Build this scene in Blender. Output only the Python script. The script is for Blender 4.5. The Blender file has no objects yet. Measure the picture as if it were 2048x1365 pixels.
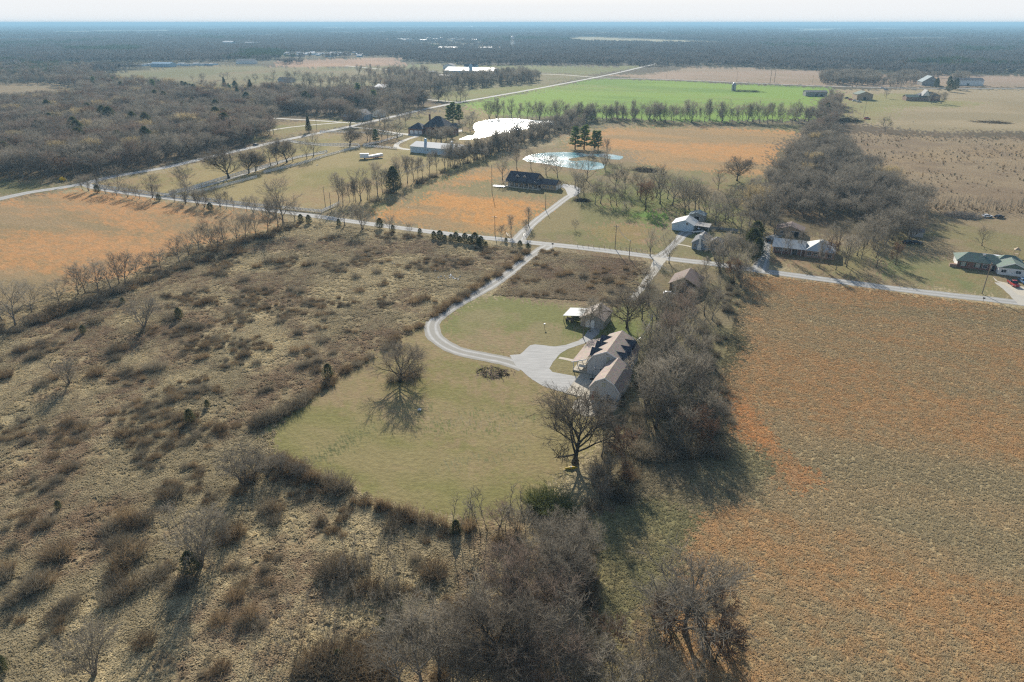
import bpy, math, random
import numpy as np
from mathutils import Matrix, Vector

# ------------------------------------------------------------------ camera, sky, sun, exposure
SC = bpy.context.scene
COL = SC.collection
H = 84.0
TH = math.radians(25.0)
F = 1365.33
cam_d = bpy.data.cameras.new('camera'); cam = bpy.data.objects.new('camera', cam_d); COL.objects.link(cam)
cam.location = (0, 0, H); cam.rotation_euler = (math.radians(90) - TH, 0, 0)
cam_d.sensor_width = 36; cam_d.lens = 24; cam_d.clip_start = 0.5; cam_d.clip_end = 80000
SC.camera = cam
SUN_EL, SUN_AZ = 24.0, 94.3           # azimuth as an angle from +X
w = bpy.data.worlds.new('World'); SC.world = w; w.use_nodes = True
wn = w.node_tree; bg = wn.nodes['Background']
sky = wn.nodes.new('ShaderNodeTexSky'); sky.sky_type = 'NISHITA'; sky.sun_disc = False
sky.sun_elevation = math.radians(SUN_EL); sky.sun_rotation = math.radians(90 - SUN_AZ)
sky.air_density = 1.0; sky.dust_density = 1.0; sky.ozone_density = 1.0; sky.altitude = 250
# a milky winter horizon under a clear sky
_tc = wn.nodes.new('ShaderNodeTexCoord'); _sx = wn.nodes.new('ShaderNodeSeparateXYZ'); wn.links.new(_tc.outputs['Generated'], _sx.inputs[0])
_mr = wn.nodes.new('ShaderNodeMapRange'); wn.links.new(_sx.outputs[2], _mr.inputs[0]); _mr.inputs[1].default_value = 0.02; _mr.inputs[2].default_value = 0.32; _mr.inputs[3].default_value = 1.0; _mr.inputs[4].default_value = 0.0
_mx = wn.nodes.new('ShaderNodeMix'); _mx.data_type = 'RGBA'; wn.links.new(_mr.outputs[0], _mx.inputs[0]); wn.links.new(sky.outputs[0], _mx.inputs[6]); _mx.inputs[7].default_value = (7.2, 7.3, 7.4, 1)
wn.links.new(_mx.outputs[2], bg.inputs[0]); bg.inputs[1].default_value = 0.085
sun_d = bpy.data.lights.new('sun', 'SUN'); sun_d.energy = 5.0; sun_d.angle = math.radians(0.5); sun_d.color = (1.0, 0.925, 0.82)
sun = bpy.data.objects.new('sun', sun_d); COL.objects.link(sun)
_e, _a = math.radians(SUN_EL), math.radians(SUN_AZ)
SUNV = Vector((math.cos(_e) * math.cos(_a), math.cos(_e) * math.sin(_a), math.sin(_e)))
sun.rotation_euler = SUNV.to_track_quat('Z', 'Y').to_euler()
SC.view_settings.view_transform = 'Standard'; SC.view_settings.look = 'None'
SC.view_settings.gamma = 1; SC.view_settings.use_curve_mapping = False
SC.view_settings.exposure = 0.58
SC.cycles.use_denoising = False; SC.cycles.use_adaptive_sampling = False; SC.cycles.filter_width = 1.25; SC.cycles.max_bounces = 5; SC.cycles.diffuse_bounces = 2; SC.cycles.glossy_bounces = 2
SC.cycles.transmission_bounces = 2; SC.cycles.volume_bounces = 0; SC.cycles.transparent_max_bounces = 4

# ------------------------------------------------------------------ helpers
rnd = random.Random(7)
NR = np.random.RandomState(11)
CT, ST = math.cos(TH), math.sin(TH)
def P(x, y, z=0.0):
    """ground point (at height z) seen at survey coordinate x, y"""
    u = (x - 1024) / F; v = (682.5 - y) / F
    dy = CT + v * ST; dz = -ST + v * CT
    t = (z - H) / dz
    return (u * t, dy * t)
def height_at(x, y, ytop):
    X, Y = P(x, y)
    return H + Y * math.tan(math.atan((682.5 - ytop) / F) - TH)
def unP(X, Y, Z=0.0):
    X = np.asarray(X, float); Y = np.asarray(Y, float)
    d = Y * CT - (Z - H) * ST
    d = np.where(d > 1, d, 1)
    v = Y * ST + (Z - H) * CT
    return 1024 + F * X / d, 682.5 - F * v / d
def lin(c):
    r = []
    for v in c:
        v = v / 255.0
        r.append(v / 12.92 if v <= 0.04045 else ((v + 0.055) / 1.055) ** 2.4)
    return tuple(r)
GA = math.radians(-24.0)               # the lie of the land survey grid: local x runs this way

def vnoise(x, y, seed=0):
    xi = np.floor(x).astype(np.int64); yi = np.floor(y).astype(np.int64)
    fx = x - xi; fy = y - yi
    fx = fx * fx * (3 - 2 * fx); fy = fy * fy * (3 - 2 * fy)
    def h(a, b):
        n = (a * 374761393 + b * 668265263 + seed * 974634777) & 0xffffffff
        n = ((n ^ (n >> 13)) * 1274126177) & 0xffffffff
        n = n ^ (n >> 16)
        return (n & 0xffff) / 65535.0
    a = h(xi, yi); b = h(xi + 1, yi); c = h(xi, yi + 1); d = h(xi + 1, yi + 1)
    return a + (b - a) * fx + (c - a) * fy + (a - b - c + d) * fx * fy
def fbm(x, y, s, seed=0, octv=4):
    t = 0; a = 0.5; n = 0
    for o in range(octv):
        t = t + a * vnoise(x / s + 13.7 * o, y / s - 7.1 * o, seed + o); n += a
        a *= 0.55; s = s * 0.5
    return t / n
def sstep(a, b, x):
    t = np.clip((x - a) / (b - a), 0, 1)
    return t * t * (3 - 2 * t)
def inpoly(X, Y, poly):
    poly = np.asarray(poly, float)
    res = np.zeros(X.shape, bool)
    m = (X >= poly[:, 0].min()) & (X <= poly[:, 0].max()) & (Y >= poly[:, 1].min()) & (Y <= poly[:, 1].max())
    if not m.any(): return res
    x = X[m]; y = Y[m]; r = np.zeros(x.shape, bool)
    n = len(poly)
    for i in range(n):
        x0, y0 = poly[i]; x1, y1 = poly[(i + 1) % n]
        if y0 == y1: continue
        c = (y0 > y) != (y1 > y)
        r ^= c & (x < (x1 - x0) * (y - y0) / (y1 - y0) + x0)
    res[m] = r
    return res
def W(px):                             # survey polygon to ground polygon
    # cover that reaches the edge of the surveyed strip goes on well past it
    return [P(a - 320 if a <= -60 else a + 380 if a >= 2100 else a, max(b, 51)) for a, b in px]

def setp(o, label=None, cat=None, group=None, kind=None):
    if label: o['label'] = label
    if cat: o['category'] = cat
    if group: o['group'] = group
    if kind: o['kind'] = kind
    return o
def link(o, parent=None):
    COL.objects.link(o)
    if parent is not None: o.parent = parent
    return o
def mesh_obj(name, V, Fc, mats, parent=None, mi=None, smooth=False):
    me = bpy.data.meshes.new(name); me.from_pydata(V, [], Fc)
    for m in (mats if isinstance(mats, (list, tuple)) else [mats]): me.materials.append(m)
    if mi is not None: me.polygons.foreach_set('material_index', mi)
    if smooth: me.polygons.foreach_set('use_smooth', [True] * len(me.polygons))
    me.update()
    return link(bpy.data.objects.new(name, me), parent)
def empty(name, loc, rz=0.0):
    o = bpy.data.objects.new(name, None); COL.objects.link(o)
    o.location = (loc[0], loc[1], loc[2] if len(loc) > 2 else 0); o.rotation_euler = (0, 0, rz)
    o.empty_display_size = 0.5
    return o
ONES = ['', 'first', 'second', 'third', 'fourth', 'fifth', 'sixth', 'seventh', 'eighth', 'ninth', 'tenth', 'eleventh', 'twelfth', 'thirteenth',
        'fourteenth', 'fifteenth', 'sixteenth', 'seventeenth', 'eighteenth', 'nineteenth']
TENS = {2: ('twentieth', 'twenty'), 3: ('thirtieth', 'thirty'), 4: ('fortieth', 'forty'), 5: ('fiftieth', 'fifty'), 6: ('sixtieth', 'sixty'), 7: ('seventieth', 'seventy')}
def ordinal(n):
    if n < 20: return ONES[n]
    a, b = divmod(n, 10)
    return TENS[a][0] if b == 0 else TENS[a][1] + '-' + ONES[b]

class MB:
    """collects shapes into one mesh"""
    def __init__(s): s.V = []; s.F = []; s.M = []
    def face(s, pts, m=0):
        b = len(s.V); s.V.extend(pts); s.F.append(tuple(range(b, b + len(pts)))); s.M.append(m)
    def box(s, x0, x1, y0, y1, z0, z1, m=0):
        b = len(s.V)
        s.V += [(x0, y0, z0), (x1, y0, z0), (x1, y1, z0), (x0, y1, z0), (x0, y0, z1), (x1, y0, z1), (x1, y1, z1), (x0, y1, z1)]
        for f in ((0, 3, 2, 1), (4, 5, 6, 7), (0, 1, 5, 4), (1, 2, 6, 5), (2, 3, 7, 6), (3, 0, 4, 7)):
            s.F.append(tuple(b + i for i in f)); s.M.append(m)
    def hexa(s, bot, top, m=0):
        b = len(s.V); n = len(bot); s.V += list(bot) + list(top)
        s.F.append(tuple(b + i for i in reversed(range(n)))); s.M.append(m)
        s.F.append(tuple(b + n + i for i in range(n))); s.M.append(m)
        for i in range(n):
            j = (i + 1) % n
            s.F.append((b + i, b + j, b + n + j, b + n + i)); s.M.append(m)
    def tube(s, pts, rad, n=5, m=0, cap=True):
        b = len(s.V)
        k = len(pts)
        for i in range(k):
            p = Vector(pts[i])
            if i == 0: d = Vector(pts[1]) - p
            elif i == k - 1: d = p - Vector(pts[i - 1])
            else: d = Vector(pts[i + 1]) - Vector(pts[i - 1])
            if d.length < 1e-6: d = Vector((0, 0, 1))
            d.normalize()
            a = d.cross(Vector((0.31, 0.95, 0.1)) if abs(d.y) < 0.9 else Vector((1, 0, 0))); a.normalize(); c = d.cross(a)
            r = rad[i]
            for j in range(n):
                t = 2 * math.pi * j / n
                q = p + a * (math.cos(t) * r) + c * (math.sin(t) * r)
                s.V.append((q.x, q.y, q.z))
        for i in range(k - 1):
            for j in range(n):
                j2 = (j + 1) % n
                s.F.append((b + i * n + j, b + i * n + j2, b + (i + 1) * n + j2, b + (i + 1) * n + j)); s.M.append(m)
        if cap:
            s.F.append(tuple(b + (k - 1) * n + j for j in range(n))); s.M.append(m)
            s.F.append(tuple(b + j for j in reversed(range(n)))); s.M.append(m)
    def lathe(s, prof, n=12, c=(0, 0), m=0):
        b = len(s.V)
        for r, z in prof:
            for j in range(n):
                t = 2 * math.pi * j / n
                s.V.append((c[0] + r * math.cos(t), c[1] + r * math.sin(t), z))
        for i in range(len(prof) - 1):
            for j in range(n):
                j2 = (j + 1) % n
                s.F.append((b + i * n + j, b + i * n + j2, b + (i + 1) * n + j2, b + (i + 1) * n + j)); s.M.append(m)
        s.F.append(tuple(b + (len(prof) - 1) * n + j for j in range(n))); s.M.append(m)
        s.F.append(tuple(b + j for j in reversed(range(n)))); s.M.append(m)
    def obj(s, name, mats, parent=None, smooth=False):
        return mesh_obj(name, s.V, s.F, mats, parent, s.M if isinstance(mats, (list, tuple)) else None, smooth)

# ------------------------------------------------------------------ materials
def newmat(name):
    m = bpy.data.materials.new(name); m.use_nodes = True
    nt = m.node_tree; b = nt.nodes['Principled BSDF']
    return m, nt, b
def N(nt, t, **kw):
    n = nt.nodes.new(t)
    for k, v in kw.items():
        if k.startswith('i_'): n.inputs[int(k[2:])].default_value = v
        else: setattr(n, k, v)
    return n
def noise(nt, scale, detail=4, rough=0.55, vec=None, dim='3D'):
    n = nt.nodes.new('ShaderNodeTexNoise'); n.noise_dimensions = dim
    n.inputs['Scale'].default_value = scale; n.inputs['Detail'].default_value = detail; n.inputs['Roughness'].default_value = rough
    if vec: nt.links.new(vec, n.inputs['Vector'])
    return n.outputs[0]
def maprange(nt, src, a, b, c, d):
    n = nt.nodes.new('ShaderNodeMapRange'); nt.links.new(src, n.inputs[0])
    for i, v in enumerate((a, b, c, d)): n.inputs[i + 1].default_value = v
    return n.outputs[0]
def mixc(nt, fac, A, B, mode='MIX'):
    n = nt.nodes.new('ShaderNodeMix'); n.data_type = 'RGBA'; n.blend_type = mode
    if hasattr(fac, 'links'): nt.links.new(fac, n.inputs[0])
    else: n.inputs[0].default_value = fac
    for k, v in ((6, A), (7, B)):
        if hasattr(v, 'links'): nt.links.new(v, n.inputs[k])
        else: n.inputs[k].default_value = (v[0], v[1], v[2], 1)
    return n.outputs[2]
def geo_pos(nt): return nt.nodes.new('ShaderNodeNewGeometry').outputs['Position']
def obj_pos(nt): return nt.nodes.new('ShaderNodeTexCoord').outputs['Object']
def mapping(nt, vec, scale=(1, 1, 1), rot=(0, 0, 0)):
    n = nt.nodes.new('ShaderNodeMapping'); nt.links.new(vec, n.inputs[0])
    n.inputs['Scale'].default_value = scale; n.inputs['Rotation'].default_value = rot
    return n.outputs[0]
def bump(nt, b, h, strength=0.5, dist=0.1):
    n = nt.nodes.new('ShaderNodeBump'); nt.links.new(h, n.inputs['Height'])
    if hasattr(strength, 'links'): nt.links.new(strength, n.inputs['Strength'])
    else: n.inputs['Strength'].default_value = strength
    n.inputs['Distance'].default_value = dist
    nt.links.new(n.outputs[0], b.inputs['Normal'])

def simple(name, c, rough=0.8, var=0.15, scale=1.5, metal=0.0, bumpd=0.0, stretch=(1, 1, 1), c2=None, spec=0.3):
    m, nt, b = newmat(name)
    c = lin(c)
    v = mapping(nt, obj_pos(nt), stretch)
    n1 = noise(nt, scale, 5, 0.6, v)
    lo = tuple(x * (1 - var) for x in c); hi = tuple(min(1, x * (1 + var)) for x in c)
    if c2: hi = lin(c2)
    col = mixc(nt, maprange(nt, n1, 0.32, 0.68, 0, 1), lo, hi)
    nt.links.new(col, b.inputs['Base Color'])
    b.inputs['Roughness'].default_value = rough; b.inputs['Metallic'].default_value = metal
    b.inputs['Specular IOR Level'].default_value = spec
    if bumpd: bump(nt, b, noise(nt, scale * 6, 3, 0.6, v), 0.6, bumpd)
    return m
def ribbed(name, c, pitch=0.25, axis=0, rough=0.5, c2=None, depth=0.03, var=0.12, metal=0.0, spec=0.4):
    """siding or standing seam metal: real colour from noise, fine relief from a wave"""
    m, nt, b = newmat(name)
    c = lin(c); op = obj_pos(nt)
    n1 = noise(nt, 0.6, 5, 0.6, op)
    lo = tuple(x * (1 - var) for x in c); hi = lin(c2) if c2 else tuple(min(1, x * (1 + var)) for x in c)
    nt.links.new(mixc(nt, maprange(nt, n1, 0.35, 0.65, 0, 1), lo, hi), b.inputs['Base Color'])
    wv = nt.nodes.new('ShaderNodeTexWave'); nt.links.new(op, wv.inputs[0])
    wv.bands_direction = 'XYZ'[axis]; wv.inputs['Scale'].default_value = 0.314 / pitch; wv.wave_profile = 'SAW'
    if depth > .006: bump(nt, b, wv.outputs['Fac'], 0.6, depth)
    b.inputs['Roughness'].default_value = rough; b.inputs['Metallic'].default_value = metal; b.inputs['Specular IOR Level'].default_value = spec
    return m
def shingle(name, c, c2, rough=0.85):
    m, nt, b = newmat(name)
    op = obj_pos(nt)
    n0 = noise(nt, 0.5, 4, 0.6, op)
    br = nt.nodes.new('ShaderNodeTexVoronoi'); br.inputs['Scale'].default_value = 3.5
    nt.links.new(mapping(nt, op, (1, 1, 1.6)), br.inputs['Vector'])
    a = mixc(nt, maprange(nt, n0, 0.3, 0.7, 0, 1), lin(c), lin(c2))
    k = mixc(nt, 0.22, a, br.outputs['Color'], 'OVERLAY')
    hs = nt.nodes.new('ShaderNodeHueSaturation'); hs.inputs['Saturation'].default_value = 0.75; nt.links.new(k, hs.inputs['Color'])
    nt.links.new(hs.outputs[0], b.inputs['Base Color'])
    bump(nt, b, br.outputs['Distance'], 0.5, 0.03)
    b.inputs['Roughness'].default_value = rough; b.inputs['Specular IOR Level'].default_value = 0.25
    return m
def glassmat(name, c=(30, 36, 44), rough=0.08):
    m, nt, b = newmat(name); c = lin(c)
    n1 = noise(nt, 0.9, 2, 0.5, obj_pos(nt))
    nt.links.new(mixc(nt, n1, tuple(x * 0.5 for x in c), tuple(x * 1.6 for x in c)), b.inputs['Base Color'])
    b.inputs['Roughness'].default_value = rough; b.inputs['Specular IOR Level'].default_value = 0.8
    return m
def barkmat(name, c, c2, rand=0.25, rough=0.85, spec=0.25, trans=0.0):
    m, nt, b = newmat(name)
    oi = nt.nodes.new('ShaderNodeObjectInfo')
    a = mixc(nt, oi.outputs['Random'], lin(c), lin(c2))
    n0 = noise(nt, 0.7, 2, 0.5, obj_pos(nt))
    k = mixc(nt, maprange(nt, n0, 0.3, 0.7, 0, rand), a, tuple(x * 0.45 for x in lin(c)))
    nt.links.new(k, b.inputs['Base Color']); b.inputs['Roughness'].default_value = rough
    b.inputs['Specular IOR Level'].default_value = spec
    if trans: thin_part(nt, b, k, trans)
    return m
def thin_part(nt, b, k, f):
    # thin stalks and blades pass light to their far side
    tr = nt.nodes.new('ShaderNodeBsdfTranslucent'); mx = nt.nodes.new('ShaderNodeMixShader'); mx.inputs[0].default_value = f
    nt.links.new(k, tr.inputs[0]); nt.links.new(b.outputs[0], mx.inputs[1]); nt.links.new(tr.outputs[0], mx.inputs[2])
    nt.links.new(mx.outputs[0], nt.nodes['Material Output'].inputs['Surface'])

M = {}
M['bark'] = barkmat('bark', (108, 100, 90), (128, 120, 110), 0.4)
M['bark_dark'] = barkmat('dark_bark', (58, 54, 46), (76, 70, 60), 0.5)
M['twig'] = barkmat('grey_twigs', (158, 150, 134), (102, 97, 88), trans=.45)
M['twig_oak'] = barkmat('oak_twigs', (122, 114, 102), (98, 92, 82), trans=.45)
M['twig_red'] = barkmat('reddish_twigs', (140, 124, 110), (120, 108, 96), trans=.45)
M['twig_gold'] = barkmat('golden_twigs', (188, 171, 131), (169, 154, 118), trans=.45)
M['twig_brown'] = barkmat('brown_brush', (150, 130, 100), (102, 86, 66), trans=.45)
M['twig_grey'] = barkmat('grey_brush', (146, 136, 116), (94, 87, 74), trans=.45)
M['leaf_rust'] = barkmat('rust_leaves', (124, 98, 78), (112, 92, 76), trans=.45)
M['cedar'] = barkmat('cedar_needles', (86, 94, 60), (98, 98, 58), 0.35, trans=.35)
M['pine'] = barkmat('pine_needles', (108, 128, 66), (118, 134, 70), 0.3, trans=.4)
M['grass_olive'] = barkmat('olive_sprays', (118, 122, 74), (104, 110, 68), 0.4, trans=.3)
# ------------------------------------------------------------------ the land: one sheet to the horizon, zones as real ground cover
# (polygon, colour a, colour b, patch colour c, noise size, relief, patch threshold)
Z = []
def zone(px, a, b, c, s=25, rel=0.5, th=0.6, streak=0.0): Z.append((W(px), lin(a), lin(b), lin(c), s, rel, th, streak))
TUS = ((170, 156, 121), (148, 135, 104), (128, 106, 82))
MEADOW = ((158, 143, 99), (142, 133, 84), (158, 134, 98))
# far clearings
zone([(1110, 80), (1170, 74.5), (1300, 79), (1450, 85), (1440, 89), (1300, 87), (1180, 85)], (170, 160, 124), (160, 150, 116), (150, 140, 110), 120, .1)
zone([(560, 121), (800, 116), (806, 130), (700, 133), (600, 136), (540, 132)], (172, 140, 112), (160, 130, 104), (150, 124, 100), 60, .1)
zone([(180, 150), (330, 136), (440, 131), (600, 136), (700, 135), (810, 131), (900, 140), (1190, 150), (1050, 182), (940, 202), (860, 197), (740, 186), (660, 190), (560, 196), (500, 202), (400, 190), (230, 166)], (134, 126, 92), (122, 120, 82), (140, 122, 92), 70, .3)
zone([(830, 128), (1000, 132), (1290, 134), (1240, 142), (1180, 149), (1040, 144), (900, 140), (820, 134)], (126, 128, 82), (118, 122, 78), (130, 118, 84), 60, .2)
zone([(-80, 166), (90, 166), (160, 178), (130, 198), (60, 206), (-80, 208)], (148, 130, 100), (140, 124, 96), (132, 120, 90), 50, .2)
zone([(860, 186), (1060, 172), (1150, 170), (1120, 178), (1050, 183), (930, 203), (880, 204)], (134, 134, 78), (126, 128, 72), (140, 130, 88), 40, .2)
zone([(1200, 150), (1290, 150), (1385, 135), (1500, 137), (1640, 142), (1780, 150), (2120, 154), (2120, 178), (1660, 173), (1500, 166), (1300, 158)], (164, 142, 120), (152, 134, 112), (150, 132, 104), 90, .2, .6, .3)
zone([(1620, 128), (1900, 134), (1890, 139), (1700, 136)], (151, 130, 102), (140, 122, 92), (130, 112, 90), 60, .2)
zone([(1950, 137), (2120, 134), (2120, 141), (1960, 141)], (140, 142, 88), (140, 136, 90), (130, 122, 90), 60, .2)
zone([(1655, 180), (1800, 180), (2120, 178), (2120, 278), (1990, 270), (1860, 264), (1760, 254), (1700, 246), (1650, 222), (1640, 205)], (164, 148, 116), (152, 138, 106), (160, 142, 108), 70, .35, .6, .3)
zone([(1665, 192), (1830, 186), (1850, 196), (1960, 206), (1920, 216), (1800, 214), (1760, 246), (1700, 244), (1672, 226)], (150, 144, 96), (142, 138, 90), (150, 136, 98), 40, .3)
zone([(1655, 176), (1676, 180), (1655, 196), (1690, 216), (1702, 224), (1690, 232), (1650, 226), (1636, 200)], (128, 108, 88), (116, 98, 80), (110, 96, 80), 20, .5)
zone([(1630, 250), (1700, 247), (1770, 256), (1860, 266), (1960, 262), (2120, 272), (2120, 280), (1950, 276), (1860, 276), (1760, 268), (1660, 268)], (112, 96, 76), (104, 90, 70), (96, 88, 68), 30, .5)
STRIPS = [[(90, 63), (340, 61), (360, 66), (100, 68)], [(330, 72), (560, 70), (560, 75), (340, 77)], [(640, 55), (1000, 52), (1000, 55), (640, 58)], [(1180, 66), (1330, 64), (1360, 69), (1200, 70)], [(1480, 58), (1800, 57), (1800, 60), (1480, 61)], [(1700, 78), (1900, 76), (1920, 82), (1700, 84)], [(-60, 80), (90, 78), (120, 84), (-60, 86)], [(960, 66), (1100, 64), (1100, 68), (970, 70)], [(640, 66), (820, 63), (830, 67), (650, 70)], [(1200, 103), (1260, 101), (1280, 106), (1200, 108)]]
for q_ in STRIPS: zone(q_, (158, 150, 116), (146, 138, 104), (150, 138, 110), 120, .1)
# winter wheat
zone([(925, 208), (1060, 184), (1190, 158), (1340, 162), (1500, 170), (1665, 176), (1642, 208), (1615, 238), (1400, 244), (1200, 236), (1000, 232), (930, 226)], (130, 158, 66), (114, 144, 60), (144, 148, 86), 60, .25, .62, .8)
zone([(930, 224), (1000, 233), (1200, 240), (1400, 246), (1600, 246), (1600, 262), (1300, 254), (1200, 250), (1000, 237), (960, 238), (925, 232)], (128, 120, 88), (118, 116, 78), (110, 100, 76), 25, .4)
# wooded floors, left side
zone([(-90, 208), (60, 206), (130, 200), (230, 168), (400, 192), (500, 204), (640, 200), (760, 190), (900, 204), (860, 218), (640, 266), (470, 302), (330, 334), (230, 352), (150, 364), (-90, 366)], (112, 98, 78), (104, 94, 70), (140, 122, 84), 30, .5, .62)
zone([(540, 246), (690, 236), (780, 222), (850, 214), (700, 252), (640, 262), (500, 288), (480, 278)], (140, 132, 88), (146, 126, 90), (128, 128, 78), 25, .3)
zone([(-90, 366), (20, 362), (120, 372), (140, 376), (60, 388), (-90, 412)], (128, 126, 84), (116, 112, 76), (110, 104, 72), 25, .3)
# pastures between the roads
zone([(186, 370), (330, 342), (560, 290), (700, 260), (860, 224), (935, 210), (1000, 236), (1000, 330), (900, 356), (800, 392), (742, 425), (650, 416), (400, 396), (196, 374)], *MEADOW, 30, .35, .6)
zone([(700, 262), (860, 226), (930, 212), (960, 240), (930, 280), (820, 276), (790, 300), (720, 292), (700, 284)], (140, 120, 88), (128, 118, 82), (132, 128, 80), 22, .35)
zone([(-90, 414), (0, 404), (60, 392), (165, 380), (300, 400), (460, 421), (580, 440), (540, 462), (470, 480), (380, 496), (270, 546), (180, 572), (80, 610), (-90, 650)], (158, 136, 102), (148, 130, 96), (194, 144, 94), 13, .5, .47, 1.0)
zone([(735, 437), (752, 405), (800, 385), (850, 368), (950, 336), (1010, 322), (1110, 290), (1170, 262), (1228, 247), (1400, 250), (1605, 262), (1562, 330), (1520, 372), (1480, 400), (1380, 430), (1345, 445), (1335, 508), (1200, 497), (1080, 480), (1015, 476), (880, 464)], (142, 130, 92), (128, 124, 82), (149, 127, 101), 24, .4, .6)
zone([(748, 436), (752, 420), (850, 400), (868, 372), (960, 340), (1030, 332), (1110, 330), (1090, 345), (1015, 346), (985, 362), (890, 376), (960, 392), (1110, 396), (1100, 412), (1060, 440), (1010, 470), (880, 462)], (160, 136, 98), (178, 142, 94), (206, 148, 84), 13, .7, .46, .4)
zone([(1130, 296), (1160, 270), (1225, 256), (1420, 256), (1595, 264), (1562, 318), (1540, 350), (1490, 356), (1430, 344), (1360, 342), (1270, 330), (1250, 318), (1200, 306)], (160, 136, 98), (176, 142, 96), (198, 146, 90), 24, .6, .48, .6)
zone([(1150, 300), (1270, 302), (1290, 332), (1250, 350), (1140, 348), (1010, 338), (1030, 308), (1090, 296)], (150, 130, 100), (140, 126, 92), (128, 124, 82), 15, .4)
zone([(1150, 398), (1200, 330), (1260, 346), (1460, 372), (1530, 430), (1440, 462), (1345, 432), (1250, 425), (1190, 410)], (134, 122, 90), (118, 122, 72), (142, 120, 88), 18, .4)
zone([(1215, 410), (1280, 418), (1345, 432), (1330, 458), (1270, 440)], (104, 134, 60), (120, 130, 72), (128, 124, 80), 12, .3)
zone([(1180, 462), (1230, 446), (1290, 450), (1330, 478), (1300, 490), (1220, 484)], (162, 134, 105), (150, 130, 88), (140, 130, 84), 10, .5)
# scrub and yards on the right
zone([(1560, 285), (1640, 262), (1690, 300), (1770, 360), (1850, 425), (1850, 480), (1790, 510), (1700, 490), (1500, 450), (1470, 400), (1520, 372)], (116, 100, 78), (106, 96, 70), (96, 92, 66), 20, .4)
zone([(1650, 268), (1760, 268), (1860, 276), (2120, 280), (2120, 446), (1960, 440), (1850, 428), (1790, 362), (1690, 304)], (150, 132, 104), (136, 118, 94), (160, 138, 104), 26, .6, .6)
zone([(1840, 428), (1960, 440), (2120, 440), (2120, 664), (2098, 612), (1950, 588), (1850, 576), (1700, 556), (1560, 532), (1500, 522), (1480, 500), (1430, 472), (1480, 440), (1600, 470), (1800, 490)], (144, 128, 98), (134, 126, 88), (152, 126, 98), 20, .35, .6)
zone([(1760, 500), (1900, 520), (2000, 560), (2010, 594), (1900, 578), (1780, 560)], (133, 128, 91), (122, 125, 83), (146, 128, 92), 12, .3)
zone([(1300, 470), (1345, 432), (1440, 456), (1480, 470), (1520, 528), (1440, 522), (1330, 512)], (142, 128, 98), (134, 126, 92), (128, 128, 80), 12, .3)
# foreground
zone([(1085, 500), (1150, 500), (1290, 524), (1310, 560), (1300, 604), (1230, 614), (1130, 612), (985, 590)], (158, 144, 112), (142, 126, 98), (132, 108, 86), 9, 1.0, .55)
zone([(1290, 524), (1480, 536), (1500, 560), (1480, 640), (1500, 700), (1450, 800), (1480, 900), (1330, 1010), (1210, 1010), (1180, 930), (1240, 830), (1270, 700), (1230, 612)], (130, 119, 92), (124, 116, 84), (134, 118, 92), 14, .5, .6)
zone([(1480, 546), (1700, 576), (2098, 622), (2120, 678), (2300, 1500), (1150, 1500), (1160, 1300), (1190, 1120), (1290, 1060), (1330, 1010), (1480, 945), (1440, 800), (1500, 690), (1480, 620)], (170, 151, 115), (162, 147, 113), (186, 150, 103), 12, .6, .47, 1.2)
zone([(1440, 780), (1500, 800), (1560, 900), (1640, 960), (1600, 990), (1500, 920), (1460, 850)], (182, 148, 106), (172, 146, 108), (200, 150, 94), 7, .7, .46, .6)
zone([(1480, 880), (1560, 930), (1530, 1000), (1420, 1020), (1350, 1060), (1300, 1060), (1330, 1010)], (150, 138, 106), (140, 132, 98), (150, 134, 104), 12, .5)
zone([(1190, 1040), (1300, 1000), (1400, 1030), (1370, 1120), (1340, 1220), (1330, 1300), (1420, 1500), (1140, 1500), (1170, 1300), (1180, 1180)], (150, 138, 100), (136, 130, 92), (150, 128, 98), 8, .55, .6)
zone([(835, 648), (865, 628), (900, 640), (1000, 700), (1180, 780), (1215, 860), (1170, 900), (1100, 985), (1010, 1030), (920, 1038), (830, 1020), (760, 1002), (680, 968), (620, 948), (545, 905), (532, 862), (600, 800), (655, 752), (740, 702)], (144, 133, 93), (132, 127, 81), (152, 133, 101), 10, .25, .58, .5)
zone([(945, 600), (985, 592), (1130, 611), (1180, 622), (1300, 604), (1340, 650), (1280, 700), (1250, 800), (1180, 800), (1040, 708), (900, 692), (876, 656), (900, 628)], (142, 133, 96), (128, 128, 82), (154, 134, 104), 10, .25, .58)
zone([(1135, 640), (1180, 636), (1230, 640), (1290, 640), (1300, 690), (1270, 680), (1190, 672), (1140, 672)], (116, 124, 74), (122, 124, 78), (128, 124, 84), 8, .25)
zone([(962, 738), (985, 733), (1008, 738), (1014, 746), (1000, 755), (980, 757), (964, 749)], (124, 108, 90), (104, 90, 76), (140, 124, 104), 2, 1.0, .5)
zone([(622, 926), (640, 929), (700, 890), (752, 852), (738, 845), (690, 876)], (120, 118, 78), (128, 124, 84), (104, 106, 72), 1.2, .5, .55)
zone([(838, 812), (930, 818), (1060, 834), (1100, 842), (1100, 846), (1040, 838), (930, 823), (838, 817)], (124, 120, 82), (118, 120, 78), (150, 134, 104), 3, .4, .5)
zone([(850, 836), (930, 840), (1040, 852), (1040, 856), (930, 845), (850, 841)], (156, 140, 108), (140, 130, 100), (112, 116, 76), 3, .5, .55)
zone([(846, 848), (940, 852), (1000, 858), (1000, 862), (940, 858), (846, 854)], (120, 120, 78), (124, 122, 80), (112, 114, 74), 3, .4, .55)
zone([(862, 934), (960, 918), (1010, 900), (1062, 878), (1062, 882), (1010, 905), (962, 922), (864, 938)], (142, 130, 100), (130, 126, 92), (112, 116, 78), 3, .4, .55)
DEFAULT = tuple(lin(c) for c in TUS)
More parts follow.
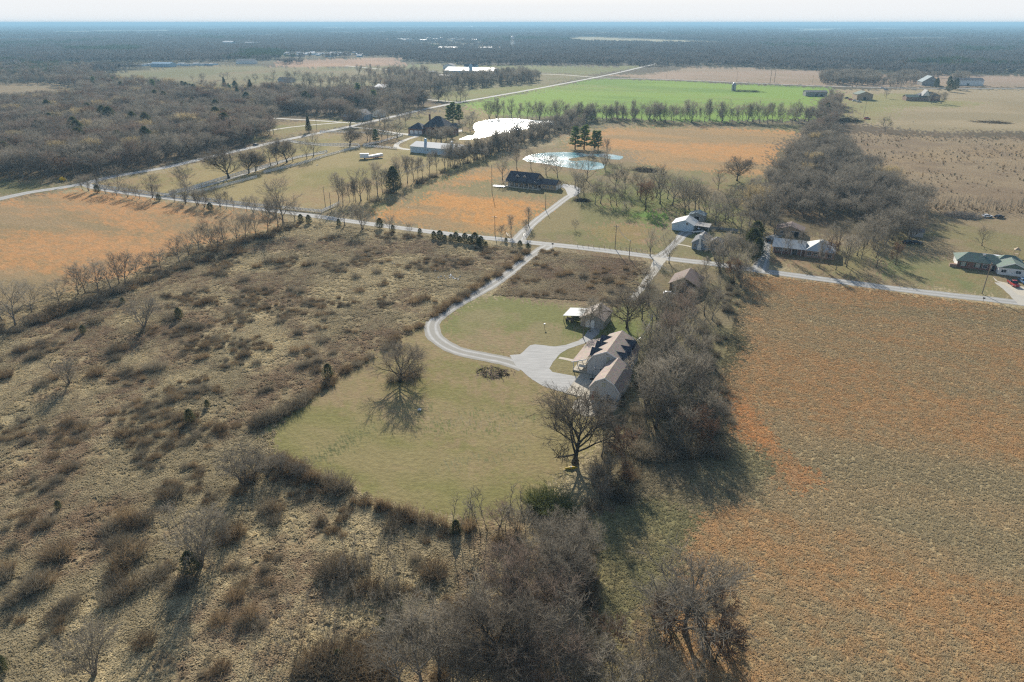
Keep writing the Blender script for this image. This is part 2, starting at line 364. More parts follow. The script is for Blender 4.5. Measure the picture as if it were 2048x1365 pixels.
FARFLOOR = (lin((96, 88, 72)), lin((86, 84, 64)), lin((110, 104, 80)))

def land(X, Y):
    """ground cover colour and relief at points"""
    r = np.hypot(X, Y)
    wr = np.clip(r * 0.010, 0.8, 25)
    wx = X + (fbm(X, Y, 9.0, 3, 3) - .5) * 2 * wr + (fbm(X, Y, 1.8, 5, 2) - .5) * 1.2
    wy = Y + (fbm(X, Y, 9.0, 4, 3) - .5) * 2 * wr + (fbm(X, Y, 1.8, 6, 2) - .5) * 1.2
    jt = np.clip(r * .011, 1.1, 9); RJ = np.random.RandomState(3)
    wx = wx + RJ.normal(0, 1, X.shape) * jt; wy = wy + RJ.normal(0, 1, X.shape) * jt
    col = np.zeros(X.shape + (3,)); rel = np.ones(X.shape)
    def paint(m, a, b, c, s, rl, th, streak):
        if not m.any(): return
        x = X[m]; y = Y[m]
        # wind-combed streaks lie along the survey grid
        if streak > 0:
            u = x * math.cos(GA) + y * math.sin(GA); v = -x * math.sin(GA) + y * math.cos(GA)
            n = fbm(u / (1 + 2.5 * streak), v, s, 21, 5); n2 = fbm(u / (1 + 3 * streak), v, s * 1.7, 31, 5)
        else:
            n = fbm(x, y, s, 21, 5); n2 = fbm(x, y, s * 1.4, 31, 5)
        f = sstep(.38, .62, n)[:, None]; fine = fbm(x, y, max(s * .12, 1.2), 41, 4); g = .85 * (sstep(th - .12, th + .16, n2 + (fine - .5) * .22) * (0.45 + 0.55 * sstep(.38, .58, fine)))[:, None]
        k = np.array(a) * (1 - f) + np.array(b) * f
        col[m] = k * (1 - g) + np.array(c) * g
        rel[m] = rl
    near = r < 620
    paint(near, *DEFAULT, 14, 1.0, .55, 0)
    paint(~near, *FARFLOOR, 180, .6, .6, 0)
    for poly, a, b, c, s, rl, th, st in Z:
        paint(inpoly(wx, wy, poly), a, b, c, s, rl, th, st)
    return col, rel

def build_land():
    az = np.concatenate([np.linspace(-180, -60, 13)[:-1], np.linspace(-60, -41, 20)[:-1], np.linspace(-41, 41, 760), np.linspace(41, 60, 20)[1:], np.linspace(60, 180, 13)[1:-1]])
    rr = np.concatenate([np.array([12, 25, 40, 52]), np.geomspace(60, 1500, 430), np.geomspace(1500, 42000, 80)[1:]])
    A = np.radians(90 - az); na = len(az); nr = len(rr)
    X = (rr[:, None] * np.cos(A)[None, :]).ravel(); Y = (rr[:, None] * np.sin(A)[None, :]).ravel()
    col, rel = land(X, Y)
    z = np.zeros_like(X)
    V = np.stack([X, Y, z], 1); V = np.vstack([[[0, 0, 0]], V])
    i = np.arange(nr - 1)[:, None] * na; j = np.arange(na)[None, :]; j2 = (j + 1) % na
    q = np.stack([i + j, i + na + j, i + na + j2, i + j2], -1).reshape(-1, 4) + 1
    fan = np.stack([np.zeros(na, int), 1 + np.arange(na), 1 + (np.arange(na) + 1) % na], 1)
    me = bpy.data.meshes.new('ground')
    nv = len(V); me.vertices.add(nv); me.vertices.foreach_set('co', V.ravel())
    nl = q.size + fan.size; me.loops.add(nl); me.loops.foreach_set('vertex_index', np.concatenate([q[:, ::-1].ravel(), fan[:, ::-1].ravel()]))
    npoly = len(q) + len(fan); me.polygons.add(npoly)
    st = np.concatenate([np.arange(len(q)) * 4, q.size + np.arange(len(fan)) * 3])
    me.polygons.foreach_set('loop_start', st)
    me.update(calc_edges=True)
    at = me.color_attributes.new('cover', 'FLOAT_COLOR', 'POINT')
    c4 = np.ones((nv, 4)); c4[1:, :3] = col; c4[1:, 3] = rel; c4[0, :3] = col[0]
    at.data.foreach_set('color', c4.ravel())
    me.validate()
    m, nt, b = newmat('land_cover')
    a = N(nt, 'ShaderNodeAttribute', attribute_name='cover')
    p = geo_pos(nt)
    n1 = noise(nt, 0.9, 5, 0.62, p); n2 = noise(nt, 0.16, 4, 0.6, p); n3 = noise(nt, 2.6, 4, 0.65, p)
    pm = mapping(nt, p, (0.35, 1.6, 1), (0, 0, -GA)); n4 = noise(nt, 1.1, 4, 0.6, pm)
    k1 = maprange(nt, n1, 0.32, 0.7, 0.72, 1.22); k2 = maprange(nt, n2, 0.3, 0.7, 0.9, 1.08); k4 = maprange(nt, n4, 0.32, 0.68, 0.84, 1.12)
    def mul(x, y):
        q = nt.nodes.new('ShaderNodeMath'); q.operation = 'MULTIPLY'; nt.links.new(x, q.inputs[0])
        if hasattr(y, 'links'): nt.links.new(y, q.inputs[1])
        else: q.inputs[1].default_value = y
        return q.outputs[0]
    km = mul(mul(k1, k2), k4)
    # mottling grows with the relief of the cover, darker in the low spots
    one = nt.nodes.new('ShaderNodeMix'); one.data_type = 'FLOAT'; nt.links.new(maprange(nt, a.outputs['Alpha'], 0, 1, .35, 1), one.inputs[0]); one.inputs[2].default_value = 1; nt.links.new(km, one.inputs[3])
    comb = nt.nodes.new('ShaderNodeCombineXYZ')
    for i_ in range(3): nt.links.new(one.outputs[0], comb.inputs[i_])
    base = mixc(nt, 1.0, a.outputs['Color'], comb.outputs[0], 'MULTIPLY')
    nt.links.new(base, b.inputs['Base Color'])
    b.inputs['Roughness'].default_value = 1.0; b.inputs['Specular IOR Level'].default_value = 0.05
    hh = nt.nodes.new('ShaderNodeMath'); hh.operation = 'ADD'; nt.links.new(n1, hh.inputs[0]); nt.links.new(mul(n3, .4), hh.inputs[1])
    bump(nt, b, hh.outputs[0], maprange(nt, a.outputs['Alpha'], 0, 1, 0.12, 1.0), 0.55)
    me.materials.append(m)
    o = link(bpy.data.objects.new('ground', me)); setp(o, 'rolling winter farmland of straw, olive and rust coloured grass reaching the horizon', kind='structure')
    return o
ground = build_land()

# ------------------------------------------------------------------ roads, lanes and ponds: sheets on the land
def roadmat(name, c, c2, tracks=True, grass=None):
    m, nt, b = newmat(name)
    a = N(nt, 'ShaderNodeAttribute', attribute_name='across'); p = geo_pos(nt)
    n1 = noise(nt, 1.0, 5, 0.6, mapping(nt, p, (.22, 1.5, 1), (0, 0, -.25))) if not tracks else noise(nt, 0.5, 5, .6, p); n2 = noise(nt, 5.0, 3, 0.6, p)
    col = mixc(nt, maprange(nt, n1, .3, .7, 0, 1), lin(c), lin(c2))
    col = mixc(nt, maprange(nt, n2, .3, .7, 0, .35), col, tuple(x * .6 for x in lin(c)))
    if tracks:
        ab = nt.nodes.new('ShaderNodeMath'); ab.operation = 'ABSOLUTE'; nt.links.new(a.outputs['Fac'], ab.inputs[0])
        sb = nt.nodes.new('ShaderNodeMath'); sb.operation = 'SUBTRACT'; nt.links.new(ab.outputs[0], sb.inputs[0]); sb.inputs[1].default_value = .48
        ab2 = nt.nodes.new('ShaderNodeMath'); ab2.operation = 'ABSOLUTE'; nt.links.new(sb.outputs[0], ab2.inputs[0])
        n5 = noise(nt, .12, 3, .6, p)
        ad = nt.nodes.new('ShaderNodeMath'); ad.operation = 'MULTIPLY_ADD'; nt.links.new(n5, ad.inputs[0]); ad.inputs[1].default_value = .25; nt.links.new(ab2.outputs[0], ad.inputs[2])
        col = mixc(nt, maprange(nt, ad.outputs[0], .18, .36, 0, .75), col, lin(grass or (132, 130, 120)))
    nt.links.new(col, b.inputs['Base Color']); b.inputs['Roughness'].default_value = .9; b.inputs['Specular IOR Level'].default_value = .3
    bump(nt, b, n2, .4, .04)
    return m
M['gravel'] = roadmat('pale_gravel', (194, 193, 188), (172, 172, 168), True, (138, 134, 122))
M['county'] = roadmat('worn_chip_seal', (190, 190, 186), (174, 174, 171), True, (148, 146, 138))
M['lane'] = roadmat('old_lane', (196, 192, 180), (178, 172, 158), False)
M['apron'] = roadmat('raked_gravel', (194, 193, 188), (160, 160, 156), False)
M['concrete'] = simple('concrete', (204, 195, 176), .85, .08, .7, c2=(186, 178, 160))
def curve_pts(pts, step):
    """Catmull-Rom through points, resampled"""
    P_ = [np.array(p[:2], float) for p in pts]; P_ = [2 * P_[0] - P_[1]] + P_ + [2 * P_[-1] - P_[-2]]
    out = []
    for i in range(1, len(P_) - 2):
        a, b, c, d = P_[i - 1:i + 3]; n = max(2, int(np.linalg.norm(c - b) / step))
        for k in range(n):
            t = k / n
            out.append(.5 * ((2 * b) + (-a + c) * t + (2 * a - 5 * b + 4 * c - d) * t * t + (-a + 3 * b - 3 * c + d) * t ** 3))
    out.append(P_[-2]); return out
def road(name, px, width, mat, z=.012, label=None, step=4.0, jitter=.18, world=False):
    pts = curve_pts(px if world else [P(*q) for q in px], step)
    V, Fc, att = [], [], []
    n = len(pts); ac = (-1, -.6, -.2, .2, .6, 1)
    for i, p in enumerate(pts):
        d = (pts[min(i + 1, n - 1)] - pts[max(i - 1, 0)]); d /= max(np.linalg.norm(d), 1e-6); nrm = np.array([-d[1], d[0]])
        wd = width if not isinstance(width, (list, tuple)) else np.interp(i / (n - 1), np.linspace(0, 1, len(width)), width)
        for k, t in enumerate(ac):
            e = (rnd.uniform(-jitter, jitter) if abs(t) == 1 else 0)
            q = p + nrm * (t * wd / 2 + e); V.append((q[0], q[1], z)); att.append(t)
        if i:
            for k in range(5):
                a = (i - 1) * 6 + k; Fc.append((a, a + 1, a + 7, a + 6))
    o = mesh_obj(name, V, [f[::-1] for f in Fc], mat)
    at = o.data.attributes.new('across', 'FLOAT', 'POINT'); at.data.foreach_set('value', att)
    return setp(o, label, kind='structure')
def sheet(name, poly, mat, z, label=None, world=False, warp=0.3, step=1.5):
    pts = poly if world else [P(*q) for q in poly]
    out = []
    n = len(pts)
    for i in range(n):
        a = np.array(pts[i][:2]); b = np.array(pts[(i + 1) % n][:2]); k = max(1, int(np.linalg.norm(b - a) / step))
        for j in range(k):
            q = a + (b - a) * j / k
            nx = float(fbm(np.array([q[0]]), np.array([q[1]]), 4.0, 9, 3)[0]) - .5; ny = float(fbm(np.array([q[0]]), np.array([q[1]]), 4.0, 19, 3)[0]) - .5
            out.append((q[0] + nx * warp * 2, q[1] + ny * warp * 2, z))
    from mathutils.geometry import tessellate_polygon
    tri = tessellate_polygon([[Vector(v) for v in out]])
    F3 = []
    for t in tri:
        a, b, c = (Vector(out[i]) for i in t)
        F3.append(t if (b - a).cross(c - a).z > 0 else t[::-1])
    o = mesh_obj(name, out, F3, mat)
    return setp(o, label, kind='structure')

road('county_road', [(-420, 490), (-120, 424), (0, 398), (60, 385), (150, 371), (230, 353), (330, 335.5), (400, 319), (470, 303), (560, 282.5), (640, 266), (700, 253.5), (775, 236), (850, 218.5), (930, 203), (1050, 182), (1130, 167), (1190, 155.5), (1240, 145), (1290, 133), (1330, 124)], 7.0, M['county'], .014, 'pale county road running away to the far woods', 6)
road('village_road', [(168, 368), (200, 378), (300, 392.5), (460, 411), (600, 428.5), (750, 449.5), (900, 468.5), (1010, 480), (1085, 488), (1150, 494.5), (1250, 506.5), (1330, 517), (1430, 528.5), (1530, 543), (1700, 566), (1850, 585), (2048, 607), (2200, 628), (2500, 669)], 5.6, M['county'], .017, 'pale narrow road crossing the picture past the houses', 4)
road('gravel_driveway', [(1098, 492), (1080, 502), (1050, 522), (1020, 545), (980, 573), (925, 603), (882, 630), (864, 650), (872, 676), (910, 700), (960, 712), (1010, 722), (1050, 735)], [6.2, 4.6, 4.6, 4.6, 4.8, 4.8, 5.0, 5.4], M['gravel'], .021, 'winding pale gravel driveway leading to the tan house', 2)
sheet('gravel_apron', [(1020, 711), (1040, 709), (1050, 700), (1060, 691), (1070, 689), (1110, 693.5), (1132, 690), (1158, 682), (1170, 672), (1176, 662), (1186, 655), (1200, 659), (1198, 668), (1184, 679), (1168, 688), (1148, 694), (1135, 698), (1120, 708), (1106, 724), (1098, 738), (1106, 745), (1130, 749), (1153, 753), (1153, 756.5), (1134.5, 787), (1110, 780), (1086, 772), (1064, 760), (1046, 744), (1030, 730)], M['apron'], .025, 'pale gravel turning area in front of the tan house', warp=.25, step=1.0)
road('gravel_lane', [(1036, 480), (1056, 457), (1080, 436), (1103, 419), (1128, 400), (1146, 388)], [6.5, 4.4, 4.2, 4.2, 4.6], M['gravel'], .021, 'straight gravel lane climbing to the dark roofed porch house', 3)
sheet('parking_area', [(1136, 392), (1130, 378), (1120, 374), (1128, 368), (1150, 372), (1162, 378), (1160, 386), (1152, 392), (1143, 396)], M['apron'], .025, 'gravel parking area beside the small dark roofed garage', step=2)
road('farm_drive', [(1312, 518), (1330, 506), (1345, 492), (1358, 480), (1366, 470), (1376, 464)], [5.5, 3.6, 3.4, 4.0, 6.0], M['gravel'], .021, 'gravel drive curving up to the white shed', 2)
road('dirt_track', [(1322, 516), (1314, 530), (1304, 546), (1288, 570), (1262, 600)], [5, 3.0, 2.6], M['lane'], .0232, 'dusty track dropping beside the brown roofed house', 2)
road('ranch_drive', [(1516, 545), (1524, 528), (1530, 512), (1532, 496), (1536, 478), (1560, 470)], [7, 4.2, 3.4, 4], M['gravel'], .022, 'shaded gravel drive beside the metal roofed ranch house', 2)
road('house_drive', [(2060, 612), (2040, 596), (2020, 578), (2004, 566)], [6.5, 5, 5, 5], M['lane'], .022, 'pale drive to the green roofed house', 2)
sheet('concrete_walk', [(1985, 553), (1995, 562), (2012, 566), (2048, 574), (2075, 590), (2055, 596), (2035, 590), (2020, 577), (2002, 567), (1990, 562)], M['concrete'], .026, 'pale concrete apron in front of the green roofed house', step=2)
road('field_road', [(1190, 156), (1300, 158.5), (1400, 162), (1500, 166.5), (1650, 172.5), (1800, 176.5), (1950, 177.5), (2200, 179), (2500, 181)], 6, M['county'], .016, 'thin pale road along the far edge of the green field', 12)
road('mansion_lane', [(692, 254), (740, 258), (790, 266), (835, 271.5)], [5, 4, 4, 9], M['lane'], .022, 'white lane in to the brick mansion', 4)
road('barn_lane', [(838, 272), (812, 280), (794, 289), (796, 296), (820, 300)], [4.5, 4, 4, 5], M['lane'], .026, 'white lane looping down to the long white barn', 3)
road('branch_road', [(430, 228), (500, 234), (560, 237.5), (640, 242), (700, 246), (740, 246)], 5, M['lane'], .018, 'pale side road leaving the wood on the left', 6)
road('meadow_lane', [(535, 262), (580, 255), (640, 249), (690, 245)], 4, M['lane'], .02, 'pale lane joining the side road from the left wood', 6)
road('tree_lane', [(780, 191), (820, 196), (870, 201), (920, 205)], 5.5, M['lane'], .018, 'pale lane coming in past the row of round trees', 8)
road('back_road', [(690, 132), (790, 141), (860, 144), (960, 147), (1100, 149), (1190, 155)], 7, M['lane'], .015, 'distant pale road passing the big white and blue barn', 14)
road('fence_lane', [(330, 390), (400, 375), (470, 354), (540, 332), (590, 316), (650, 306)], 4.0, M['lane'], .02, 'grey farm lane between the fenced pastures', 5)
road('mown_strip', [(575, 283), (640, 291), (715, 293)], 3.2, M['lane'], .02, 'grey path between the fenced pastures', 5)
road('front_path', [(1118, 716), (1132, 718.5), (1148, 722)], 1.3, M['concrete'], .03, 'white concrete path from the driveway to the porch', 1, 0)
road('house_path', [(1354, 489), (1368, 491), (1382, 494)], 1.2, M['concrete'], .03, 'white path to the blue grey house', 1, 0)

def watermat(name, c, c2, wave=.22):
    m, nt, b = newmat(name)
    p = geo_pos(nt)
    n0 = noise(nt, .05, 3, .5, p)
    nt.links.new(mixc(nt, maprange(nt, n0, .35, .65, 0, 1), lin(c), lin(c2)), b.inputs['Base Color'])
    b.inputs['IOR'].default_value = 1.33; b.inputs['Specular IOR Level'].default_value = .5
    nt.links.new(maprange(nt, n0, .35, .65, .12, .3), b.inputs['Roughness'])
    v = mapping(nt, p, (1, 2.2, 1), (0, 0, -GA))
    n1 = noise(nt, .9, 4, .6, v)
    bump(nt, b, n1, 1.0, wave)
    return m
M['water'] = watermat('sunlit_pond_water', (120, 150, 156), (96, 132, 140))
M['water2'] = watermat('blue_pond_water', (70, 150, 162), (60, 128, 142), .13)
M['mud'] = simple('muddy_bank', (132, 112, 88), 1, .2, .5)
pond1 = [(918, 279), (932, 273), (947, 270), (951, 263), (945, 257), (947, 250), (954, 245), (970, 241), (990, 238.5), (1015, 237.5), (1045, 238.5), (1075, 242), (1130, 242), (1128, 247), (1100, 251), (1060, 258), (1030, 262), (1005, 267), (965, 276), (935, 279.5)]
pond2 = [(1045, 319), (1052, 313), (1066, 309), (1090, 306), (1130, 304.5), (1152, 306), (1180, 309), (1206, 308), (1228, 310), (1248, 314), (1240, 320), (1222, 319), (1205, 315), (1180, 313), (1158, 315), (1138, 318), (1136, 321), (1150, 323), (1172, 321), (1200, 326), (1212, 330), (1206, 337), (1182, 341), (1150, 338), (1130, 335), (1105, 331), (1075, 326), (1052, 323)]
def grow(poly, k):
    cx = sum(p[0] for p in poly) / len(poly); cy = sum(p[1] for p in poly) / len(poly)
    return [(cx + (a - cx) * k, cy + (b - cy) * k) for a, b in poly]
sheet('pond', pond1, M['water'], .03, 'bright glaring pond beside the brick mansion', step=3, warp=.8)
sheet('pond', pond2, M['water2'], .03, 'blue pond with a spit of land and four pines behind', step=3, warp=.8)
sheet('paved_terrace', [(903, 262), (912, 260), (924, 260), (926, 263), (916, 265), (906, 265)], M['lane'], .03, 'small pale paved terrace beside the brick mansion', step=3)
# ------------------------------------------------------------------ plants
GOLD = 2.399963
def rotv(d, axis, ang): return Matrix.Rotation(ang, 3, axis) @ d
def perp(d, R):
    a = d.cross(Vector((R.uniform(-1, 1), R.uniform(-1, 1), R.uniform(-1, 1))))
    while a.length < 1e-3: a = d.cross(Vector((R.uniform(-1, 1), R.uniform(-1, 1), R.uniform(-1, 1))))
    return a.normalized()
def make_tree(seed, H_=10.0, spread=1.0, stems=1, r0=.22, cnt=(10, 6, 6, 7), ang=(50, 45, 40), up=(.05, .10, .05, .0), gn=(.10, .22, .3, .35), t0=.28, tw=.05, lat=1.0, lean=0.1, L0=.78, tlen=1.15):
    """bare winter tree: returns (trunk and limbs, crown of branches and twigs)"""
    R = random.Random(seed); T = MB(); C = MB()
    V = C.V; Fc = C.F; Mi = C.M
    def ribbon(pts, w0, w1):
        d = (pts[-1] - pts[0])
        a = perp(d.normalized(), R)
        b = len(V); n = len(pts)
        for i, p in enumerate(pts):
            wd = w0 + (w1 - w0) * i / (n - 1)
            if i == n - 1 and w1 <= 0.004: V.append(tuple(p))
            else: V.append(tuple(p - a * wd)); V.append(tuple(p + a * wd))
        for i in range(n - 1):
            k = b + 2 * i
            if i == n - 2 and w1 <= 0.004: Fc.append((k, k + 1, k + 2))
            else: Fc.append((k, k + 1, k + 3, k + 2))
            Mi.append(0)
    def grow_(p, d, L, r, lev, n_seg):
        pts = [p.copy()]; dirs = [d.copy()]
        for i in range(n_seg):
            d = d + perp(d, R) * (gn[min(lev, 3)] * R.uniform(.3, 1)) + Vector((0, 0, up[min(lev, 3)])); d.normalize()
            p = p + d * (L / n_seg); pts.append(p.copy()); dirs.append(d.copy())
        return pts, dirs
    for s in range(stems):
        th = s * 2 * math.pi / stems + R.uniform(-.5, .5)
        ln = lean if stems == 1 else R.uniform(.18, .42)
        d0 = Vector((math.cos(th) * ln, math.sin(th) * ln, 1)).normalized()
        p0 = Vector((math.cos(th), math.sin(th), 0)) * (0 if stems == 1 else r0 * 1.2)
        L = H_ * L0 * (1 if stems == 1 else R.uniform(.8, 1.05))
        pts, dirs = grow_(p0, d0, L, r0, 0, 7)
        rad = [r0 * (1 - .86 * (i / 7) ** .8) for i in range(8)]; rad[0] *= 1.45
        T.tube(pts, rad, 7)
        n1 = cnt[0]
        for k in range(n1):
            t = t0 + (1 - t0) * ((k + R.uniform(0, .8)) / n1) ** .9; t = min(t, .99)
            f = t * 7; i = int(f); q = pts[i].lerp(pts[i + 1], f - i); dd = dirs[i]
            ax = perp(dd, R)
            ax = rotv(Vector((1, 0, 0)), Vector((0, 0, 1)), k * GOLD + R.uniform(-.5, .5)); ax = dd.cross(ax).normalized()
            a1 = math.radians(ang[0] * R.uniform(.75, 1.2) * (1.25 - .55 * t))
            d1 = rotv(dd, ax, a1)
            env = math.sin(math.pi * min(1, (.22 + .78 * (t - t0) / (1 - t0)) * .92)) ** .6
            L1 = H_ * .42 * spread * (0.45 + .55 * env) * R.uniform(.8, 1.15) * lat
            r1 = max(.03, r0 * (1 - .8 * t) * .55)
            p1, e1 = grow_(q, d1, L1, r1, 1, 5)
            T.tube(p1, [r1 * (1 - .85 * j / 5) + .008 for j in range(6)], 5, cap=False)
            for k2 in range(cnt[1]):
                t2 = .22 + .78 * (k2 + R.random()) / cnt[1]; f = min(t2 * 5, 4.99); i = int(f)
                q2 = p1[i].lerp(p1[i + 1], f - i)
                d2 = rotv(e1[i], perp(e1[i], R), math.radians(ang[1] * R.uniform(.6, 1.3))); d2.z += .15; d2.normalize()
                L2 = L1 * .52 * (1.15 - .6 * t2) * R.uniform(.75, 1.2) + .3
                p2, e2 = grow_(q2, d2, L2, .03, 2, 3)
                r2 = max(.018, r1 * .38)
                C.tube(p2, [r2, r2 * .75, r2 * .5, r2 * .25 + .004], 3, cap=False)
                for k3 in range(cnt[2]):
                    t3 = .15 + .85 * (k3 + R.random()) / cnt[2]; f = min(t3 * 3, 2.99); i = int(f)
                    q3 = p2[i].lerp(p2[i + 1], f - i)
                    d3 = rotv(e2[i], perp(e2[i], R), math.radians(ang[2] * R.uniform(.5, 1.3)))
                    L3 = (L2 * .5 + .25) * R.uniform(.7, 1.2)
                    p3, e3 = grow_(q3, d3, L3, .02, 3, 2)
                    ribbon(p3, tw * .62, tw * .3)
                    for k4 in range(cnt[3]):
                        t4 = .1 + .9 * (k4 + R.random()) / cnt[3]; f = min(t4 * 2, 1.99); i = int(f)
                        q4 = p3[i].lerp(p3[i + 1], f - i)
                        d4 = rotv(e3[i], perp(e3[i], R), math.radians(R.uniform(20, 60)))
                        L4 = tlen * (.5 + L3 * .35) * R.uniform(.5, 1.1)
                        ribbon([q4, q4 + d4 * L4], tw * .42, 0)
    return T, C
def make_brush(seed, R_=1.6, H_=1.8, n=220, tw=.03, sub=4, flat=1.0, base=.5):
    R = random.Random(seed); C = MB()
    for i in range(n):
        a = R.uniform(0, 6.283); rr = R_ * base * math.sqrt(R.random())
        p = Vector((rr * math.cos(a), rr * math.sin(a), 0))
        out = rr / (R_ * base) * .8 + R.uniform(-.3, .3)
        d = Vector((math.cos(a) * out * flat, math.sin(a) * out * flat, 1)).normalized()
        L = H_ * R.uniform(.55, 1.08) * (1.05 - .25 * rr / R_)
        q = p + d * L * .55; d2 = (d + Vector((R.uniform(-.4, .4), R.uniform(-.4, .4), R.uniform(-.35, .1)))).normalized(); e = q + d2 * L * .5
        s = Vector((-math.sin(R.uniform(0, 6.28)), math.cos(R.uniform(0, 6.28)), 0)) * tw
        C.face([tuple(p - s), tuple(p + s), tuple(q + s * .7), tuple(q - s * .7)]); C.face([tuple(q - s * .7), tuple(q + s * .7), tuple(e)])
        for k in range(sub):
            t = R.uniform(.25, 1); o = p.lerp(q, t) if t < .6 else q.lerp(e, (t - .6) / .4)
            dd = (d + Vector((R.uniform(-1, 1), R.uniform(-1, 1), R.uniform(-.4, .6)))).normalized() * L * R.uniform(.15, .38)
            s2 = Vector((R.uniform(-1, 1), R.uniform(-1, 1), R.uniform(-1, 1))).normalized() * tw * .6
            C.face([tuple(o - s2), tuple(o + s2), tuple(o + dd)])
    return C
def make_conifer(seed, H_=5, R_=1.5, n=1300, shape='cedar', size=.34):
    R = random.Random(seed); T = MB(); C = MB()
    T.tube([(0, 0, 0), (0.04, 0, H_ * .5), (0, .03, H_ * .96)], [H_ * .03, H_ * .018, .02], 6)
    boughs = []
    if shape == 'pine':
        for k in range(34):
            z = H_ * (.13 + .83 * (k / 34)); a = k * GOLD; L = R_ * (1.0 - .72 * (k / 34)) * R.uniform(.7, 1.15)
            d = Vector((math.cos(a), math.sin(a), R.uniform(-.05, .35))).normalized(); e = Vector((0, 0, z)) + d * L
            T.tube([(0, 0, z), tuple(e)], [.06, .015], 4, cap=False); boughs.append((Vector((0, 0, z)), e))
    for i in range(n):
        if shape == 'pine':
            b0, b1 = boughs[R.randrange(len(boughs))]; t = R.uniform(.3, 1.05)
            c = b0.lerp(b1, t) + Vector((R.gauss(0, .22), R.gauss(0, .22), R.gauss(.05, .14))) * (R_ / 2.5)
            out = (b1 - b0).normalized()
        else:
            zt = R.random() ** .85; z = H_ * (.06 + .94 * zt)
            if shape == 'cone': env = 1.0 - zt * .95
            else: env = (min(1, zt * 4 + .45)) * (1 - zt ** 2.2) ** .6
            lump = .8 + .28 * math.sin(5 * z / H_ * 3 + 3 * math.sin(seed + i % 7))
            a = R.uniform(0, 6.283); rr = R_ * env * lump * R.uniform(.55, 1.04)
            c = Vector((rr * math.cos(a), rr * math.sin(a), z)); out = Vector((math.cos(a), math.sin(a), .5)).normalized()
        for k in range(2):
            u = (out + Vector((R.uniform(-.7, .7), R.uniform(-.7, .7), R.uniform(-.3, .8)))).normalized() * size * R.uniform(.6, 1.2)
            v = perp(u.normalized(), R) * size * .22
            C.face([tuple(c - v), tuple(c + v), tuple(c + u)])
    return T, C
def make_tuft(seed, n=16, R_=.32, H_=.42, wd=.05):
    R = random.Random(seed); C = MB()
    for i in range(n):
        a = R.uniform(0, 6.283); o = R.uniform(.2, 1.1)
        p = Vector((R.gauss(0, R_ * .3), R.gauss(0, R_ * .3), 0)); q = p + Vector((math.cos(a) * R_ * o * .6, math.sin(a) * R_ * o * .6, H_ * R.uniform(.6, 1)))
        e = q + Vector((math.cos(a) * R_ * o * .8, math.sin(a) * R_ * o * .8, -H_ * R.uniform(0, .35)))
        s = Vector((-math.sin(a), math.cos(a), 0)) * wd
        C.face([tuple(p - s), tuple(p + s), tuple(q + s), tuple(q - s)]); C.face([tuple(q - s), tuple(q + s), tuple(e)])
    return C

def proto(name, T, C, bm, tm):
    """meshes shared by every copy of one kind of tree"""
    mt = None
    if T is not None:
        mt = bpy.data.meshes.new(name + '_trunk'); mt.from_pydata(T.V, [], T.F); mt.materials.append(bm); mt.update()
        mt.polygons.foreach_set('use_smooth', [True] * len(mt.polygons))
    mc = bpy.data.meshes.new(name + '_crown'); mc.from_pydata(C.V, [], C.F); mc.materials.append(tm); mc.update()
    # one joined mesh for the masses of trees nobody could count
    V = list(C.V); Fc = list(C.F); mi = [1] * len(C.F)
    if T is not None:
        b = len(V); V += T.V; Fc += [tuple(i + b for i in f) for f in T.F]; mi += [0] * len(T.F)
    mj = bpy.data.meshes.new(name + '_whole'); mj.from_pydata(V, [], Fc); mj.materials.append(bm); mj.materials.append(tm)
    mj.polygons.foreach_set('material_index', mi); mj.update()
    return dict(trunk=mt, crown=mc, whole=mj)
PR = {}
def addp(key, n, fn, bm, tm):
    PR[key] = []
    for i in range(n):
        T, C = fn(i)
        if T is not None:
            zm = max(v[2] for v in C.V); k = 10.0 / zm; kw = k ** .4
            for B_ in (T, C): B_.V = [(v[0] * kw, v[1] * kw, v[2] * k) for v in B_.V]
        PR[key].append(proto('%s_%d' % (key, i), T, C, bm, tm))
HREF = 10.0
addp('bare', 4, lambda i: make_tree(100 + i, 10, 1.35, 1, .20, ((12, 6, 5, 5), (12, 6, 5, 5), (11, 6, 4, 4), (10, 6, 4, 4))[i], ang=(46 - 3 * i, 38, 38), up=(.04, .14, .07, .03), t0=.16, tlen=1.0), M['bark'], M['twig'])
addp('tall', 2, lambda i: make_tree(120 + i, 10, .85, 1, .15, (11, 5, 5, 5), ang=(36, 38, 36), up=(.03, .2, .1, .05), t0=.22), M['bark'], M['twig'])
addp('red', 2, lambda i: make_tree(140 + i, 10, 1.15, 2, .14, (8, 6, 5, 5), ang=(36, 36, 36), up=(.04, .16, .1, .05), t0=.15, tw=.05), M['bark'], M['twig_red'])
addp('gold', 1, lambda i: make_tree(150 + i, 10, 1.05, 2, .14, (8, 6, 5, 7), ang=(40, 40, 40)), M['bark'], M['twig_gold'])
addp('multi', 3, lambda i: make_tree(160 + i, 10, .95, 5, .12, (6, 5, 4, 4), ang=(32, 34, 36), up=(.02, .12, .08, .03), t0=.14, L0=.86), M['bark'], M['twig'])
addp('oak', 2, lambda i: make_tree(181 + i, 10, 1.75, 1, .36, (18, 9, 7, 8), ang=(54, 44, 42), up=(.02, .10, .05, .02), gn=(.12, .26, .34, .4), t0=.16, tw=.045, L0=.70, tlen=.9), M['bark_dark'], M['twig_oak'])
addp('russet', 2, lambda i: make_tree(190 + i, 10, 1.0, 1, .16, (10, 6, 6, 9), ang=(55, 45, 50), tw=.10, tlen=.5), M['bark_dark'], M['leaf_rust'])
addp('cedar', 3, lambda i: make_conifer(200 + i, 10, 3.2, 1500, 'cedar', .62), M['bark_dark'], M['cedar'])
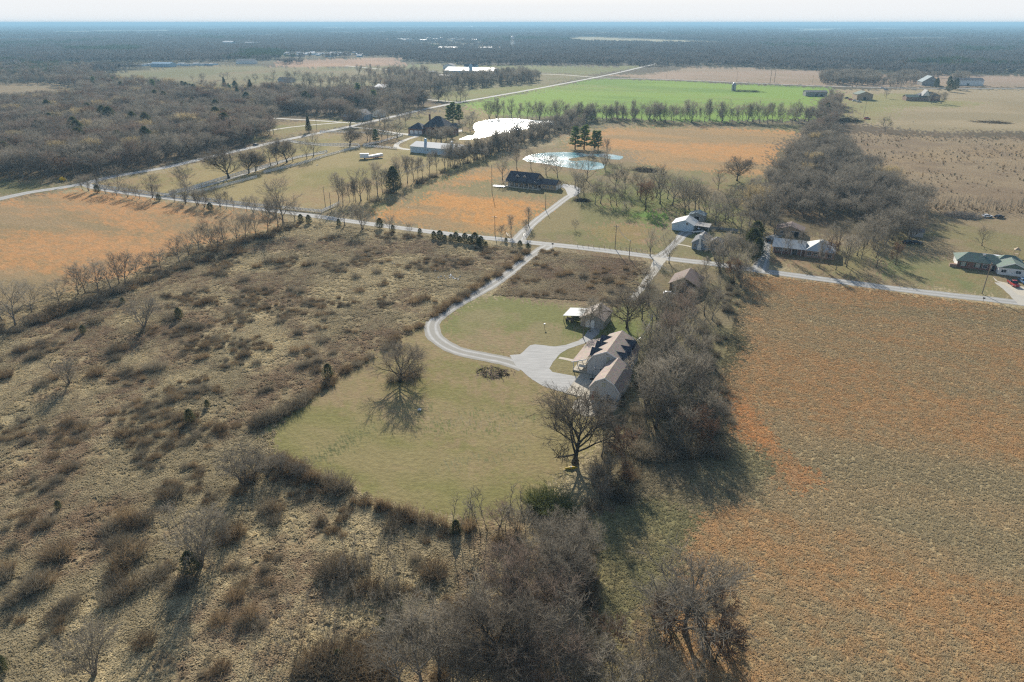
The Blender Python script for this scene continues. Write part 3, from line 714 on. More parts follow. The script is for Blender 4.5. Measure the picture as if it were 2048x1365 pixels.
addp('spruce', 1, lambda i: make_conifer(210 + i, 10, 2.6, 1500, 'cone', .6), M['bark_dark'], M['cedar'])
addp('pine', 2, lambda i: make_conifer(220 + i, 10, 2.9, 2600, 'pine', .5), M['bark_dark'], M['pine'])
addp('shrub', 3, lambda i: (None, make_brush(230 + i, 2.0, 2.0, 240, .022, 5)), None, M['twig_grey'])
addp('brown_shrub', 3, lambda i: (None, make_brush(240 + i, 2.0, 2.0, 260, .024, 5)), None, M['twig_brown'])
addp('olive_shrub', 1, lambda i: (None, make_brush(250 + i, 2.0, 2.2, 320, .04, 6)), None, M['grass_olive'])
addp('sapling', 2, lambda i: make_tree(260 + i, 10, .30, 1, .05, (9, 3, 2, 3), ang=(24, 28, 30), up=(.02, .25, .1, .1), t0=.3, tw=.04, L0=.9, tlen=.8), M['bark'], M['twig'])
addp('thorn', 1, lambda i: (None, make_brush(270 + i, 1.0, 2.6, 90, .02, 3, .35)), None, M['twig_brown'])

PLANTS = []      # (place, x_survey, y_survey, object, adjective, noun)
def plant(kind, x, y, h, place, wide=1.0, noun=None, cat='tree', name=None, adj=None, v=None, world=None):
    ps = PR[kind]; k = v if v is not None else rnd.randrange(len(ps)); p = ps[k % len(ps)]
    X, Y = world if world else P(x, y)
    ref = 2.0 if cat == 'shrub' else 10.0
    nm = name or {'cedar': 'cedar_tree', 'spruce': 'spruce_tree', 'pine': 'pine_tree', 'sapling': 'sapling', 'oak': 'oak_tree'}.get(kind, 'shrub' if cat == 'shrub' else 'bare_tree')
    if cat == 'tree': h *= 1.6 if y < 470 else 1.18
    s = h / ref
    if p['trunk'] is None:
        o = bpy.data.objects.new(nm, p['crown']); COL.objects.link(o); o.location = (X, Y, 0)
    else:
        o = empty(nm, (X, Y))
        link(bpy.data.objects.new('trunk', p['trunk']), o); link(bpy.data.objects.new('crown', p['crown']), o)
    o.rotation_euler = (0, 0, rnd.uniform(0, 6.28)); o.scale = (s * wide, s * wide, s)
    noun = noun or {'cedar': 'dark green cedar', 'spruce': 'dark green spruce', 'pine': 'green pine tree', 'sapling': 'thin leafless sapling', 'oak': 'bare oak', 'red': 'reddish bare tree',
                    'gold': 'golden twigged tree', 'multi': 'many-stemmed tree', 'russet': 'rusty leaved tree', 'shrub': 'grey leafless shrub', 'brown_shrub': 'brown leafless shrub',
                    'olive_shrub': 'olive green bush', 'tall': 'slender bare tree', 'bare': 'bare grey tree', 'thorn': 'upright brown brush clump'}[kind]
    o['category'] = cat
    PLANTS.append([place, x, y, o, noun, kind])
    return o
def many(kind, place, txt, h=10, wide=1.0, **kw):
    for t in txt.split():
        q = t.split(',')
        hh = float(q[2]) if len(q) > 2 else h
        k = q[3] if len(q) > 3 else kind
        plant(k, float(q[0]), float(q[1]), hh * rnd.uniform(.93, 1.07), place, wide * rnd.uniform(.9, 1.1), **kw)
def row(kind, place, a, b, n, h, jit=(4, 2), wide=1.0, kinds=None, **kw):
    for i in range(n):
        t = (i + rnd.uniform(.1, .9)) / n
        x = a[0] + (b[0] - a[0]) * t + rnd.uniform(-1, 1) * jit[0]; y = a[1] + (b[1] - a[1]) * t + rnd.uniform(-1, 1) * jit[1]
        plant(rnd.choice(kinds) if kinds else kind, x, y, h * rnd.uniform(.75, 1.2), place, wide * rnd.uniform(.85, 1.15), **kw)

OAK_TURN = 1.5
# --- the landmark trees
plant('oak', 1150, 926, 14.2, '', 1.15, adj='1', v=0)['label'] = 'largest spreading bare oak, with its dark trunk, below the tan house'
PLANTS.pop()[3].rotation_euler = (0, 0, OAK_TURN)
plant('oak', 800, 764, 9.6, '', 1.15, v=1)['label'] = 'lone bare oak casting a long shadow on the mown lawn'
PLANTS.pop()[3].rotation_euler = (0, 0, 0)
many('shrub', 'at the foot of the lone lawn oak', '786,762,2.4 812,758,2.8,brown_shrub 828,752,2.6', cat='shrub', wide=1.1)
many('bare', 'in the tree belt behind the tan house', '1254,657,12,oak 1180,664,10,tall 1166,676,10,tall 1196,655,7,tall 1284,640,12 1297,612,7.699999999999999 1313,640,11 1359,600,7.0 1377,622,7.699999999999999 1399,606,7.0 1313,690,11.5 1337,672,12 1365,662,12,red 1409,632,10 1321,735,12 1347,712,12,red 1297,722,11 1329,770,12 1358,752,12 1403,712,10 1312,664,11 1376,690,11 1340,700,11,multi 1392,738,10 1316,748,11 1436,604,8 1424,640,9 1362,592,5,red 1398,566,7 1408,586,7,multi 1296,574,7,multi 1344,610,5,multi 1412,556,7,tall 1330,622,7', wide=.92)
many('bare', 'in the tree belt below the tan house', '1294,768,10 1289,806,9 1297,806,12,multi 1326,812,12 1355,800,12 1380,792,12,multi 1398,776,10 1291,842,11 1311,856,12,multi 1339,850,12 1393,834,11,multi 1412,850,10 1427,872,9 1329,900,10,shrub 1355,898,10 1379,892,9,russet 1419,900,7,russet', h=11, wide=.95)
many('bare', 'between the big oak and the big field', '1203,913,9.5,tall 1250,930,8,russet 1222,962,7 1188,975,6,multi 1205,1005,6,multi', h=8)
many('shrub', 'in the thicket by the big field', '1225,900,2.6 1262,900,2.8 1290,915,3 1320,915,3 1355,912,3 1385,908,2.8 1415,905,2.6 1440,915,2.2 1200,945,2.4 1215,985,2.6,brown_shrub 1245,1000,2.4 1258,955,2.4,brown_shrub 1185,1015,2.2 1275,826,2.4 1280,870,2.6 1330,830,2.6 1370,830,2.6 1410,820,2.4', cat='shrub', wide=1.25)
plant('russet', 1250, 985, 6.0, 'between the big oak and the big field', .7, v=0)
# --- bottom edge
many('sapling', 'along the lower lawn edge', '905,1062,7 918,1070,6 938,1068,8 946,1058,7 962,1072,7 975,1064,8 996,1072,7 1010,1060,8 1020,1072,7 1038,1066,8 1052,1080,7 1066,1066,7', wide=1.5)
many('multi', 'above the bottom edge thicket', '1000,1052,5,red 1032,1062,5,multi 1095,1100,7 1120,1092,7 1148,1098,8 1112,1142,9 1146,1150,9 1172,1120,7 1050,1180,10,red 1092,1192,10 1130,1208,10 1010,1235,10,red 1046,1250,11 1090,1262,11,red', h=9)
many('bare', 'at the bottom of the picture', '975,1315,13 1002,1330,13.5,oak 1052,1335,12 1100,1330,11 1148,1318,10 1190,1352,8,multi 1212,1300,6,russet 880,1352,12 842,1368,12 905,1330,10,multi 800,1372,10 1230,1392,9,multi 1290,1400,9,multi 1350,1410,8,multi 930,1400,11 1080,1400,11,red 1150,1400,10')
plant('bare', 1370, 1268, 14.0, '', 1.5, v=0)['label'] = 'tall bare tree standing alone in the big rust coloured field, shadow falling downwards'
PLANTS.pop()
many('russet', 'around the lone tree in the big field', '1315,1262,5 1438,1262,6 1415,1290,8,multi 1398,1240,9,multi 1338,1250,8,multi 1455,1305,5 1305,1235,6,multi 1430,1325,6 1330,1295,5', wide=1.1)
# --- left foreground
plant('multi', 402, 1132, 11, '', 1.1, v=0)['label'] = 'fan shaped bare tree rising beside a small cedar in the lower left scrub'; PLANTS.pop()
plant('cedar', 384, 1148, 4.2, '', 1.1)['label'] = 'small dark cedar tucked beside the fan shaped bare tree'; PLANTS.pop()
plant('multi', 190, 1352, 9, '', 1.1, v=1)['label'] = 'bare tree at the bottom left corner of the scrub'; PLANTS.pop()
plant('multi', 448, 1092, 6.5, '', .9, v=1)['label'] = 'small bare tree just right of the fan shaped tree'; PLANTS.pop()
plant('multi', 488, 972, 8.5, '', 1.25, v=1)['label'] = 'round grey many stemmed tree at the left corner of the mown lawn'; PLANTS.pop()
plant('multi', 288, 655, 9.5, '', 1.3, v=2)['label'] = 'wide grey many stemmed tree alone in the upper scrub'; PLANTS.pop()
plant('multi', 138, 770, 7, '', 1.3, v=0)['label'] = 'pale many stemmed tree leaning in the left scrub thicket'; PLANTS.pop()
many('cedar', 'in the scrub left of the lawn', '657,757,3.6 381,845,3.2 415,815,1.8 246,608,2.0 359,638,3.2 167,668,2.4 118,1018,1.6 912,1068,2.6 678,1325,2.2 770,1262,2.4 5,1345,3 800,1226,2', wide=1.15)
many('olive_shrub', 'beside the big oak', '1100,1018,3.4 1076,1010,2.6 1122,1032,2.8', cat='shrub', wide=1.3)
# --- field boundary at left
many('bare', 'bordering the left rust field', '5,642,11.5 31,652,13.8 64,626,10.3 120,612,9.2 157,590,10.3 171,587,10.3 197,588,11.5 222,578,9.2 239,568,10.3 251,568,10.3 275,554,9.2 300,545,8.0 322,538,8.0 359,525,9.2 378,512,9.2 398,502,9.2 424,496,11.5 436,500,9.2 448,488,10.3 475,484,11.5 492,478,10.3 512,470,9.2 536,462,8.0 567,450,14.9 556,454,9.2 590,444,6.9')
row('shrub', 'bordering the left rust field', (40, 660), (580, 455), 34, 2.5, (8, 5), 1.3, ['shrub', 'shrub', 'brown_shrub'], cat='shrub')
row('bare', 'on the upper left road verge', (150, 380), (560, 432), 22, 5.5, (6, 1.5), .9, ['bare', 'multi', 'tall', 'multi'])
many('bare', 'on the upper left road verge', '238,380,9 305,396,8 372,406,8 440,414,7 378,396,7')
many('cedar', 'along the village road verge', '195,386,2.7 421,422,2.7 318,402,2.3 602,444,2.3 618,448,2.8 760,458,3.1 840,470,2.7 868,478,3.1 880,480,3.5 902,482,2.8 912,484,3.9 930,486,4.1 950,488,4.4 962,492,3.6 1012,486,2.0 1040,494,2.3 1056,498,2.2 786,464,1.9 678,452,2.0 890,482,2.5 920,486,2.7 940,489,3.1 958,491,3.1 972,493,2.0', wide=1.3)
many('bare', 'along the middle of the village road', '690,452,8 725,460,9,multi 640,446,4 780,466,6 820,470,5 1022,470,8.5,tall 1002,474,5 1057,452,6,tall 1052,474,7,tall 1150,460,3.5 1300,512,10 1338,527,10,bare 1430,520,10,multi 1446,528,11,bare 1460,536,10,bare 1475,520,9,multi 1490,540,10,bare 1456,508,9,multi 1440,545,9,multi 1476,556,9,multi 1465,570,8,russet 1482,575,8,multi')
row('shrub', 'along the gravel driveway', (1060, 504), (866, 634), 26, 2.0, (5, 3), 1.3, ['brown_shrub', 'brown_shrub', 'shrub', 'thorn'], cat='shrub')
row('shrub', 'along the upper left lawn edge', (850, 645), (610, 800), 17, 1.7, (7, 4), 1.2, ['brown_shrub', 'shrub'], cat='shrub')
many('shrub', 'in the hedge left of the lawn', '516,852,2.4 530,846,2.6 546,838,2.8 562,830,2.8 578,822,2.6 592,814,2.4 604,806,2.2 612,796,2.0', cat='shrub', wide=1.3)
row('shrub', 'along the lower left lawn edge', (545, 925), (690, 990), 20, 2.4, (10, 10), 1.25, ['brown_shrub', 'shrub', 'thorn'], cat='shrub')
row('shrub', 'along the lower lawn edge', (700, 1000), (935, 1062), 18, 1.9, (8, 7), 1.1, ['brown_shrub', 'thorn', 'thorn'], cat='shrub')
many('multi', 'along the lower left lawn edge', '510,948,6 535,955,5 565,950,4.5 600,960,4.5', wide=1.1)
# --- middle distance
many('tall', 'in the diagonal tree line', '677,408,10 686,412,10 700,404,7 708,402,7 722,402,12,bare 735,400,8 756,396,13,tall 766,388,9 775,385,9 802,372,13,bare 795,378,9 815,366,10 828,362,9 845,356,8 860,350,9 874,345,9 890,338,11,bare 900,334,9 918,328,9,bare 935,322,9 955,316,8 975,308,9,bare 992,302,9 1010,296,9,bare 740,398,7 712,404,8 784,382,7 836,358,8')
plant('cedar', 788, 385, 9, '', .95)['label'] = 'big dark cedar in the tree line above the orange field'; PLANTS.pop()
row('bare', 'by the bright pond', (900, 336), (1180, 236), 60, 8.5, (9, 4), .9, ['bare', 'multi', 'tall', 'bare', 'multi'])
row('shrub', 'by the bright pond', (740, 402), (1150, 246), 20, 2.6, (8, 3), 1.6, cat='shrub')
row('bare', 'below the green wheat field', (975, 237), (1640, 246), 72, 11.0, (5, 2.5), .9, ['bare', 'bare', 'tall', 'multi'])
many('bare', 'right of the porch house', '1034,340,10,tall 1005,360,10 1062,338,9 1092,350,10 1115,355,9 1150,375,10 1173,362,11 1156,392,9 1168,392,8 1210,340,7,multi 1190,408,8 1201,407,9 1222,410,7 1233,411,7 1250,412,9 1229,380,11 1250,386,10 1275,390,9 1280,400,9 1292,415,9 1290,422,9,russet 1312,396,11 1320,408,12 1345,411,11 1335,398,10 1370,428,11 1378,420,10 1390,422,11 1398,418,9 1408,432,9 1418,425,8 1215,321,9,tall 1185,317,5 1474,362,10,oak 1252,432,5 1436,380,8')
many('pine', 'behind the blue pond', '1150,298,10 1168,299,10.5 1188,300,9 1196,300,8.5')
many('oak', 'along the fenced farm lane', '458,357,12 498,347,10 512,342,9 542,332,11,bare 555,329,10,bare 574,325,11 586,324,9,bare 614,318,10,bare 627,313,13,bare 370,376,8,multi 700,291,9')
many('bare', 'around the brick mansion', '735,282,11 740,283,11 748,285,9 764,282,9 775,278,9 795,276,10 770,258,11 760,250,12 800,246,12 812,250,11 700,252,12,oak 745,240,12 778,236,11 820,232,9 838,232,9 862,286,7,multi 872,286,8,multi 882,284,8,multi 893,280,8,multi 903,276,7,multi 940,262,10,bare 944,252,9 925,262,7 905,282,7 884,290,7 725,246,9')
many('cedar', 'around the brick mansion', '906,244,12,pine 918,246,11,pine 898,246,10,pine 618,265,9,spruce 478,208,12,spruce 504,196,14,spruce 450,178,10,spruce 752,286,7,pine')
many('bare', 'among the yards by the village road', '1494,498,11 1512,480,12 1430,450,10 1437,462,10 1450,446,9 1456,440,9 1466,446,9 1480,470,10 1498,452,10 1526,462,12 1540,450,13 1510,440,12,gold 1548,470,11')
many('cedar', 'beside the ranch drive', '1503,508,9 1512,520,8 1508,496,10', wide=1.1)
many('bare', 'in front of the ranch house', '1576,516,9,tall 1597,508,9,tall 1638,536,11,tall 1657,530,9,russet 1672,540,8 1690,528,11 1693,535,11 1714,512,10 1723,518,9 1727,541,5 1752,516,11 1753,535,11 1791,530,8,russet 1700,500,11 1748,500,10,multi 1770,490,11,multi 1735,490,11 1676,500,11 1660,495,10', wide=.85)
plant('bare', 1964, 492, 8, '', 1.1)['label'] = 'lone bare tree behind the green roofed house'; PLANTS.pop()
many('bare', 'near the far sheds and farmhouse', '1770,264,9 1772,197,8 1660,246,10 1675,247,9 1826,246,1.2 1863,208,9 1882,208,9,multi 1898,184,10,cedar 1910,180,10,cedar 1897,172,9,cedar 1872,176,8,cedar')
many('bare', 'in the far pasture', '408,162,9 404,163,8 445,160,8 455,158,8 470,168,7 495,170,9 512,165,9 545,168,10 548,158,11 576,160,11 590,162,11 598,158,11 620,160,9 636,160,9 650,162,9 664,158,8 533,166,8 385,162,6 430,170,5')
row('bare', 'along the pale lane', (868, 203), (934, 201), 7, 11, (3, 1), .9, ['bare', 'oak'])
row('tall', 'in the far right scrub', (1840, 416), (2048, 424), 26, 4.5, (6, 4), .8, ['sapling', 'thorn', 'sapling'])

# --- scrub shrubs, left
SH = '14,755,3 40,700,2.4 85,772,2.4 110,760,2 191,750,2.6 232,720,2.2 255,745,2 318,738,3 300,742,2 403,719,2 415,715,1.6 489,712,1.8 513,728,1.4 526,785,1.8 540,780,1.6 600,735,2 614,731,2 636,722,1.8 342,806,2.2 354,800,2 393,784,2.2 362,838,2 437,862,2 246,872,2.2 290,888,1.8 147,852,1.6 160,860,1.6 150,935,1.6 135,942,1.6 106,915,1.2 345,992,2.6 330,996,2 478,988,2 500,960,2 113,628,3.2 130,622,3 191,645,3 143,657,2.4 342,640,2.8 328,594,2.0 376,588,2.4 417,604,2.4 400,610,2 451,512,3.2 470,508,2.8 396,525,2.6 444,550,2.6 430,545,2.4 489,562,2.2 581,580,2.2 600,584,2.2 612,532,2.2 625,528,2.2 540,526,2.6 513,535,2.2 560,526,2.4 605,492,2.2 376,654,2.2 398,656,2 410,695,2.4 489,712,2 560,646,1.6 598,668,2 646,684,1.8 588,704,2 240,700,2.6 225,706,2.4 44,704,2.6 79,715,2.4 60,720,2.2 712,556,2.2 753,546,2.2 718,584,2 829,605,2.2 848,600,2.4 96,1048,2.2 85,1055,1.8 250,1040,2.6 287,1044,2.4 270,1052,2.2 219,1064,2.4 230,1095,2.2 245,1090,2.4 533,1024,2.4 550,1020,2.2 547,1045,2 116,1112,2.8 105,1118,2.4 72,1178,3 90,1170,2.6 60,1185,2.6 27,1205,2.2 253,1118,3 270,1108,2.6 239,1150,2.4 225,1165,2.2 294,1165,2.4 321,1150,2.2 239,1195,2.6 222,1205,2.4 260,1180,2.2 372,1172,3 355,1180,2.4 475,1068,2.6 460,1080,2.4 471,1196,2.2 677,1142,3 660,1152,2.8 690,1150,2.6 780,1060,2.2 763,1022,2 800,1040,2 855,1052,2 869,1148,2.8 862,1155,2.4 780,1188,2.4 670,1150,2.6 937,1054,2.4 632,1335,3 650,1325,3 677,1340,3 700,1320,3 720,1335,3 745,1340,3 660,1360,3 610,1350,2.6 690,1362,3 730,1365,3 765,1355,3 775,1320,2.6 500,1235,2 485,1255,2 520,1250,1.8 440,1245,1.8 290,1290,2 120,1225,1.8 30,1095,1.8 15,1140,2.4 8,1155,2.4 70,960,1.4 820,1250,2.2 835,1270,2.4 1122,552,2 1138,548,1.8 1600,100,1 1165,556,2 1190,548,2 1215,560,2.2 1240,570,2.2 1180,575,1.6 1220,585,2 1250,540,2 1000,1085,2 1085,1130,2 720,1135,2.2 705,1190,2.2 735,1180,2.2 765,1192,2.2'
for t in SH.split():
    x, y, h = (float(q) for q in t.split(','))
    if y < 300: continue
    k = rnd.choice(['shrub', 'brown_shrub', 'brown_shrub', 'shrub'])
    pl = ('in the scrub beside the brown roofed house' if x > 1080 and y < 620 else
          'in the upper scrub below the village road' if y < 620 else
          'in the scrub left of the mown lawn' if y < 900 and x > 380 else
          'in the scrub at the far left' if y < 900 else
          'in the lower left scrub' if x < 400 else 'in the scrub below the mown lawn')
    plant(k, x + rnd.uniform(-2, 2), y, h * rnd.uniform(.85, 1.05), pl, rnd.uniform(1.0, 1.5), cat='shrub')

def label_plants():
    groups = {}
    for r in PLANTS: groups.setdefault((r[0], r[4]), []).append(r)
    for (place, noun), L in groups.items():
        L.sort(key=lambda r: r[1])
        for i, r in enumerate(L):
            if len(L) == 1: s = '%s %s' % (noun, place)
            else: s = '%s %s, %s from the left' % (noun, place, ordinal(i + 1))
            r[3]['label'] = s
            r[3]['group'] = {'tree': 'trees ', 'shrub': 'shrubs '}[r[3]['category']] + place
BT = [r for r in PLANTS if r[3].name.startswith('bare_tree')]
BT.sort(key=lambda r: -r[3].scale[2] / math.hypot(r[3].location[0], r[3].location[1]))
REST = BT[285:]
PLANTS = [r for r in PLANTS if not any(r is q for q in REST)]
REST_D = []
for r in REST:
    o = r[3]; REST_D.append((tuple(o.location), o.scale[2], o.scale[0], r[5]))
    for c_ in list(o.children): bpy.data.objects.remove(c_)
    bpy.data.objects.remove(o)
label_plants()

# --- masses: instances on points
def scatter(name, pts, prot, scl, wide=None, idx=None, icol=None, label=None, tilt=False):
    n = len(pts)
    pc = bpy.data.collections.new(name + '_kinds')
    for i, me in enumerate(prot):
        pc.objects.link(bpy.data.objects.new('%s_kind_%02d' % (name, i), me))
    me = bpy.data.meshes.new(name); me.vertices.add(n); me.vertices.foreach_set('co', np.asarray(pts, float).ravel())
    scl = np.asarray(scl, float)
    wide = scl if wide is None else np.asarray(wide, float)
    sv = np.stack([wide, wide, scl], 1)
    a = me.attributes.new('sv', 'FLOAT_VECTOR', 'POINT'); a.data.foreach_set('vector', sv.ravel())
    rv = np.zeros((n, 3)); rv[:, 2] = NR.uniform(0, 6.283, n)
    a = me.attributes.new('rv', 'FLOAT_VECTOR', 'POINT'); a.data.foreach_set('vector', rv.ravel())
    a = me.attributes.new('idx', 'INT', 'POINT'); a.data.foreach_set('value', (NR.randint(0, len(prot), n) if idx is None else np.asarray(idx)).astype(np.int32))
    if icol is not None:
        a = me.attributes.new('icol', 'FLOAT_COLOR', 'POINT'); c = np.ones((n, 4)); lum_ = icol.mean(1, keepdims=True); c[:, :3] = (lum_ + (icol - lum_) * .9) * np.array([[1.0, 1.0, .98]]); a.data.foreach_set('color', c.ravel())
    me.update()
    o = link(bpy.data.objects.new(name, me))
    g = bpy.data.node_groups.new(name + '_nodes', 'GeometryNodeTree')
    g.interface.new_socket('Geometry', in_out='INPUT', socket_type='NodeSocketGeometry'); g.interface.new_socket('Geometry', in_out='OUTPUT', socket_type='NodeSocketGeometry')
    gi = g.nodes.new('NodeGroupInput'); go = g.nodes.new('NodeGroupOutput')
    ip = g.nodes.new('GeometryNodeInstanceOnPoints'); ci = g.nodes.new('GeometryNodeCollectionInfo')
    ci.inputs['Collection'].default_value = pc; ci.inputs['Separate Children'].default_value = True; ci.inputs['Reset Children'].default_value = True
    def na(nm, t):
        q = g.nodes.new('GeometryNodeInputNamedAttribute'); q.data_type = t; q.inputs['Name'].default_value = nm; return q.outputs['Attribute']
    g.links.new(gi.outputs[0], ip.inputs['Points']); g.links.new(ci.outputs[0], ip.inputs['Instance'])
    ip.inputs['Pick Instance'].default_value = True
    g.links.new(na('idx', 'INT'), ip.inputs['Instance Index'])
    er = g.nodes.new('FunctionNodeEulerToRotation'); g.links.new(na('rv', 'FLOAT_VECTOR'), er.inputs[0]); g.links.new(er.outputs[0], ip.inputs['Rotation'])
    g.links.new(na('sv', 'FLOAT_VECTOR'), ip.inputs['Scale']); g.links.new(ip.outputs[0], go.inputs[0])
    md = o.modifiers.new('plants', 'NODES'); md.node_group = g
    setp(o, label, kind='stuff')
    return o
def rand_in(poly, spacing, jitter=1.0):
    poly = np.asarray(poly, float); x0, y0 = poly.min(0); x1, y1 = poly.max(0)
    nx = int((x1 - x0) / spacing) + 1; ny = int((y1 - y0) / spacing) + 1
    gx, gy = np.meshgrid(np.arange(nx), np.arange(ny)); X = x0 + (gx.ravel() + NR.uniform(0, jitter, gx.size)) * spacing; Y = y0 + (gy.ravel() + NR.uniform(0, jitter, gx.size)) * spacing
    m = inpoly(X, Y, poly); return X[m], Y[m]
def tintmat(name, k=1.0):
    m, nt, b = newmat(name)
    a = N(nt, 'ShaderNodeAttribute', attribute_name='icol', attribute_type='INSTANCER')
    oi = nt.nodes.new('ShaderNodeObjectInfo')
    q = maprange(nt, oi.outputs['Random'], 0, 1, .82 * k, 1.2 * k)
    cb = nt.nodes.new('ShaderNodeCombineXYZ')
    for i in range(3): nt.links.new(q, cb.inputs[i])
    k_ = mixc(nt, 1.0, a.outputs['Color'], cb.outputs[0], 'MULTIPLY'); nt.links.new(k_, b.inputs['Base Color'])
    b.inputs['Roughness'].default_value = .9; b.inputs['Specular IOR Level'].default_value = .1
    thin_part(nt, b, k_, .45)
    return m
M['tuft'] = tintmat('dry_grass_blades', 1.6)
M['stem'] = tintmat('bluestem_blades', 1.4)
def meshof(C, name, mat):
    me = bpy.data.meshes.new(name); me.from_pydata(C.V, [], C.F); me.materials.append(mat); me.update(); return me
tufts = [meshof(make_tuft(300 + i, 26, .48, .21, .07), 'tuft_%d' % i, M['tuft']) for i in range(4)]
blade = [meshof(make_tuft(310 + i, 18, .38, .13, .06), 'blades_%d' % i, M['stem']) for i in range(4)]
# tussock grass in the rough land
view = W([(-60, 330), (2110, 330), (2110, 1400), (-60, 1400)])
def cover_points(poly, spacing, relmin, relmax, dens=None):
    X, Y = rand_in(poly, spacing); c, r = land(X, Y)
    m = (r >= relmin) & (r <= relmax)
    px, py = unP(X, Y, 0); m &= (px > -330) & (px < 2430) & (py < 1480)
    if dens is not None: m &= NR.uniform(0, 1, len(X)) < dens(X, Y, c)
    return X[m], Y[m], c[m]
roughA = W([(-60, 600), (600, 440), (1060, 500), (860, 640), (540, 900), (900, 1060), (1180, 1060), (1180, 1480), (-60, 1480)])
X, Y, c = cover_points(roughA, .62, .95, 1.1, lambda x, y, c: .25 + .75 * sstep(.35, .6, fbm(x, y, 7, 77, 3)))
s = NR.uniform(.7, 1.35, len(X)); wds = s * NR.uniform(.9, 1.5, len(X))
scatter('tussock_grass', np.stack([X, Y, X * 0], 1), tufts, s, wds, icol=c * NR.uniform(.85, 1.2, (len(X), 1)), label='pale straw coloured tussock grass covering the rough land on the left')
roughB = W([(985, 590), (1085, 500), (1290, 524), (1310, 560), (1300, 610)])
X, Y, c = cover_points(roughB, .62, .95, 1.1)
scatter('tussock_grass', np.stack([X, Y, X * 0], 1), tufts, NR.uniform(.8, 1.4, len(X)), icol=c, label='pale tussock grass between the gravel driveway and the brown roofed house')
bigf = W([(1180, 1000), (1430, 780), (1480, 600), (1500, 548), (2098, 624), (2120, 680), (2120, 1480), (1160, 1480)])
def dn(x, y, c): return .7 + .3 * sstep(.02, .22, c[:, 0] - c[:, 2] * 1.6)
X, Y, c = cover_points(bigf, .5, .5, .85, dn)
scatter('bluestem_grass', np.stack([X, Y, X * 0], 1), blade, NR.uniform(.6, 1.25, len(X)), icol=c, label='rust and straw coloured bluestem grass in the big right hand field')
# ------------------------------------------------------------------ woods nobody could count
_kk = sorted({d[3] for d in REST_D}); _pr = [PR[k][0]['whole'] for k in _kk]
scatter('tree_rows', [d[0] for d in REST_D], _pr, [d[1] for d in REST_D], [d[2] for d in REST_D], idx=[_kk.index(d[3]) for d in REST_D], label='distant rows of bare trees round the wheat field, pond and pastures')
def thin(X, Y, avoid):
    m = np.ones(len(X), bool)
    for a in avoid: m &= ~inpoly(X, Y, W(a))
    return X[m], Y[m]
def wood(name, px, spacing, h, label, kinds=('bare', 'multi', 'tall', 'red', 'bare'), extra=(), extrap=.05, avoid=(), wide=1.0, gaps=.0):
    X, Y = rand_in(W(px), spacing)
    X, Y = thin(X, Y, avoid)
    if gaps: m = fbm(X, Y, spacing * 5, 55, 3) > gaps; X, Y = X[m], Y[m]
    n = len(X); pr = []; w_ = []
    for k in kinds:
        for p in PR[k]: pr.append(p['whole']); w_.append(1.0 / len(PR[k]))
    ne = 0
    for k in extra:
        for p in PR[k]: pr.append(p['whole']); w_.append(extrap / len(PR[k])); ne += 1
    w_ = np.array(w_); w_ /= w_.sum(); idx = NR.choice(len(pr), n, p=w_)
    hs = h * 1.2 * NR.uniform(.7, 1.15, n) * (.85 + .3 * fbm(X, Y, spacing * 6, 66, 2)) / 10
    scatter(name, np.stack([X, Y, X * 0], 1), pr, hs, hs * NR.uniform(.9, 1.2, n) * wide, idx=idx, label=label)
    return n
W1 = [(-90, 366), (-90, 214), (0, 210), (90, 204), (140, 202), (185, 196), (240, 186), (330, 196), (440, 198), (520, 208), (600, 212), (640, 222), (700, 222), (700, 234), (560, 228), (440, 226), (500, 238), (600, 243), (560, 256), (520, 262), (560, 270), (480, 293), (400, 313), (330, 330), (290, 337), (210, 350), (120, 360), (40, 358)]
nt_ = wood('woods', W1, 7.6, 13, 'dense leafless grey wood filling the left side beyond the county road', kinds=('bare', 'multi', 'bare', 'red'), extra=('cedar', 'gold', 'russet'), extrap=.10, avoid=[[(540, 240), (700, 236), (700, 262), (560, 264)], [(345, 208), (440, 208), (450, 222), (350, 222)]], wide=1.15)
W3 = [(1590, 300), (1630, 268), (1660, 262), (1690, 300), (1720, 326), (1760, 355), (1840, 418), (1842, 456), (1822, 485), (1770, 490), (1660, 470), (1640, 440), (1580, 448), (1545, 440), (1495, 432), (1462, 418), (1478, 400), (1512, 392), (1545, 360), (1570, 325)]
wood('woods', W3, 6.6, 10.0, 'dense leafless grey wood between the orange field and the scrubland', kinds=('bare', 'multi', 'bare', 'multi'), extra=('gold',), extrap=.04, avoid=[[(1660, 440), (1760, 450), (1760, 475), (1650, 470)], [(1460, 420), (1600, 432), (1600, 446), (1500, 446)]], wide=1.1)
W4 = [(1608, 290), (1618, 262), (1640, 240), (1640, 220), (1655, 205), (1680, 210), (1672, 240), (1660, 262), (1640, 290)]
wood('woods', W4, 8, 12, 'narrow strip of bare trees at the corner of the wheat field', extra=('cedar',))
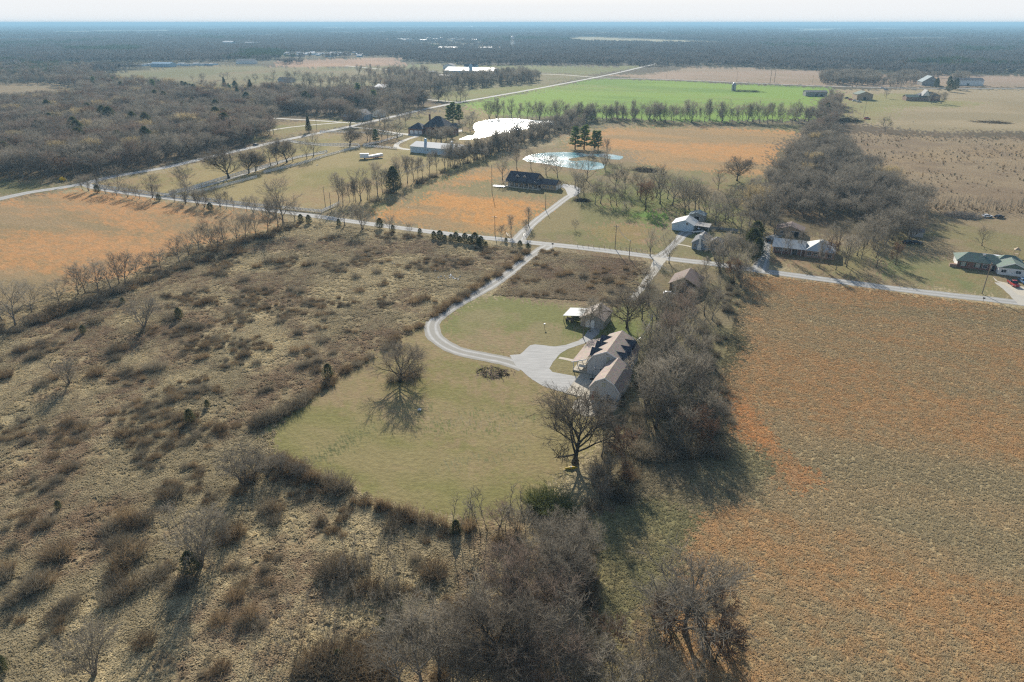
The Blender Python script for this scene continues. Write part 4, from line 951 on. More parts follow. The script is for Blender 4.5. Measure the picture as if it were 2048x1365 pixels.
# village trees left of centre
W5 = [(470, 196), (560, 186), (640, 196), (700, 190), (780, 200), (860, 206), (905, 206), (830, 220), (760, 232), (730, 214), (690, 212), (600, 214), (520, 210)]
wood('woods', W5, 11, 14, 'loose bare trees among the yards beyond the county road', kinds=('bare', 'red', 'multi', 'oak'), extra=('pine', 'gold'), extrap=.08, gaps=.33)
W6 = [(640, 150), (820, 146), (860, 152), (870, 184), (800, 190), (720, 180), (640, 176), (560, 176), (560, 156)]
wood('woods', W6, 18, 14, 'scattered bare trees and hedgerows in the far pastures', gaps=.50)
W7 = [(770, 184), (850, 166), (1050, 154), (1085, 160), (1060, 168), (960, 176), (870, 184), (800, 194)]
wood('woods', W7, 11, 15, 'band of bare trees beyond the yellow green field', kinds=('tall', 'bare', 'multi'))
W8 = [(1634, 163), (1645, 155), (1700, 152), (1752, 154), (1760, 166), (1750, 171), (1650, 170)]
wood('woods', W8, 10, 12, 'oval grey copse on the tan field by the far road', kinds=('multi', 'bare'), wide=1.1)
W9 = [(1764, 170), (1775, 158), (1800, 150), (1860, 148), (1878, 156), (1860, 162), (1800, 172), (1780, 175)]
wood('woods', W9, 11, 10, 'second grey copse beside the far farmhouse', kinds=('multi', 'bare'))
wood('woods', [(1900, 158), (1930, 156), (1938, 170), (1905, 172)], 11, 12, 'small stand of tall bare trees by the far right farmyard', kinds=('tall', 'bare'))
wood('woods', [(-90, 166), (-90, 140), (100, 138), (180, 140), (190, 158), (230, 168), (150, 178), (100, 170)], 12, 13, 'bare wood behind the small tan field at the far left')
wood('woods', [(150, 178), (230, 160), (330, 172), (380, 186), (330, 196), (200, 196), (130, 204)], 13, 12, 'mixed loose trees around the hidden sheds at left', kinds=('bare', 'multi', 'red'), extra=('pine', 'russet', 'gold'), extrap=.12, gaps=.36)
wood('woods', [(330, 186), (400, 178), (540, 192), (500, 206), (440, 206), (340, 200)], 13, 11, 'pines and bare trees beside the far pasture', kinds=('bare', 'red', 'multi'), extra=('pine', 'spruce', 'cedar', 'gold'), extrap=.3)

# far woods: groves of low detail crowns
def crown_lod(seed, n=26, span=26.0, h=13.0, green=False):
    R = random.Random(seed); C = MB()
    for k in range(n):
        x = R.uniform(-span, span); y = R.uniform(-span, span); hh = h * R.uniform(.7, 1.1); rr = hh * R.uniform(.28, .42)
        c = Vector((x, y, hh * .62))
        C.face([(x - .35, y, 0), (x + .35, y, 0), (x + .1, y, hh * .7), (x - .1, y, hh * .7)])
        for i in range(26):
            a = R.uniform(0, 6.28); z = R.uniform(-.8, 1)
            u = Vector((math.cos(a) * math.sqrt(1 - z * z) if abs(z) < 1 else 0, math.sin(a) * math.sqrt(1 - z * z) if abs(z) < 1 else 0, z * 1.15))
            p = c + u * rr * R.uniform(.15, .7); e = c + u * rr * R.uniform(.9, 1.25) + Vector((R.uniform(-1, 1), R.uniform(-1, 1), R.uniform(0, 1))) * .5
            s = perp(u.normalized(), R) * R.uniform(.35, .8)
            C.face([tuple(p - s), tuple(p + s), tuple(e)])
    return C
M['far_twig'] = barkmat('far_grey_twigs', (104, 101, 98), (86, 84, 82), .3, trans=.45)
M['far_pine'] = barkmat('far_evergreen', (78, 92, 60), (70, 84, 56), .3, trans=.3)
groves = [meshof(crown_lod(400 + i), 'grove_%d' % i, M['far_twig']) for i in range(5)] + [meshof(crown_lod(410, 30, 24, 14), 'evergreen_grove', M['far_pine'])]
clear = [[(180, 150), (330, 133), (440, 128.5), (600, 128), (700, 127), (810, 124), (830, 127), (1000, 131), (1240, 131), (1290, 132), (1330, 120), (1345, 121), (1300, 134), (1385, 134), (1500, 136.5), (1640, 142), (1780, 150), (2200, 154), (2200, 400), (-90, 400), (-90, 166), (100, 160), (150, 170)],
         [(556, 119), (806, 113.5), (812, 124), (600, 130)], [(1108, 79), (1170, 73.5), (1300, 78), (1455, 84.5), (1445, 90), (1300, 88.5), (1180, 86.5)],
         [(90, 127.5), (440, 124.5), (560, 120), (560, 128), (440, 131), (330, 134), (180, 139), (90, 136)], [(555, 107), (730, 106), (730, 114), (560, 117)],
         [(760, 81), (900, 76), (960, 82), (1010, 95), (1000, 101), (870, 101), (800, 88)],
         [(1620, 126), (1900, 132), (1890, 138), (1700, 135)], [(1950, 136), (2200, 133), (2200, 142), (1960, 141)]]
clear += STRIPS
# a grid in polar bands that thins with distance
gx, gy, gs = [], [], []
r = 1150.0
while r < 26000:
    sp = 44 * max(1.0, (r / 3500) ** 1.0)
    na = int(r * math.radians(84) / sp)
    A = np.radians(90 - NR.uniform(-42, 42, na)) if r > 6000 else np.radians(90 - (np.linspace(-42, 42, na) + NR.uniform(-.3, .3, na) * 84 / na))
    rr = r + NR.uniform(-.5, .5, na) * sp
    gx.append(rr * np.cos(A)); gy.append(rr * np.sin(A)); gs.append(np.full(na, max(1.0, sp / 44)))
    r += sp * .9
gx = np.concatenate(gx); gy = np.concatenate(gy); gs = np.concatenate(gs)
keep = np.ones(len(gx), bool)
for i_, c in enumerate(clear):
    ins = inpoly(gx, gy, W(c)); keep &= ~ins | (NR.uniform(0, 1, len(gx)) < .15 if i_ == 5 else False)
px_, py_ = unP(gx, gy); keep &= (py_ < 160)
# distant open country shows as pale gaps between the belts of wood
keep &= (fbm(gx, gy / 2.2, 900, 88, 3) > np.where(gy > 4500, .36, .02))
gx, gy, gs = gx[keep], gy[keep], gs[keep]
ev = (fbm(gx, gy, 500, 99, 3) > .66) & (NR.uniform(0, 1, len(gx)) < .5)
band = inpoly(gx, gy, W([(120, 103), (230, 98), (290, 99), (280, 106), (150, 108)])) | inpoly(gx, gy, W([(470, 122), (490, 106), (570, 104), (572, 118)]))
idx = np.where(ev | band, 5, NR.randint(0, 5, len(gx)))
zs = NR.uniform(.8, 1.25, len(gx)) * np.clip(gs, 1, 1.35)
scatter('far_woods', np.stack([gx, gy, gx * 0], 1), groves, zs, gs * 1.05, idx=idx, label='leafless woods fading blue towards the horizon')

# ------------------------------------------------------------------ building kit
M['siding'] = ribbed('grey_lap_siding', (186, 184, 180), .2, 2, .7, depth=.005, var=.03)
M['roof_tan'] = shingle('tan_grey_shingles', (172, 150, 130), (154, 134, 118))
M['roof_dark'] = shingle('dark_blue_grey_shingles_and_shade', (78, 82, 92), (66, 70, 80))  # own colour of dark roofs; on the gambrel dormers it paints shade
M['roof_brown'] = shingle('brown_shingles', (128, 104, 90), (112, 92, 82))
M['roof_green'] = shingle('green_shingles', (112, 132, 116), (98, 120, 106))
M['roof_grey'] = shingle('grey_shingles', (98, 102, 108), (86, 88, 94))
M['roof_metal'] = ribbed('pale_metal_roof', (168, 166, 162), .4, 0, .75, (150, 148, 144), .01, spec=.2)
M['roof_white'] = ribbed('bright_metal_roof', (206, 210, 208), .4, 0, .7, (190, 194, 192), .004, spec=.2)
M['roof_teal'] = ribbed('weathered_blue_metal_roof', (124, 150, 158), .4, 0, .75, (146, 156, 156), .01, spec=.2)
M['roof_rust'] = ribbed('stained_metal_roof', (176, 162, 148), .4, 0, .6, (138, 124, 112), .03)
M['white'] = simple('white_paint', (226, 226, 222), .5, .04, .5)
M['trim'] = simple('white_trim', (222, 222, 220), .5, .03, .5)
M['white_metal'] = ribbed('white_metal_siding', (188, 208, 220), .3, 0, .5, depth=.03, var=.05)
M['blue_metal'] = ribbed('pale_blue_metal_siding', (160, 190, 206), .3, 0, .5, depth=.03, var=.05)
M['grey_wall'] = ribbed('blue_grey_siding', (138, 150, 162), .2, 2, .7, depth=.005, var=.03)
M['tan_wall'] = ribbed('tan_board_wall', (170, 150, 124), .2, 2, .8, depth=.02, var=.1)
M['brown_wall'] = ribbed('brown_board_wall', (132, 112, 88), .2, 2, .8, depth=.02, var=.1)
M['old_wall'] = ribbed('weathered_grey_boards', (150, 148, 142), .2, 0, .85, depth=.03, var=.15)
M['glass'] = glassmat('window_glass')
M['glass_pale'] = glassmat('blinds_behind_glass', (150, 150, 132), .3)
M['dark'] = simple('dark_paint_and_doorway_shade', (44, 44, 46), .9, .2)  # dark doors and ladder; in open doorways it paints the shade inside
M['wood'] = simple('grey_wood', (124, 112, 98), .85, .2, 1.2, stretch=(1, 1, .2))
M['pole'] = simple('weathered_pole_wood', (140, 126, 108), .85, .2, 1.2, stretch=(1, 1, .2))
M['steel'] = simple('galvanised_steel', (170, 172, 174), .45, .08, metal=.5)
M['red'] = simple('red_paint', (176, 44, 44), .35, .08, spec=.6)
M['black'] = simple('black_paint', (34, 35, 38), .4, .1, spec=.5)
M['silver'] = simple('silver_paint', (178, 182, 188), .3, .04, metal=.3, spec=.6)
M['carwhite'] = simple('white_car_paint', (232, 232, 230), .3, .02, spec=.6)
M['rubber'] = simple('tyre_rubber', (36, 36, 38), .9, .1)
M['blue_tarp'] = simple('blue_paint', (88, 124, 160), .6, .1)
M['yellow'] = simple('yellow_plastic', (222, 184, 40), .5, .06)
M['greenp'] = simple('dark_green_plastic', (44, 78, 64), .6, .08)
M['dead'] = simple('dead_branches', (150, 140, 126), .9, .25, 2)

def brickmat(name, c, c2, mortar):
    m, nt, b = newmat(name)
    v = obj_pos(nt)
    sx = nt.nodes.new('ShaderNodeSeparateXYZ'); nt.links.new(v, sx.inputs[0])
    ad = nt.nodes.new('ShaderNodeMath'); nt.links.new(sx.outputs[0], ad.inputs[0]); nt.links.new(sx.outputs[1], ad.inputs[1])
    cb = nt.nodes.new('ShaderNodeCombineXYZ'); nt.links.new(ad.outputs[0], cb.inputs[0]); nt.links.new(sx.outputs[2], cb.inputs[1])
    br = nt.nodes.new('ShaderNodeTexBrick'); nt.links.new(cb.outputs[0], br.inputs['Vector'])
    for k, q in (('Color1', c), ('Color2', c2), ('Mortar', mortar)): br.inputs[k].default_value = lin(q) + (1,)
    br.inputs['Scale'].default_value = 1; br.inputs['Brick Width'].default_value = .22; br.inputs['Row Height'].default_value = .075; br.inputs['Mortar Size'].default_value = .01
    nt.links.new(br.outputs[0], b.inputs['Base Color']); b.inputs['Roughness'].default_value = .9
    return m
M['brick'] = brickmat('red_brick', (132, 78, 62), (112, 64, 52), (150, 138, 126))
M['brick_tan'] = brickmat('tan_brick', (158, 120, 98), (138, 102, 84), (160, 150, 138))

wood('woods', [(925, 332), (960, 312), (1010, 290), (1080, 262), (1130, 246), (1180, 232), (1200, 240), (1150, 262), (1080, 284), (1010, 306), (950, 334)], 7.2, 8.2, 'thick band of bare trees between the bright pond and the orange field', kinds=('bare', 'multi', 'tall'), wide=1.0)
wood('woods', [(1200, 233), (1640, 238), (1640, 244), (1200, 241)], 11, 10, 'tangled young trees under the tree row below the wheat field', kinds=('multi', 'tall', 'bare'), gaps=.35)
class Bld:
    def __init__(s, name, label, cat, loc, ang=GA, group=None):
        s.o = empty(name, loc, ang); setp(s.o, label, cat, group); s.parts = {}
    def mb(s, part, mat, V): return V.obj(part, mat, s.o)
    def prism(s, part, prof, y0, y1, mat):
        """profile in x,z extruded along y"""
        m = MB(); n = len(prof); b = [(x, y0, z) for x, z in prof]; t = [(x, y1, z) for x, z in prof]
        m.hexa(b, t); m.F = [f for f in m.F]; return m.obj(part, mat, s.o)
    def box(s, part, x0, x1, y0, y1, z0, z1, mat, parent=None):
        m = MB(); m.box(x0, x1, y0, y1, z0, z1); return m.obj(part, mat, parent or s.o)
    def roof(s, prof, y0, y1, mat, th=.16, part='roof', trim=None):
        """slabs that follow the profile, joined at the folds"""
        m = MB(); up = []
        n = len(prof)
        for i, (x, z) in enumerate(prof): up.append((x, z + th))
        for i in range(n - 1):
            a, b = prof[i], prof[i + 1]; c, d = up[i + 1], up[i]
            m.hexa([(a[0], y0, a[1]), (b[0], y0, b[1]), (c[0], y0, c[1]), (d[0], y0, d[1])], [(a[0], y1, a[1]), (b[0], y1, b[1]), (c[0], y1, c[1]), (d[0], y1, d[1])])
        r = m.obj(part, mat, s.o)
        if trim:
            for ye, yo in ((y0, -.06), (y1, .06)):
                t = MB()
                for i in range(n - 1):
                    a, b = prof[i], prof[i + 1]
                    ya, yb = sorted((ye + (0.003 if yo > 0 else -.003), ye + yo))
                    t.hexa([(a[0], ya, a[1] - .12), (b[0], ya, b[1] - .12), (b[0], ya, b[1] + th * 1.05), (a[0], ya, a[1] + th * 1.05)], [(a[0], yb, a[1] - .12), (b[0], yb, b[1] - .12), (b[0], yb, b[1] + th * 1.05), (a[0], yb, a[1] + th * 1.05)])
                t.obj('fascia', trim, s.o)
        return r
    def hip(s, x0, x1, y0, y1, z, h, mat, inset=None, over=.4, part='roof'):
        x0 -= over; x1 += over; y0 -= over; y1 += over
        w_, l_ = x1 - x0, y1 - y0; k = min(w_, l_) / 2 if inset is None else inset
        m = MB(); b = [(x0, y0, z), (x1, y0, z), (x1, y1, z), (x0, y1, z)]
        if l_ >= w_: r0, r1 = ((x0 + x1) / 2, y0 + k, z + h), ((x0 + x1) / 2, y1 - k, z + h); fs = [[b[0], b[1], r0], [b[1], b[2], r1, r0], [b[2], b[3], r1], [b[3], b[0], r0, r1]]
        else: r0, r1 = (x0 + k, (y0 + y1) / 2, z + h), (x1 - k, (y0 + y1) / 2, z + h); fs = [[b[0], b[1], r1, r0], [b[1], b[2], r1], [b[2], b[3], r0, r1], [b[3], b[0], r0]]
        for f in fs: m.face(f)
        m.box(x0, x1, y0, y1, z - .16, z - .003)
        return m.obj(part, mat, s.o)
    def window(s, face, u, z, w_, h, c=0.0, bars=1, glass=None, part='window', frame=None, door=False):
        """face F: plane y=c looking -y; K: +y; L: plane x=c looking -x; R: +x. u runs along the wall."""
        fr = MB(); pn = MB(); t = .09
        def add(mb, u0, u1, z0, z1, d0, d1):
            if face == 'F': mb.box(u0, u1, c - d1, c - d0, z0, z1)
            elif face == 'K': mb.box(u0, u1, c + d0, c + d1, z0, z1)
            elif face == 'L': mb.box(c - d1, c - d0, u0, u1, z0, z1)
            else: mb.box(c + d0, c + d1, u0, u1, z0, z1)
        u0, u1, z0, z1 = u - w_ / 2, u + w_ / 2, z, z + h
        add(fr, u0 - t, u0, z0 - t, z1 + t, .003, .07); add(fr, u1, u1 + t, z0 - t, z1 + t, .003, .07)
        add(fr, u0, u1, z1, z1 + t, .003, .07)
        if not door: add(fr, u0, u1, z0 - t, z0, .003, .09)
        if bars:
            add(fr, u - .025, u + .025, z0, z1, .032, .06)
            add(fr, u0, u - .026, z0 + h * .5 - .025, z0 + h * .5 + .025, .032, .058)
            add(fr, u + .026, u1, z0 + h * .5 - .025, z0 + h * .5 + .025, .032, .058)
        f = fr.obj(part, frame or M['trim'], s.o)
        add(pn, u0, u1, z0, z1, .004, .03); pn.obj('pane' if not door else 'door_leaf', glass or M['glass'], f)
        return f

# ------------------------------------------------------------------ the tan gambrel house
e2 = np.array([math.cos(GA), math.sin(GA)]); e1 = np.array([-math.sin(GA), math.cos(GA)])
B = Bld('gambrel_house', 'large tan grey gambrel roofed house with six shade-darkened dormers, a front porch and attached garage', 'house', (19.15, 147.0))
# main block: x -4.7..5.7, y 11.9..25.4
gx0, gx1, my0, my1 = -4.6, 5.6, 11.9, 25.6; mx = .5
def gamb(x0, x1, ze, zb, zr, bx): return [(x0, ze), (x0 + bx, zb), ((x0 + x1) / 2, zr), (x1 - bx, zb), (x1, ze)]
mp = gamb(gx0, gx1, 3.3, 5.75, 7.5, 1.55)
B.prism('wall', [(gx0, 0)] + mp + [(gx1, 0)], my0, my1, M['siding'])
mr = [(gx0 - .35, 3.2)] + mp[1:-1] + [(gx1 + .35, 3.2)]
B.roof([(x, z + .004) for x, z in mr], my0 - .35, my1 + .35, M['roof_tan'], .18, trim=M['trim'])
# porch to the left
pr_ = [(gx0 - 4.3, 2.75), (gx0 - .3, 4.25)]
B.roof(pr_, my0 - .35, my1 + .35, M['roof_tan'], .14, 'porch_roof', trim=M['trim'])
B.box('porch_deck', gx0 - 4.0, gx0 - .01, my0, my1, 0.02, .35, M['concrete'])
for i in range(5):
    y = my0 + .25 + i * (my1 - my0 - .5) / 4
    B.box('porch_post', gx0 - 3.95, gx0 - 3.8, y - .08, y + .08, .36, 2.78, M['trim'])
B.box('railing', gx0 - 3.93, gx0 - 1.8, my0 + .02, my0 + .1, .95, 1.03, M['black'])
B.box('porch_beam', gx0 - 3.98, gx0 - 3.78, my0, my1, 2.52, 2.74, M['trim'])
for i, y in enumerate((14.2, 18.6, 23.0)):
    B.window('L', y, .6 if i != 1 else .36, 1.1 if i != 1 else 1.0, 1.5 if i != 1 else 2.1, gx0, part='window' if i != 1 else 'door', glass=M['glass'], door=(i == 1))
# dormers: three on each slope, ridge across the house
def dormer(sx, y):
    m = MB(); w_ = 1.5; xa = gx0 + .55 if sx < 0 else gx1 - .55; xb = mx - 0.3 if sx < 0 else mx + .3
    def q(x): return x
    zr, ze = 6.75, 5.35
    # cheeks and face
    x0, x1 = sorted((xa, xa + (2.0 if sx < 0 else -2.0)))
    m.hexa([(x0, y - w_, 3.9), (x0, y + w_, 3.9), (x0, y + w_, ze), (x0, y, zr - .1), (x0, y - w_, ze)], [(x1, y - w_, 3.9), (x1, y + w_, 3.9), (x1, y + w_, ze), (x1, y, zr - .1), (x1, y - w_, ze)])
    d = m.obj('dormer', M['siding'], B.o)
    r = MB(); xo = xa + (.3 * sx); x0, x1 = sorted((xo, xb)); o_ = .25
    for s_ in (-1, 1):
        a = (y + s_ * (w_ + o_), ze - .2 + .004); b = (y, zr + .004)
        pts = [a, b, (b[0], b[1] + .12), (a[0], a[1] + .12)]
        r.hexa([(x0, p[0], p[1]) for p in pts], [(x1, p[0], p[1]) for p in pts])
    r.obj('dormer_roof', M['roof_dark'], d)  # dark colour paints the shade of slopes turned from the sun
    xf = xa; f = B.window('L' if sx < 0 else 'R', y, 4.3, .9, 1.0, xf); f.parent = d
for sx in (-1, 1):
    for y in (14.3, 18.5, 22.7): dormer(sx, y)
B.window('F', .9, 4.0, 1.0, 2.0, my0, bars=0, glass=M['glass_pale']); B.window('F', 2.4, 4.0, 1.7, 1.3, my0, bars=1)
B.window('F', -.6, .9, 1.0, 1.4, my0)
B.window('F', mx, 6.35, .5, .5, my0, bars=0, part='gable_vent', glass=M['old_wall'])
for y in (14, 17.5, 21, 24): B.window('R', y, 1.0, 1.1, 1.4, gx1)
# attached garage
gp = gamb(0, 7.3, 2.9, 5.0, 6.35, 1.25)
B.prism('garage_wall', [(0, 0)] + gp + [(7.3, 0)], 0, my0 - .41, M['siding'])
B.roof([(-.35, 2.8)] + [(x, z + .004) for x, z in gp[1:-1]] + [(7.65, 2.8)], -.35, my0 - .42, M['roof_tan'], .17, 'garage_roof', trim=M['trim'])
B.window('F', 3.4, 3.7, 1.1, 1.3, 0, glass=M['glass_pale']); B.window('F', 4.7, 1.0, .9, 1.0, 0)
dl = B.window('F', 1.15, .05, 1.0, 2.1, 0, bars=0, glass=M['brick_tan'], part='door', door=True)
B.window('F', 3.65, 5.4, .4, .4, 0, bars=0, part='gable_vent', glass=M['old_wall'])
for yy in (3.0, 7.6): B.window('L', yy, .05, 3.0, 2.3, 0, bars=0, glass=M['white'], part='garage_door', door=True)
B.box('corner_trim', -.06, -.004, -.06, .1, 0, 2.7, M['trim']); B.box('corner_trim', 7.304, 7.36, -.06, .1, 0, 2.7, M['trim'])
house_origin = B.o.location.copy()
def HL(x, y, z=0.0): # point in the tan house's frame
    return (19.15 + e2[0] * x + e1[0] * y, 147.0 + e2[1] * x + e1[1] * y, z)
# concrete drive of cast panels, and the lower patio
cd = empty('concrete_driveway', HL(-6.2, 0), GA); setp(cd, 'pale cast concrete driveway of square panels beside the tan garage', kind='structure')
me0 = None
for i in range(3):
    for j in range(6):
        m = MB(); m.box(0, 1.98, 0, 1.95, .0, .12); 
        if me0 is None: o = m.obj('concrete_panel', M['concrete'], cd); me0 = o.data
        else: o = link(bpy.data.objects.new('concrete_panel', me0), cd)
        o.location = (i * 2.03, -.4 + j * 2.0, 0)
sheet('lower_patio', [(HL(x, y)[0], HL(x, y)[1]) for x, y in ((-1.8, -.3), (.8, -.5), (7.2, -.6), (7.6, -3.0), (6.0, -5.6), (3.4, -8.2), (1.6, -9.0), (-2.2, -6.5), (-2.8, -3.0))], M['concrete'], .04, 'pale concrete patio below the garage gable', world=True, warp=.12)

def boxthing(name, label, cat, px, z, build, ang=GA, group=None, world=None):
    X, Y = world if world else P(*px)
    o = empty(name, (X, Y, z), ang); setp(o, label, cat, group); build(o); return o
def bin_(o, mat):
    m = MB(); m.hexa([(-.25, -.28, .06), (.25, -.28, .06), (.25, .28, .06), (-.25, .28, .06)], [(-.32, -.36, .95), (.32, -.36, .95), (.32, .36, .95), (-.32, .36, .95)]); m.obj('body', mat, o)
    l = MB(); l.hexa([(-.34, -.38, .953), (.34, -.38, .953), (.34, .38, .953), (-.34, .38, .953)], [(-.3, -.3, 1.06), (.3, -.3, 1.06), (.3, .3, 1.06), (-.3, .3, 1.06)]); l.obj('lid', mat, o)
    for s_ in (-1, 1):
        w_ = MB(); w_.tube([(s_ * .27, .3, .12), (s_ * .33, .3, .12)], [.12, .12], 8); w_.obj('wheel', M['rubber'], o)
def grill(o, mat):
    m = MB(); m.box(-.5, .5, -.28, .28, .1, .82); m.obj('cart', M['black'], o)
    l = MB(); l.hexa([(-.48, -.28, .823), (.48, -.28, .823), (.48, .28, .823), (-.48, .28, .823)], [(-.44, -.12, 1.18), (.44, -.12, 1.18), (.44, .16, 1.18), (-.44, .16, 1.18)]); l.obj('hood', mat, o)
    s = MB(); s.box(-.95, -.503, -.22, .22, .76, .8); s.box(.503, .95, -.22, .22, .76, .8); s.obj('side_shelf', M['steel'], o)
    for sx in (-.4, .4): w_ = MB(); w_.tube([(sx, .2, .1), (sx + .06, .2, .1)], [.1, .1], 8); w_.obj('wheel', M['rubber'], o)
boxthing('wheelie_bin', 'dark green bin standing by the red garage door', 'bin', 0, .045, lambda o: bin_(o, M['greenp']), world=HL(2.05, -.7)[:2])
boxthing('barbecue_grill', 'silver barbecue under the garage gable window', 'grill', 0, .045, lambda o: grill(o, M['silver']), world=HL(3.3, -.75)[:2])
boxthing('barbecue_grill', 'black covered barbecue right of the silver one', 'grill', 0, .045, lambda o: grill(o, M['black']), world=HL(5.3, -.8)[:2])
boxthing('wheelie_bin', 'red bin standing against the garage side door', 'bin', 0, .045, lambda o: bin_(o, M['red']), world=HL(1.0, -.62)[:2])
def bball(o):
    m = MB(); m.tube([(0, 0, 0), (0, 0, 2.6), (.5, 0, 3.05)], [.06, .06, .05], 6); m.obj('post', M['black'], o)
    b = MB(); b.box(.5, .56, -.9, .9, 2.9, 4.0); b.obj('backboard', M['white'], o)
    h = MB()
    for i in range(10):
        a0, a1 = i * .628, (i + 1) * .628; h.tube([(.85 + .23 * math.cos(a0), .23 * math.sin(a0), 3.05), (.85 + .23 * math.cos(a1), .23 * math.sin(a1), 3.05)], [.015, .015], 4)
    h.obj('hoop', M['red'], o); s = MB(); s.box(-.6, .3, -.4, .4, .0, .18); s.obj('base', M['black'], o)
boxthing('basketball_hoop', 'basketball hoop standing on the shaded concrete beside the garage', 'basketball hoop', 0, .122, bball, world=HL(-2.2, 9.2)[:2])
def swing(o):
    m = MB()
    for s_ in (-1.2, 1.2): m.tube([(s_, -.5, 0), (s_, 0, 1.7)], [.05, .05], 5); m.tube([(s_, .5, 0), (s_, 0, 1.7)], [.05, .05], 5)
    m.tube([(-1.2, 0, 1.7), (1.2, 0, 1.7)], [.05, .05], 5); m.obj('frame', M['white'], o)
    b = MB(); b.box(-.9, .9, -.25, .25, .5, .56); b.box(-.9, .9, .25, .3, .56, 1.05); b.obj('bench', M['white'], o)
boxthing('porch_swing', 'white bench swing on the open end of the porch', 'swing', 0, .352, swing, world=HL(gx0 - 2, my0 + 1.6)[:2])

# ------------------------------------------------------------------ barn with lean-to
X, Y = P(1161, 651)
B = Bld('tin_barn', 'weathered barn with a patchy metal roof and open lean-to behind the tan house', 'barn', (20.9, 191.0))
B.prism('wall', [(0, 0), (0, 3.0), (3.6, 4.9), (7.2, 3.0), (7.2, 0)], 0, 8.5, M['old_wall'])
B.roof([(-.4, 2.8), (3.6, 4.904), (7.6, 2.8)], -.4, 8.9, M['roof_rust'], .1)
B.window('F', 3.0, .05, 2.6, 2.4, 0, bars=0, glass=M['white'], part='barn_door', door=True)
B.roof([(-6.0, 2.15), (-.05, 3.0)], .6, 7.6, M['roof_white'], .08, 'lean_to_roof')
for x in (-5.7, -3.0):
    for y in (.9, 4.0, 7.3): B.box('post', x - .08, x + .08, y - .08, y + .08, 0, 2.15 + (x + 6) * .143, M['wood'])
B.box('back_wall', -5.7, -.05, 7.42, 7.5, 0, 2.1, M['old_wall'])
def tank(o):
    m = MB(); m.lathe([(1.25, 0), (1.25, 1.3), (1.15, 1.42), (.4, 1.62), (.25, 1.62), (.25, 1.7)], 20); m.obj('shell', M['steel'], o)
    l = MB(); l.lathe([(.3, 1.71), (.3, 1.78)], 12); l.obj('lid', M['greenp'], o)
    r = MB(); r.lathe([(1.28, .6), (1.28, .68)], 20); r.obj('band', M['steel'], o)
boxthing('water_tank', 'round grey water tank standing in front of the old barn', 'tank', (1190, 653), 0, tank)
def wagon(o):
    m = MB(); m.box(-1.2, 1.2, -.6, .6, .6, .75); m.box(-1.2, 1.2, -.6, -.55, .75, 1.1); m.box(-1.2, 1.2, .55, .6, .75, 1.1); m.obj('bed', M['wood'], o)
    for sx in (-.8, .8):
        for sy in (-.65, .65): w_ = MB(); w_.tube([(sx, sy - .06, .35), (sx, sy + .06, .35)], [.35, .35], 12); w_.obj('wheel', M['rubber'], o)
boxthing('farm_cart', 'small cart parked under the lean-to of the old barn', 'cart', 0, 0, wagon, world=(20.9 + e2[0] * -4.2 + e1[0] * 2, 191.0 + e2[1] * -4.2 + e1[1] * 2))

# ------------------------------------------------------------------ brown roofed house
X, Y = P(1326, 566)
B = Bld('brown_house', 'brown roofed gable house at the top of the tree belt', 'house', (54.5, 222.0))
B.prism('wall', [(0, 0), (0, 2.7), (4.8, 5.3), (9.6, 2.7), (9.6, 0)], 0, 10, M['brown_wall'])
B.roof([(-.5, 2.45), (4.8, 5.304), (10.1, 2.45)], -.5, 10.5, M['roof_brown'], .16, trim=M['tan_wall'])
B.prism('porch_gable', [(2.2, 2.5), (4.9, 3.9), (7.6, 2.5)], -2.2, -.52, M['brown_wall'])
B.roof([(1.9, 2.35), (4.9, 3.904), (7.9, 2.35)], -2.5, -.56, M['roof_brown'], .12, 'porch_roof', trim=M['tan_wall'])
for x in (2.5, 7.3): B.box('porch_post', x - .08, x + .08, -2.1, -1.95, 0, 2.48, M['trim'])
B.window('F', 4.9, .1, 1.0, 2.0, 0, bars=0, glass=M['dark'], part='door', door=True); B.window('F', 1.5, 1, 1, 1.2, 0); B.window('F', 8.2, 1, 1, 1.2, 0)
for y in (2.5, 7.5): B.window('L', y, 1, 1.1, 1.2, 0)

# ------------------------------------------------------------------ blue grey house with chimney
B = Bld('chimney_house', 'blue grey house with a white chimney and dark hipped roof', 'house', P(1383, 498))
B.prism('wall', [(0, 0), (0, 2.9), (3.3, 5.1), (6.6, 2.9), (6.6, 0)], 0, 9.5, M['grey_wall'])
B.roof([(-.4, 2.65), (3.3, 5.104), (7.0, 2.65)], -.4, 9.9, M['roof_grey'], .15, trim=M['trim'])
B.box('wing_wall', 6.62, 11.6, 1.0, 8.0, 0, 2.75, M['grey_wall']); B.hip(6.4, 11.6, 1.0, 8.0, 2.9, 1.9, M['roof_grey'], part='wing_roof')
m = MB(); m.box(2.3, 3.9, -.75, -.01, 0, 1.8); m.hexa([(2.3, -.75, 1.8), (3.9, -.75, 1.8), (3.9, -.01, 1.8), (2.3, -.01, 1.8)], [(2.7, -.7, 2.6), (3.5, -.7, 2.6), (3.5, -.01, 2.6), (2.7, -.01, 2.6)]); m.box(2.7, 3.5, -.7, -.01, 2.6, 6.4)
m.obj('chimney', M['white'], B.o)
B.prism('dormer', [(8.2, 3.5), (9.0, 4.6), (9.8, 3.5)], 3.0, 5.5, M['white'])
B.window('F', 9.2, 1, 1.3, 1.2, 1.0); B.window('F', 5.4, 1, .9, 1.2, 0); B.window('F', 1.1, 1, .9, 1.2, 0)
for y in (3, 7): B.window('L', y, 1, 1, 1.2, 0)
